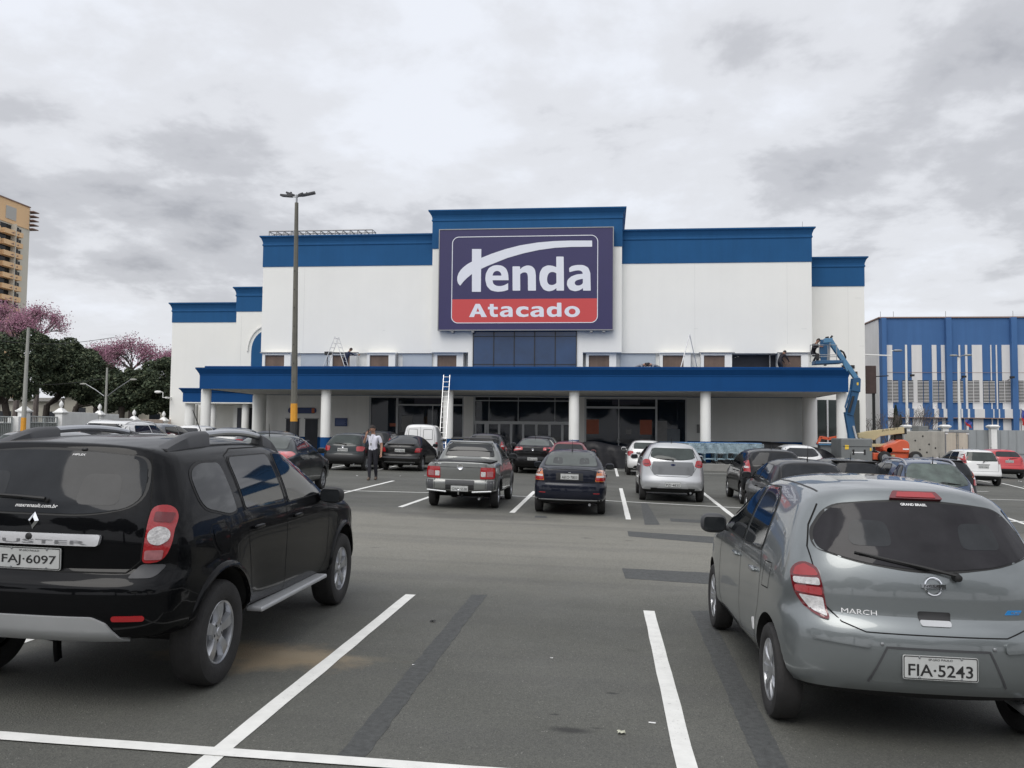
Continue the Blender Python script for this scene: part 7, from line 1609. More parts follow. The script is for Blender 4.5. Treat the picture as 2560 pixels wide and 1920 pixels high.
# ------------------------------------------------------------------ people
mat('skin', (0.36, 0.20, 0.14), 0.6, spec=0.3); mat('shirt_white', (0.66, 0.66, 0.74), 0.8, var=0.05, vscale=6); mat('trouser_dark', (0.012, 0.012, 0.018), 0.8); mat('shoe_brown', (0.10, 0.07, 0.05), 0.6)
mat('hair_dark', (0.02, 0.013, 0.010), 0.7); mat('overall_navy', (0.012, 0.018, 0.045), 0.85); mat('shirt_black', (0.015, 0.013, 0.018), 0.85); mat('shirt_grey', (0.22, 0.22, 0.24), 0.85)
def person(loc, rz, J, outfit, label, scale=1.0, face=True, hair=True):
    """J: joints; one skinned body, hair as a child"""
    root = empty('person', loc, rz, label=label, cat='person'); root.scale = (scale,)*3
    V = []; E = []; R = []; Mt = []
    def add(p, r): V.append(Vector(p)); R.append(r); return len(V)-1
    def bone(a, b, m): E.append((a, b)); Mt.append(m)
    pel = add(J['pelvis'], 0.135); wst = add(Vector(J['pelvis']).lerp(Vector(J['chest']), 0.45), 0.125); ch = add(J['chest'], 0.145); nb = add(J['neck'], 0.062); hd0 = add(Vector(J['neck']).lerp(Vector(J['head']), 0.55), 0.062); hd = add(J['head'], 0.098); top = add(Vector(J['head'])+(Vector(J['head'])-Vector(J['neck'])).normalized()*0.075, 0.078)
    cn = add(Vector(J['chest']).lerp(Vector(J['neck']), 0.62), 0.082); bone(pel, wst, 1); bone(wst, ch, 1); bone(ch, cn, 1); bone(cn, nb, 0); bone(nb, hd0, 0); bone(hd0, hd, 0); bone(hd, top, 0)
    if face:
        pass
    for s, k in ((-1, 'r'), (1, 'l')):
        sh = add(J['sh_'+k], 0.068); el = add(J['el_'+k], 0.045); wr = add(J['wr_'+k], 0.029); bone(ch, sh, 1); mid = add(Vector(J['sh_'+k]).lerp(Vector(J['el_'+k]), 0.62), 0.056); bone(sh, mid, 1); bone(mid, el, 0 if outfit.get('short') else 1); bone(el, wr, 0 if outfit.get('short') else 1)
        d = (Vector(J['wr_'+k])-Vector(J['el_'+k])).normalized(); d = Vector(J.get('hand_'+k, d)).normalized(); side = d.cross(Vector((0.2, 1, 0.1))).normalized(); fr = d.cross(side)
        pa = add(Vector(J['wr_'+k])+d*0.05, 0.033); bone(wr, pa, 0); kn = add(Vector(J['wr_'+k])+d*0.085, 0.031); bone(pa, kn, 0)
        for i, (o, L) in enumerate(((-0.030, 0.066), (-0.010, 0.078), (0.010, 0.074), (0.029, 0.058))):
            a = add(V[kn]+side*o+d*0.02, 0.0095); b = add(V[kn]+side*o+d*(L*0.62)+fr*0.008, 0.009); c = add(V[kn]+side*o+d*L*0.9+fr*0.030, 0.008); bone(kn, a, 0); bone(a, b, 0); bone(b, c, 0)
        t1 = add(V[pa]-side*0.036*s+d*0.012, 0.011); t2 = add(V[pa]-side*0.052*s+d*0.045+fr*0.01, 0.009); bone(pa, t1, 0); bone(t1, t2, 0)
        hp = add(J['hip_'+k], 0.098); kn2 = add(J['kn_'+k], 0.066); an = add(J['an_'+k], 0.048); he = add(J['toe_'+k], 0.038); bone(pel, hp, 2); bone(hp, kn2, 2); cf = add(Vector(J['kn_'+k]).lerp(Vector(J['an_'+k]), 0.35), 0.062); bone(kn2, cf, 2); bone(cf, an, 2); bone(an, he, 3); hl = add((J['an_'+k][0], J['an_'+k][1]+0.045, max(0.032, J['an_'+k][2]-0.055)), 0.036); bone(an, hl, 3)
    me = bpy.data.meshes.new('p'); me.from_pydata(V, E, []); o = bpy.data.objects.new('p', me); COL.objects.link(o)
    sm = o.modifiers.new('s', 'SKIN'); sm.use_smooth_shade = True; sm.branch_smoothing = 0.4
    if not me.skin_vertices: me.attributes  # layer is made by the modifier
    sv = me.skin_vertices[0].data if me.skin_vertices else None
    if sv is None:
        bm = bmesh.new(); bm.from_mesh(me); bm.verts.layers.skin.verify(); bm.to_mesh(me); bm.free(); sv = me.skin_vertices[0].data
    for i, r in enumerate(R): sv[i].radius = (r, r); sv[i].use_root = (i == 0)
    ss = o.modifiers.new('u', 'SUBSURF'); ss.levels = 2; ss.render_levels = 2
    dg = bpy.context.evaluated_depsgraph_get(); dg.update(); out = bpy.data.meshes.new_from_object(o.evaluated_get(dg), depsgraph=dg); bpy.data.objects.remove(o)
    for nm in (outfit.get('skin', 'skin'), outfit['top'], outfit['legs'], outfit['shoes']): out.materials.append(_mats[nm])
    A = np.array([V[a] for a, b in E]); Bv = np.array([V[b] for a, b in E]); Dv = Bv-A; L2 = (Dv**2).sum(1)
    for p in out.polygons:
        c = np.array(p.center); t = np.clip(((c-A)*Dv).sum(1)/L2, 0, 1); q = A+Dv*t[:, None]; dist = np.linalg.norm(c-q, axis=1)-0.6*np.array([(R[a]+R[b])/2 for a, b in E]); k = int(dist.argmin()); p.material_index = 2 if (k == 0 and t[0] < 0.22) else Mt[k]; p.use_smooth = True
    # head: pull the grown surface onto a skull shape with a nose and a chin
    h = Vector(J['head']); up_ = (Vector(J['head'])-Vector(J['neck'])).normalized(); lk = Vector(J.get('look', (0, -1, 0))); lk = (lk-up_*lk.dot(up_)).normalized(); sd = lk.cross(up_)
    c0 = h+up_*0.012
    for v in out.vertices:
        d = v.co-c0; a, b, c = d.dot(sd), d.dot(lk), d.dot(up_)
        if d.length < 0.2 and c > -0.125:
            n = d.normalized(); x, y, z = n.dot(sd), n.dot(lk), n.dot(up_); r = 1/sqrt((x/0.079)**2+(y/0.098)**2+(z/0.118)**2)
            if y > 0: r *= 1+0.24*math.exp(-((x/0.16)**2+((z+0.12)/0.17)**2))*y + 0.10*math.exp(-((x/0.3)**2+((z+0.75)/0.2)**2)) - 0.05*math.exp(-(((abs(x)-0.33)/0.13)**2+((z-0.08)/0.12)**2))
            k = min(1, max(0, (c+0.125)/0.05)); v.co = c0+n*(d.length*(1-k)+r*k)
    body = bpy.data.objects.new('body', out); COL.objects.link(body); body.parent = root
    if hair:
        m = MB(); ns, nr = 28, 16; ids = {}
        for i in range(nr+1):
            for j in range(ns):
                th = pi*i/nr*0.80; ph = 2*pi*j/ns; n = up_*cos(th)+(sd*cos(ph)+lk*sin(ph))*sin(th); y = n.dot(lk); z = n.dot(up_)
                lim = 0.42 if y > 0.35 else (0.05 if y > 0.0 else -0.55); zz = max(z, lim+0.02*sin(j*2.3))
                if zz != z: n = (n-up_*z).normalized()*sqrt(max(0, 1-zz*zz))+up_*zz
                x, y, z = n.dot(sd), n.dot(lk), n.dot(up_); r = 1/sqrt((x/0.079)**2+(y/0.098)**2+(z/0.118)**2); m.v.append(tuple(c0+n*r*(1.075 if i < nr else 0.98)))
        for i in range(nr):
            for j in range(ns): m.f.append((i*ns+j, i*ns+(j+1) % ns, (i+1)*ns+(j+1) % ns, (i+1)*ns+j)); m.m.append(0)
        m.obj('hair' if not outfit.get('cap') else 'cap', outfit.get('cap', 'hair_dark'), root, smooth=True)
        if face:
            
            for s in (-1, 1):
                m = MB(); m.sq(c0+lk*0.088+sd*0.031*s+up_*0.006, (0.011, 0.006, 0.0055), 2, 6); m.obj('eye', 'hair_dark', root, smooth=True)
                m = MB(); m.sq(c0+sd*0.080*s-lk*0.005-up_*0.012, (0.009, 0.018, 0.030), 2, 6); m.obj('ear', outfit.get('skin', 'skin'), root, smooth=True)
            m = MB(); m.sq(c0+lk*0.083-up_*0.062, (0.022, 0.010, 0.0045), 2, 6); m.obj('mouth', mat('lips', (0.22, 0.09, 0.08), 0.6), root, smooth=True)
    return root
def stand(**k):
    J = dict(pelvis=(0,0,0.95), chest=(0,0,1.27), neck=(0,0.01,1.47), head=(0,-0.02,1.62), sh_r=(-0.185,0.01,1.40), sh_l=(0.185,0.01,1.40), el_r=(-0.24,0.03,1.12), el_l=(0.24,0.03,1.12), wr_r=(-0.25,-0.06,0.88), wr_l=(0.25,-0.06,0.88),
             hip_r=(-0.09,0,0.90), hip_l=(0.09,0,0.90), kn_r=(-0.10,-0.02,0.50), kn_l=(0.10,-0.02,0.50), an_r=(-0.10,0.02,0.09), an_l=(0.10,0.02,0.09), toe_r=(-0.11,-0.13,0.04), toe_l=(0.11,-0.13,0.04)); J.update(k); return J
p = gnd(931, 1200); p.z -= 0.035
w = person(p, radians(-4), stand(el_r=(-0.285,-0.05,1.17), wr_r=(-0.185,-0.12,1.43), hand_r=(0.38,0.10,1.0), el_l=(0.27,0.04,1.12), wr_l=(0.285,-0.04,0.88), kn_r=(-0.07,-0.10,0.51), an_r=(-0.05,-0.16,0.10), toe_r=(-0.06,-0.30,0.045), kn_l=(0.085,0.02,0.50), an_l=(0.075,0.13,0.11), toe_l=(0.08,0.0,0.045), head=(-0.01,-0.03,1.62)),
    dict(top='shirt_white', legs='trouser_dark', shoes='shoe_brown', short=True), 'walking man in a white short-sleeved shirt and dark trousers holding a phone to his ear', 1.02)
m = MB(); m.box(-0.128, -0.110, -0.140, -0.072, 1.49, 1.62); ph = m.obj('mobile_phone', 'plastic_black', bevel=0.006); ph.matrix_world = w.matrix_world; ph.location = w.location; ph.rotation_euler = w.rotation_euler; ph.scale = w.scale; tag(ph, 'dark phone the walking man presses to his ear', 'phone')
m = MB(); m.tube([(-0.06,-0.10,1.45), (-0.01,-0.165,1.20), (0.045,-0.10,1.45)], 0.004, 5, caps=False); q = m.obj('lanyard', 'plastic_grey', w); m = MB(); m.box(-0.035, 0.02, -0.178, -0.172, 1.11, 1.19); m.obj('badge_card', 'board_grey', w)
# worker at the ladder on the canopy deck, seen from behind, leaning right
person((X_(864, 900, 51.0), 51.0, DECK), radians(160), stand(chest=(-0.06,-0.10,1.24), neck=(-0.12,-0.20,1.43), head=(-0.17,-0.28,1.55), look=(-0.3,-1,-0.2), sh_r=(-0.27,-0.14,1.34), sh_l=(0.11,-0.12,1.36), el_r=(-0.42,-0.30,1.20), wr_r=(-0.62,-0.42,1.22), el_l=(0.0,-0.34,1.22), wr_l=(-0.22,-0.46,1.22)),
    dict(top='overall_navy', legs='overall_navy', shoes='black_paint'), 'worker in navy overalls leaning over a window bay beside the stepladder', 0.98)
crouch = dict(pelvis=(0,0.05,0.33), chest=(0,-0.26,0.46), neck=(0,-0.44,0.50), head=(0,-0.56,0.50), look=(0,-1,-0.6), sh_r=(-0.18,-0.36,0.48), sh_l=(0.18,-0.36,0.48), el_r=(-0.24,-0.42,0.25), el_l=(0.24,-0.42,0.25), wr_r=(-0.18,-0.60,0.08), wr_l=(0.18,-0.60,0.08), hip_r=(-0.1,0.06,0.32), hip_l=(0.1,0.06,0.32), kn_r=(-0.14,-0.28,0.14), kn_l=(0.14,-0.28,0.14), an_r=(-0.12,0.10,0.08), an_l=(0.12,0.10,0.08), toe_r=(-0.12,0.18,0.04), toe_l=(0.12,0.18,0.04))
person((X_(1601, 915, 50.6)-0.3, 50.6, DECK), radians(75), dict(crouch), dict(top='shirt_grey', legs='trouser_dark', shoes='black_paint'), 'crouching worker in grey on the canopy, left of the pair', 1.12, face=False)
person((X_(1634, 915, 50.6)+0.35, 50.6, DECK), radians(-80), dict(crouch), dict(top='shirt_grey', legs='trouser_dark', shoes='black_paint', cap='shirt_black'), 'crouching worker in grey and a dark cap, right of the pair on the canopy', 1.15, face=False)
person((X_(1950, 905, 51.2), 51.2, DECK), radians(120), stand(pelvis=(0,0.05,0.85), chest=(0,-0.12,1.12), neck=(0,-0.25,1.28), head=(0,-0.34,1.38), look=(0,-1,-0.5), sh_r=(-0.18,-0.2,1.22), sh_l=(0.18,-0.2,1.22), el_r=(-0.25,-0.35,0.98), el_l=(0.25,-0.35,0.98), wr_r=(-0.2,-0.5,0.8), wr_l=(0.2,-0.5,0.8), hip_r=(-0.09,0.04,0.82), hip_l=(0.09,0.04,0.82), kn_r=(-0.1,-0.08,0.48), kn_l=(0.1,-0.08,0.48)),
    dict(top='shirt_black', legs='trouser_dark', shoes='black_paint'), 'worker in black stooping in the open dark window bay', 1.0, face=False)
# ------------------------------------------------------------------ ladders
def ladder(name, a0, a1, w, axis, n, mt='alu_bright', label='', parent=None, r=0.022):
    """a0 foot, a1 top, w width along the unit vector axis"""
    a0, a1, ax = Vector(a0), Vector(a1), Vector(axis).normalized(); root = parent or empty(name, a0, label=label, cat='ladder'); o = Vector((0, 0, 0)) if parent is None else a0-parent.location; d = a1-a0
    for s in (-1, 1): m = MB(); m.tube([o+ax*(s*w/2), o+d+ax*(s*w/2)], r, 5); m.obj('rail', mt, root)
    for k in range(n): q = o+d*((k+0.6)/n); m = MB(); m.tube([q-ax*w/2, q+ax*w/2], r*0.65, 5); m.obj('rung', mt, root)
    return root
l = ladder('extension_ladder', (X_(1104, 1108, 42.6), 42.6, gz(-7, 42.6)), (X_(1117, 937.5, 44.4), 44.4, Z_(1117, 937.5, 44.4)), 0.33, (1, 0, 0), 17, label='long aluminium extension ladder leaning on the canopy edge by a column')
a = (X_(842, 842, 50.4), 50.4, Z_(842, 842, 50.4)); l = ladder('stepladder', (X_(812, 925, 50.4)-0.05, 50.2, DECK), a, 0.42, (0.28, 1, 0), 8, label='open aluminium stepladder beside the worker in navy overalls')
ladder('stepladder', (X_(872, 925, 50.4)+0.05, 50.2, DECK), a, 0.42, (0.28, 1, 0), 8, parent=l)
a = (X_(1724, 836, 50.2), 50.2, Z_(1724, 836, 50.2)); l = ladder('stepladder', (X_(1696, 925, 50.2), 49.6, DECK), a, 0.40, (0.12, 1, 0), 8, label='open stepladder standing on the canopy right of the crouching workers')
ladder('stepladder', (X_(1748, 905, 51.2), 51.4, DECK), a, 0.40, (0.12, 1, 0), 8, parent=l)
m = MB(); x = X_(822, 884, 50.6); z = Z_(822, 884, 50.6); m.box(x-0.25, x+0.2, 50.5, 50.8, z-0.08, z+0.12); m.tube([(x+0.1, 50.6, z+0.05), (x+1.0, 50.6, z+0.02)], 0.035, 6); m.tube([(x-0.1, 50.65, DECK), (x-0.1, 50.65, z)], 0.03, 6); tag(m.obj('tool_tray', 'plastic_black', bevel=0.01), 'black tray on a stand left of the stepladder on the canopy', 'tray')
# ------------------------------------------------------------------ shopping carts
mat('cart_wire', (0.30, 0.42, 0.48), 0.4, metal=0.4); mat('cart_blue', (0.02, 0.12, 0.32), 0.4); mat('film', (0.45, 0.55, 0.60), 0.25, alpha=0.35, var=0.4, vscale=5)
def cart():
    r = empty('shopping_cart', (0,0,0)); w0, w1 = 0.25, 0.29
    A = lambda x, y, z: (x, y, z)
    B = [(-0.20,0.75,0.60),(0.20,0.75,0.60),(w1,-0.10,0.55),(-w1,-0.10,0.55)]; T = [(-0.24,0.82,0.92),(0.24,0.82,0.92),(w1+0.02,-0.12,1.0),(-w1-0.02,-0.12,1.0)]
    m = MB()
    for L in (B, T): m.tube([L[0], L[1], L[2], L[3], L[0]], 0.008, 4)
    for i in range(4):
        a0, a1, b0, b1 = Vector(B[i]), Vector(B[(i+1) % 4]), Vector(T[i]), Vector(T[(i+1) % 4]); n = 6 if i % 2 == 0 else 11
        for k in range(n+1): t = k/n; m.tube([a0.lerp(a1, t), b0.lerp(b1, t)], 0.0035, 3, caps=False)
        for k in range(1, 4): t = k/4; m.tube([a0.lerp(b0, t), a1.lerp(b1, t)], 0.004, 3, caps=False)
    for k in range(1, 6): t = k/6; m.tube([Vector(B[0]).lerp(Vector(B[1]), t), Vector(B[3]).lerp(Vector(B[2]), t)], 0.0035, 3, caps=False)
    m.obj('basket', 'cart_wire', r, fix=False)
    m = MB()
    for s in (-1, 1): m.tube([(s*0.27,-0.16,1.02), (s*0.27,-0.10,0.55), (s*0.25,-0.05,0.22), (s*0.27,-0.12,0.13)], 0.012, 5); m.tube([(s*0.25,-0.05,0.22), (s*0.20,0.72,0.26), (s*0.20,0.74,0.13)], 0.012, 5); m.tube([(s*0.2,0.72,0.26), (s*0.25,-0.1,0.56)], 0.010, 5)
    m.tube([(-0.25,-0.05,0.22), (0.25,-0.05,0.22)], 0.010, 5); m.obj('frame', 'cart_wire', r, fix=False)
    m = MB(); m.tube([(-0.29,-0.20,1.03), (0.29,-0.20,1.03)], 0.018, 6); m.obj('handle', 'cart_blue', r)
    for s in (-1, 1):
        for y in (-0.12, 0.74): m = MB(); m.lathe([(0.001,-0.012),(0.06,-0.012),(0.06,0.012),(0.001,0.012)], (s*0.24, y, 0.06), 'x', 10); m.obj('caster', 'plastic_black', r)
    return r
def carts():
    c0 = cart(); first = True; x0, x1 = X_(1652, 1130, 43.6), X_(1902, 1130, 43.6); n = 9; zf = 0.37; cnt = 0
    for i in range(n):
        for j in range(5):
            if i == 8 and j > 2: continue
            c = c0 if first else copy_tree(c0); first = False
            pos = 'front' if j == 0 else 'inner'
            c.location = (x0+0.3+(x1-x0-0.6)*i/(n-1)+random.uniform(-0.03, 0.03), 43.55+j*0.34, zf); c.rotation_euler = (0, 0, random.uniform(-0.04, 0.04)); c['group'] = 'nested shopping carts under the canopy'; c['category'] = 'shopping cart'
            c['label'] = ('grey-blue shopping cart in the nearest line of the cart rows beside the column' if j == 0 else 'grey-blue shopping cart nested inside the rows behind the nearest line')
    m = MB(); k = 60; vs = []
    for i in range(k+1):
        t = i/k; x = x0-0.1+(x1-x0+0.2)*t
        for j, z in enumerate((0.50, 0.70, 0.85, 1.0)): vs.append((x, 43.27+0.05*sin(t*70+j*2)+0.03*sin(t*31+j), zf+z+0.02*sin(t*40+j*2.5)))
    m.add(vs, [(i*4+j, i*4+j+1, (i+1)*4+j+1, (i+1)*4+j) for i in range(k) for j in range(3)]); tag(m.obj('plastic_film', 'film', smooth=True, fix=False), 'clear plastic film wrapped along the row of shopping carts', 'plastic film')
carts()
mat('tarp', (0.006, 0.006, 0.008), 0.42, spec=0.25, bump=1.0, bscale=3.5)
def tarp(px0, px1, y, z0, z1, depth, label, fold=0.12):
    x0, x1 = X_(px0, 1120, y), X_(px1, 1120, y); m = MB(); nx = max(16, int((x1-x0)*9)); prof = [(0.35, 0.0), (0.12, 0.35), (0.0, 0.75), (0.05, 0.97), (0.4, 1.0), (1.0, 0.96), (1.0, 0.0)]
    for i in range(nx+1):
        t = i/nx; x = x0+(x1-x0)*t; h = (z1-z0)*(1-0.25*abs(2*t-1)**6)*(0.93+0.07*sin(t*9+x0)); 
        for j, (d, v) in enumerate(prof):
            f = fold*(sin(t*nx*0.9+j*1.1)+0.6*sin(t*nx*0.37+j*2.3))*(1-v*0.5)*0.5 if j < 4 else 0; m.v.append((x+f*0.6, y-d*0+(-0.3+0.3*v if j < 4 else d*depth)+f, z0+h*v))
    k = len(prof)
    for i in range(nx):
        for j in range(k-1): m.f.append((i*k+j, (i+1)*k+j, (i+1)*k+j+1, i*k+j+1)); m.m.append(0)
    m.f.append(tuple(range(k))); m.m.append(0); m.f.append(tuple(nx*k+j for j in reversed(range(k)))); m.m.append(0)
    tag(m.obj('black_sheeting', 'tarp', smooth=True, sharp=180, fix=True), label, 'plastic sheeting')
tarp(1400, 1592, 42.3, 0.0, 1.42, 1.6, 'crumpled black plastic sheeting over goods at the store entrance', 0.16)
tarp(2000, 2092, 41.0, -0.1, 1.22, 1.5, 'crumpled black plastic sheeting beside the grey machine housing', 0.16)
tarp(1640, 2060, 46.5, 0.36, 1.50, 0.3, 'long low black plastic screen behind the shopping carts', 0.05)
# ------------------------------------------------------------------ aerial work platforms
mat('lift_blue', (0.016, 0.085, 0.19), 0.45, var=0.08, coat=0.2); mat('lift_blue_lite', (0.075, 0.21, 0.36), 0.45, var=0.08, coat=0.2); mat('machine_grey', (0.17, 0.18, 0.18), 0.5, var=0.06, streak=0.1); mat('lift_tan', (0.50, 0.42, 0.24), 0.5, var=0.06, coat=0.2)
mat('lift_orange', (0.62, 0.10, 0.035), 0.45, var=0.06, coat=0.3); mat('label_yellow', (0.75, 0.5, 0.05), 0.5)
def beam(m, a, b, w, d, mi=0):
    """rectangular bar: w in the picture plane, d in depth"""
    a, b = Vector(a), Vector(b); t = (b-a).normalized(); n = Vector((-t.z, 0, t.x)).normalized()*w/2; y = Vector((0, d/2, 0))
    vs = [a-n-y, a+n-y, a+n+y, a-n+y, b-n-y, b+n-y, b+n+y, b-n+y]; m.add(vs, [(0,1,2,3),(7,6,5,4),(0,4,5,1),(1,5,6,2),(2,6,7,3),(3,7,4,0)], mi)
def blue_lift():
    y = 41.5; g = gz(12, y); x0 = X_(2128, 1120, y); r = empty('boom_lift', (x0, y, g), label='blue articulated boom lift with a raised basket and a grey engine housing', cat='boom lift')
    Q = lambda zx, zy, dy=0.0: Vector((X_(1960+zx/5.925, 820+zy/5.925, y+dy)-x0, dy, Z_(1960+zx/5.925, 820+zy/5.925, y+dy)-g))
    def part(name, mt, fn, **k): m = MB(); fn(m); return m.obj(name, mt, r, **k)
    hx0, hx1, hz = X_(2090, 1120, y)-x0, X_(2166, 1120, y)-x0, Z_(2128, 1096, y)-g
    h = part('engine_housing', 'machine_grey', lambda m: m.box(hx0, hx1, -0.9, 0.9, 0.62, hz), bevel=0.05)
    m = MB(); w = hx1-hx0
    for a, b, c, d in ((0.36,0.42,0.42,0.62),(0.72,0.78,0.42,0.62),(0.10,0.30,0.86,0.90),(0.05,0.95,0.30,0.315)): m.box(hx0+w*a, hx0+w*b, -0.915, -0.901, hz-(hz-0.62)*d, hz-(hz-0.62)*c)
    m.obj('housing_slots', 'rim_dark', h, fix=False)
    m = MB(); m.box(hx0+w*0.12, hx0+w*0.24, -0.914, -0.901, hz-0.50, hz-0.30); m.obj('warning_label', 'label_yellow', h)
    m = MB(); m.box(hx0+w*0.92, hx0+w*0.97, -0.914, -0.901, hz-0.55, hz-0.42); m.obj('warning_label', 'label_yellow', h)
    m = MB(); m.box(hx0+w*0.35, hx0+w*0.78, -0.914, -0.901, hz-0.66, hz-0.61); m.obj('name_strip', 'sticker_white', h)
    part('chassis', 'machine_grey', lambda m: m.box(hx0-0.1, hx1+0.2, -0.8, 1.6, 0.30, 0.60), bevel=0.03)
    for sx in (hx0+0.15, hx1-0.05):
        for sy in (-0.85, 1.5): w_ = MB(); w_.lathe([(0.001,-0.14),(0.30,-0.14),(0.38,-0.09),(0.38,0.09),(0.30,0.14),(0.001,0.14)], (sx, sy, 0.37), 'x', 20); w_.obj('wheel', 'tyre', r, smooth=True)
    part('lower_arm', 'lift_blue', lambda m: (beam(m, Q(1010,1650), Q(940,1240), 0.30, 0.3), beam(m, Q(960,1640), Q(925,1180), 0.10, 0.1), beam(m, Q(1060,1640), Q(1010,1280), 0.10, 0.1)), bevel=0.01, fix=False)
    part('lift_cylinder', 'alu_bright', lambda m: m.tube([Q(1075,1640,-0.2), Q(1025,1450,-0.2)], 0.05, 8), smooth=True)
    part('riser_arm', 'lift_blue', lambda m: (beam(m, Q(965,1290,-0.05), Q(1055,930,-0.05), 0.32, 0.28), beam(m, Q(905,1180,-0.25), Q(985,905,-0.25), 0.07, 0.08)), bevel=0.01, fix=False)
    part('cylinder_rod', 'rim_dark', lambda m: m.tube([Q(960,1250,-0.3), Q(1030,1010,-0.3)], 0.055, 8), smooth=True)
    part('joint_block', 'lift_blue', lambda m: m.prism([tuple(Q(*p)[i] for i in (0, 2)) for p in ((985,935),(1110,955),(1118,760),(1090,735),(1010,745),(1000,820))], -0.25, 0.25), bevel=0.02)
    part('warning_label', 'label_yellow', lambda m: m.prism([tuple(Q(*p)[i] for i in (0, 2)) for p in ((1055,852),(1080,852),(1080,810),(1055,810))], -0.262, -0.251))
    part('upper_boom', 'lift_blue_lite', lambda m: (beam(m, Q(1068,745,-0.1), Q(660,170,-0.1), 0.20, 0.24), beam(m, Q(940,640,-0.3), Q(870,500,-0.3), 0.07, 0.08), beam(m, Q(900,520,0.1), Q(700,190,0.1), 0.16, 0.16)), bevel=0.01, fix=False)
    part('boom_hose', 'rubber', lambda m: m.tube([Q(830,330,-0.1), Q(880,360,-0.1), Q(912,430,-0.1), Q(900,470,-0.1)], 0.045, 6), smooth=True)
    part('boom_head', 'rim_dark', lambda m: (beam(m, Q(635,130,-0.1), Q(655,230,-0.1), 0.12, 0.2), m.tube([Q(690,150,-0.1), Q(715,115,-0.1)], 0.05, 6)), fix=False)
    part('jib', 'rim_grey', lambda m: (beam(m, Q(655,190,-0.3), Q(640,520,-0.3), 0.17, 0.2), beam(m, Q(600,300,-0.4), Q(610,560,-0.4), 0.10, 0.12)), fix=False)
    part('platform_support', 'lift_blue', lambda m: m.prism([tuple(Q(*p)[i] for i in (0, 2)) for p in ((500,190),(630,195),(620,300),(590,420),(580,560),(505,545),(490,400),(480,300))], -0.62, -0.5), bevel=0.01)
    # basket
    F = lambda m: m.prism([tuple(Q(*p)[i] for i in (0, 2)) for p in ((383,562),(783,545),(783,505),(383,510))], -1.15, -0.35); part('basket_floor', 'lift_blue', F, bevel=0.015)
    def railing(m):
        for dy in (-1.12, -0.38):
            for zy in (252, 398, 425): m.tube([Q(388, zy, dy), Q(780, zy, dy)], 0.018, 5)
            for zx in (388, 520, 650, 780): m.tube([Q(zx, 252, dy), Q(zx, 505, dy)], 0.018, 5)
        for zx in (388, 780):
            for zy in (252, 398): m.tube([Q(zx, zy, -1.12), Q(zx, zy, -0.38)], 0.018, 5)
    part('basket_rails', 'rim_grey', railing, fix=False)
    part('control_box', 'lift_blue_lite', lambda m: m.prism([tuple(Q(*p)[i] for i in (0, 2)) for p in ((500,195),(625,190),(625,250),(500,262))], -1.2, -1.0), bevel=0.02)
    part('tool_bag', 'rim_dark', lambda m: m.prism([tuple(Q(*p)[i] for i in (0, 2)) for p in ((378,500),(420,500),(428,420),(400,408),(375,425))], -1.25, -1.1), bevel=0.02)
    f = Q(455, 545, -0.3); person((x0+f.x, y+f.y, g+f.z), radians(35), stand(pelvis=(0,0.12,0.60), chest=(0,-0.02,0.90), neck=(0.0,-0.12,1.07), head=(0.03,-0.20,1.19), sh_r=(-0.185,-0.06,1.01), sh_l=(0.185,-0.06,1.01), el_r=(-0.27,-0.18,0.80), wr_r=(-0.12,-0.38,0.86), el_l=(0.26,-0.18,0.80), wr_l=(0.10,-0.38,0.86), hip_r=(-0.1,0.12,0.56), hip_l=(0.1,0.12,0.56), kn_r=(-0.12,-0.22,0.42), kn_l=(0.12,-0.22,0.42), an_r=(-0.10,0.05,0.09), an_l=(0.10,0.05,0.09), toe_r=(-0.11,-0.10,0.04), toe_l=(0.11,-0.10,0.04)), dict(top='shirt_black', legs='trouser_dark', shoes='black_paint', cap='hair_dark'), 'worker in dark clothes bending in the raised blue lift basket', 0.93)
blue_lift()
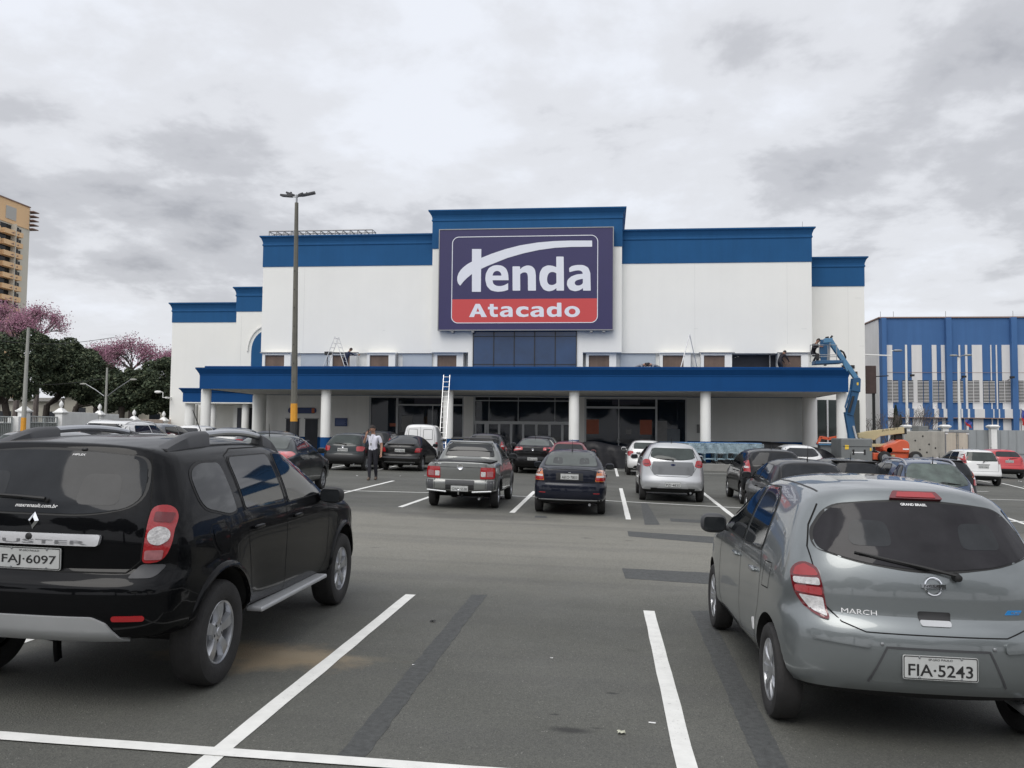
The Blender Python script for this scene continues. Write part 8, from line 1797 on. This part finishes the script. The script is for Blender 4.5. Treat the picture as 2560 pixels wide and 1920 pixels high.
def tan_lift():
    y = 47.0; x0 = X_(2225, 1150, y); g = gz(x0, y); r = empty('boom_lift', (x0, y, g), label='boom lift with an orange chassis and turret and a long tan boom', cat='boom lift')
    Q = lambda zx, zy, dy=0.0: Vector((X_(2150+zx/5.395, 1000+zy/5.395, y+dy)-x0, dy, Z_(2150+zx/5.395, 1000+zy/5.395, y+dy)-g)); q2 = lambda p: tuple(Q(*p)[i] for i in (0, 2))
    def poly(name, mt, pts, d0, d1, bevel=0.02): m = MB(); m.prism([q2(p) for p in pts], d0, d1); return m.obj(name, mt, r, bevel=bevel)
    b = poly('boom', 'lift_tan', [(-40,450),(80,420),(560,365),(585,380),(590,450),(470,460),(250,490),(180,540),(110,535),(20,515),(-40,510)], -0.25, 0.15)
    poly('boom_cap', 'rim_dark', [(575,378),(605,385),(608,460),(578,462)], -0.28, 0.18, 0.01)
    a = Q(385, 402); vs, fs = text_fit('JLG LIFT', 0.85, 0.13, 0.0); m = MB(); m.add([(v[0]+a.x, -0.256, v[1]+a.z+v[0]*0.13) for v in vs], fs); m.obj('boom_lettering', 'plastic_black', b, fix=False)
    poly('lower_link', 'lift_tan', [(95,590),(400,590),(400,632),(95,632)], -0.3, 0.1)
    poly('upright', 'rim_dark', [(470,460),(560,455),(575,560),(520,600),(470,560)], -0.1, 0.2)
    m = MB(); m.tube([Q(110,520,-0.2), Q(130,640,-0.2)], 0.06, 8); m.tube([Q(90,560,-0.3), Q(135,600,-0.3)], 0.05, 8); m.obj('link_pin', 'rim_grey', r, smooth=True)
    poly('turret', 'lift_orange', [(248,625),(300,600),(400,575),(450,548),(490,532),(540,535),(590,560),(608,600),(608,712),(300,700),(255,680)], -0.7, 0.6, 0.06)
    m = MB(); a, c = Q(515, 650), Q(595, 670); m.box(a.x, c.x, -0.715, -0.705, c.z, a.z); m.obj('name_strip', 'sticker_white', r)
    m = MB(); a = Q(340, 672); m.lathe([(0.001,-0.01),(0.14,-0.01)], (a.x, -0.706, a.z), 'y', 16); m.obj('housing_vent', 'rim_dark', r, smooth=True)
    poly('chassis', 'lift_orange', [(130,712),(608,712),(608,800),(350,810),(130,800)], -0.6, 0.9, 0.03)
    a, c = Q(375, 735), Q(420, 760); m = MB(); m.box(a.x, c.x, -0.615, -0.605, c.z, a.z); m.obj('warning_label', 'lift_tan', r)
    for zx in (270, 680):
        for dy in (-0.75, 1.05):
            c = Q(zx, 770, 0); m = MB(); R = 0.32; m.lathe([(0.001,-0.12),(R*0.55,-0.12),(R*0.6,-0.16),(R*0.93,-0.15),(R,-0.10),(R,0.12),(R*0.93,0.15),(0.001,0.15)], (c.x, dy, max(R, c.z)), 'y', 24); w = m.obj('wheel', 'tyre', r, smooth=True)
            m = MB(); m.lathe([(0.001,-0.17),(R*0.25,-0.17),(R*0.3,-0.13),(R*0.55,-0.125)], (c.x, dy, max(R, c.z)), 'y', 16); m.obj('rim', 'rim_grey', w, smooth=True)
    c = Q(680, 770); m = MB(); m.box(Q(600,700).x, c.x, -0.5, 0.8, c.z-0.08, c.z+0.12); m.obj('axle', 'lift_orange', r)
tan_lift()
def small_lift():
    y = 45.5; x0 = X_(2068, 1110, y); g = gz(x0, y); r = empty('small_lift', (x0, y, g), label='small orange cranked lift arm over a white-blue frame behind the black sheeting', cat='lift'); Q = lambda px, py: Vector((X_(px, py, y)-x0, 0, Z_(px, py, y)-g))
    m = MB(); beam(m, Q(2044,1110), Q(2052,1091), 0.12, 0.12); beam(m, Q(2051,1093), Q(2072,1097), 0.14, 0.12); beam(m, Q(2070,1097), Q(2098,1092), 0.15, 0.12); m.obj('arm', 'lift_orange', r, fix=False, bevel=0.01)
    m = MB(); a, b = Q(2046,1108), Q(2096,1113); m.box(a.x, b.x, -0.1, 0.5, b.z, a.z); m.obj('frame', 'lift_blue_lite', r); m = MB(); m.box(a.x-0.02, b.x+0.02, -0.13, 0.53, a.z+0.003, a.z+0.05); m.obj('rail', 'sticker_white', r)
    m = MB(); m.box(a.x+0.1, b.x-0.1, 0, 0.4, 0.3, b.z-0.003); m.obj('base', 'machine_grey', r)
    for sx in (a.x+0.2, b.x-0.2): m = MB(); m.lathe([(0.001,-0.1),(0.22,-0.1),(0.22,0.1),(0.001,0.1)], (sx, 0.0, 0.22), 'y', 16); m.obj('wheel', 'tyre', r, smooth=True)
small_lift()
paint('van_beige', (0.33, 0.29, 0.21), 0.2, 0.35, 0.1)
CAR(van, 'van_beige', 'parked_van', 'beige van standing side on behind the tan and orange boom lift', 'van', at=(X_(2275, 1130, 52.5)+1.2, 52.5), rz=radians(88))
def truck():
    y = 50.0; x = X_(2392, 1120, y); r = empty('box_truck', (x, y, gz(x, y)), radians(32), label='small white box truck with dented side and two rear doors, before the hoarding', cat='truck')
    mat('truck_white', (0.52, 0.50, 0.45), 0.5, var=0.08, streak=0.2); mat('truck_door', (0.58, 0.54, 0.44), 0.5, var=0.06, streak=0.15)
    W_, L_, z0, z1 = 0.95, 2.6, 0.88, 2.36
    m = MB(); m.box(-W_, W_, 0, L_, z0, z1); m.obj('box_body', 'truck_white', r, bevel=0.02)
    m = MB()
    for a, b, c, d in ((-W_-0.01, -W_+0.05, z0, z1), (W_-0.05, W_+0.01, z0, z1)): m.box(a, b, -0.04, -0.002, c, d)
    m.box(-W_+0.051, W_-0.051, -0.04, -0.002, z1-0.06, z1); m.box(-W_+0.051, W_-0.051, -0.04, -0.002, z0, z0+0.06); m.obj('door_frame', 'rim_grey', r, fix=False)
    for s in (-1, 1):
        m = MB(); m.box(min(s*0.03, s*(W_-0.06)), max(s*0.03, s*(W_-0.06)), -0.03, -0.003, z0+0.065, z1-0.065); d = m.obj('rear_door', 'truck_door', r, bevel=0.008)
        m = MB(); m.tube([(s*0.07, -0.05, z0+0.02), (s*0.07, -0.05, z1-0.02)], 0.014, 6)
        for z in (z0+0.2, (z0+z1)/2, z1-0.2): m.box(s*0.07-0.03, s*0.07+0.03, -0.06, -0.031, z-0.03, z+0.03)
        m.obj('lock_rod', 'rim_grey', d, fix=False)
        m = MB()
        for z in (z0+0.12, z1-0.12): m.box(min(s*(W_-0.2), s*(W_+0.02)), max(s*(W_-0.2), s*(W_+0.02)), -0.055, -0.031, z-0.03, z+0.03)
        m.obj('hinge', 'sticker_white', d, fix=False)
    m = MB()
    for a, b in ((0.6, 0.55), (1.0, 0.75), (1.6, 0.45), (1.15, 0.3), (1.9, 0.95), (1.4, 1.2)): m.lathe([(0.001,-0.006),(0.055,-0.005)], (-W_, a, z0+b), 'x', 10)
    m.obj('dent_marks', 'rim_dark', r, fix=False)
    m = MB(); m.box(-0.35, 0.35, -0.02, L_+1.2, 0.55, 0.87); m.obj('chassis', 'rim_dark', r)
    m = MB(); m.box(-0.6, 0.45, L_*0.15, L_*0.75, z1+0.003, z1+0.10) if False else m.box(-0.45, 0.35, L_-0.55, L_-0.05, z1+0.003, z1+0.32); m.obj('cooling_unit', 'machine_grey', r, bevel=0.03)
    cab = [(L_+0.08, 0.5), (L_+1.55, 0.5), (L_+1.62, 0.8), (L_+1.45, 1.15), (L_+1.05, 1.75), (L_+0.08, 1.82)]
    m = MB(); m.prism(cab, -0.80, 0.80, 'x'); c = m.obj('cab', 'truck_white', r, bevel=0.05)
    for s in (-1, 1): m = MB(); m.prism([(L_+0.3, 1.2), (L_+1.28, 1.2), (L_+0.98, 1.66), (L_+0.3, 1.7)], min(s*0.801, s*0.81), max(s*0.801, s*0.81), 'x'); m.obj('side_window', 'car_glass', c)
    for s in (-1, 1): m = MB(); m.tube([(s*0.8, L_+1.2, 1.2), (s*1.0, L_+1.25, 1.3), (s*1.0, L_+1.25, 1.6)], 0.015, 5); m.box(s*1.0-0.07, s*1.0+0.07, L_+1.22, L_+1.26, 1.28, 1.62); m.obj('mirror', 'rim_dark', r, fix=False)
    for s in (-1, 1):
        for yy in (0.7, L_+0.9): m = MB(); m.lathe([(0.001,-0.1),(0.2,-0.1),(0.3,-0.11),(0.34,-0.06),(0.34,0.1),(0.001,0.1)], (s*0.72, yy, 0.34), 'x', 20); m.obj('wheel', 'tyre', r, smooth=True)
    m = MB(); m.box(-0.95, 0.95, 0.02, 0.12, 0.45, 0.6); m.obj('bumper', 'rim_grey', r)
truck()
# overhead wires on the left
for k, (a, b, z, y, lab) in enumerate((((-60), 280, 8.6, 60.0, 'upper thin wire strung before the dark trees'), (-60, 262, 5.6, 61.0, 'lower thin wire strung before the dark trees'))):
    x0, x1 = X_(a, 1000, y), X_(b, 1000, y); m = MB(); m.tube([(x0+(x1-x0)*t, y, z-0.5*sin(t*pi)) for t in np.linspace(0, 1, 14)], 0.018, 4); tag(m.obj('overhead_wire', 'rim_dark', fix=False), lab, 'wire', 'overhead wires')
# litter on the asphalt
def crumple(name, p, s, mt, label, cat, seed):
    rnd = random.Random(seed); m = MB(); n = 5; q = gnd(*p)
    for i in range(n):
        for j in range(n): m.v.append((q.x+(i/(n-1)-0.5)*s*(1+rnd.uniform(-.2, .2)), q.y+(j/(n-1)-0.5)*s*0.8*(1+rnd.uniform(-.2, .2)), q.z+0.006+rnd.uniform(0, s*0.3)))
    for i in range(n-1):
        for j in range(n-1): m.f.append((i*n+j, (i+1)*n+j, (i+1)*n+j+1, i*n+j+1)); m.m.append(0)
    o = m.obj(name, mt, fix=False); sd = o.modifiers.new('s', 'SOLIDIFY'); sd.thickness = 0.001; tag(o, label, cat)
crumple('crumpled_paper', (1553, 1835), 0.045, mat('paper_pale', (0.50, 0.50, 0.40), 0.8), 'small crumpled pale paper left of the right bay line', 'paper', 3)
crumple('paper_scrap', (1379, 1647), 0.018, 'sticker_white', 'tiny white scrap in the middle of the empty bay', 'paper', 5)
crumple('dry_leaf', (1082, 1555), 0.045, 'black_paint', 'small dark twig-like leaf between the bay line and the tar strip', 'leaf', 8)
crumple('white_scrap', (1033, 1664), 0.014, 'sticker_white', 'tiny white scrap lying on the dark tar strip', 'paper', 9)
crumple('white_scrap', (2551, 1205), 0.18, 'sticker_white', 'white scrap on the asphalt below the red hatchback', 'paper', 12)
q = gnd(1630, 1809); m = MB(); m.tube([(q.x-0.02, q.y, q.z+0.006), (q.x+0.022, q.y-0.004, q.z+0.006)], 0.0045, 8); tag(m.obj('cigarette_butt', 'sticker_white', smooth=True), 'white cigarette butt just left of the right bay line', 'cigarette butt')
for k, (p, s) in enumerate((((1157,1196),0.06),((1063,1189),0.05),((893,1190),0.05),((1000,1191),0.06))): crumple('chalk_scrap', p, s, 'sticker_white', 'small white scrap on the asphalt near the walking man', 'paper', 20+k); bpy.context.scene.objects[-1]['group'] = 'white scraps near the walking man'
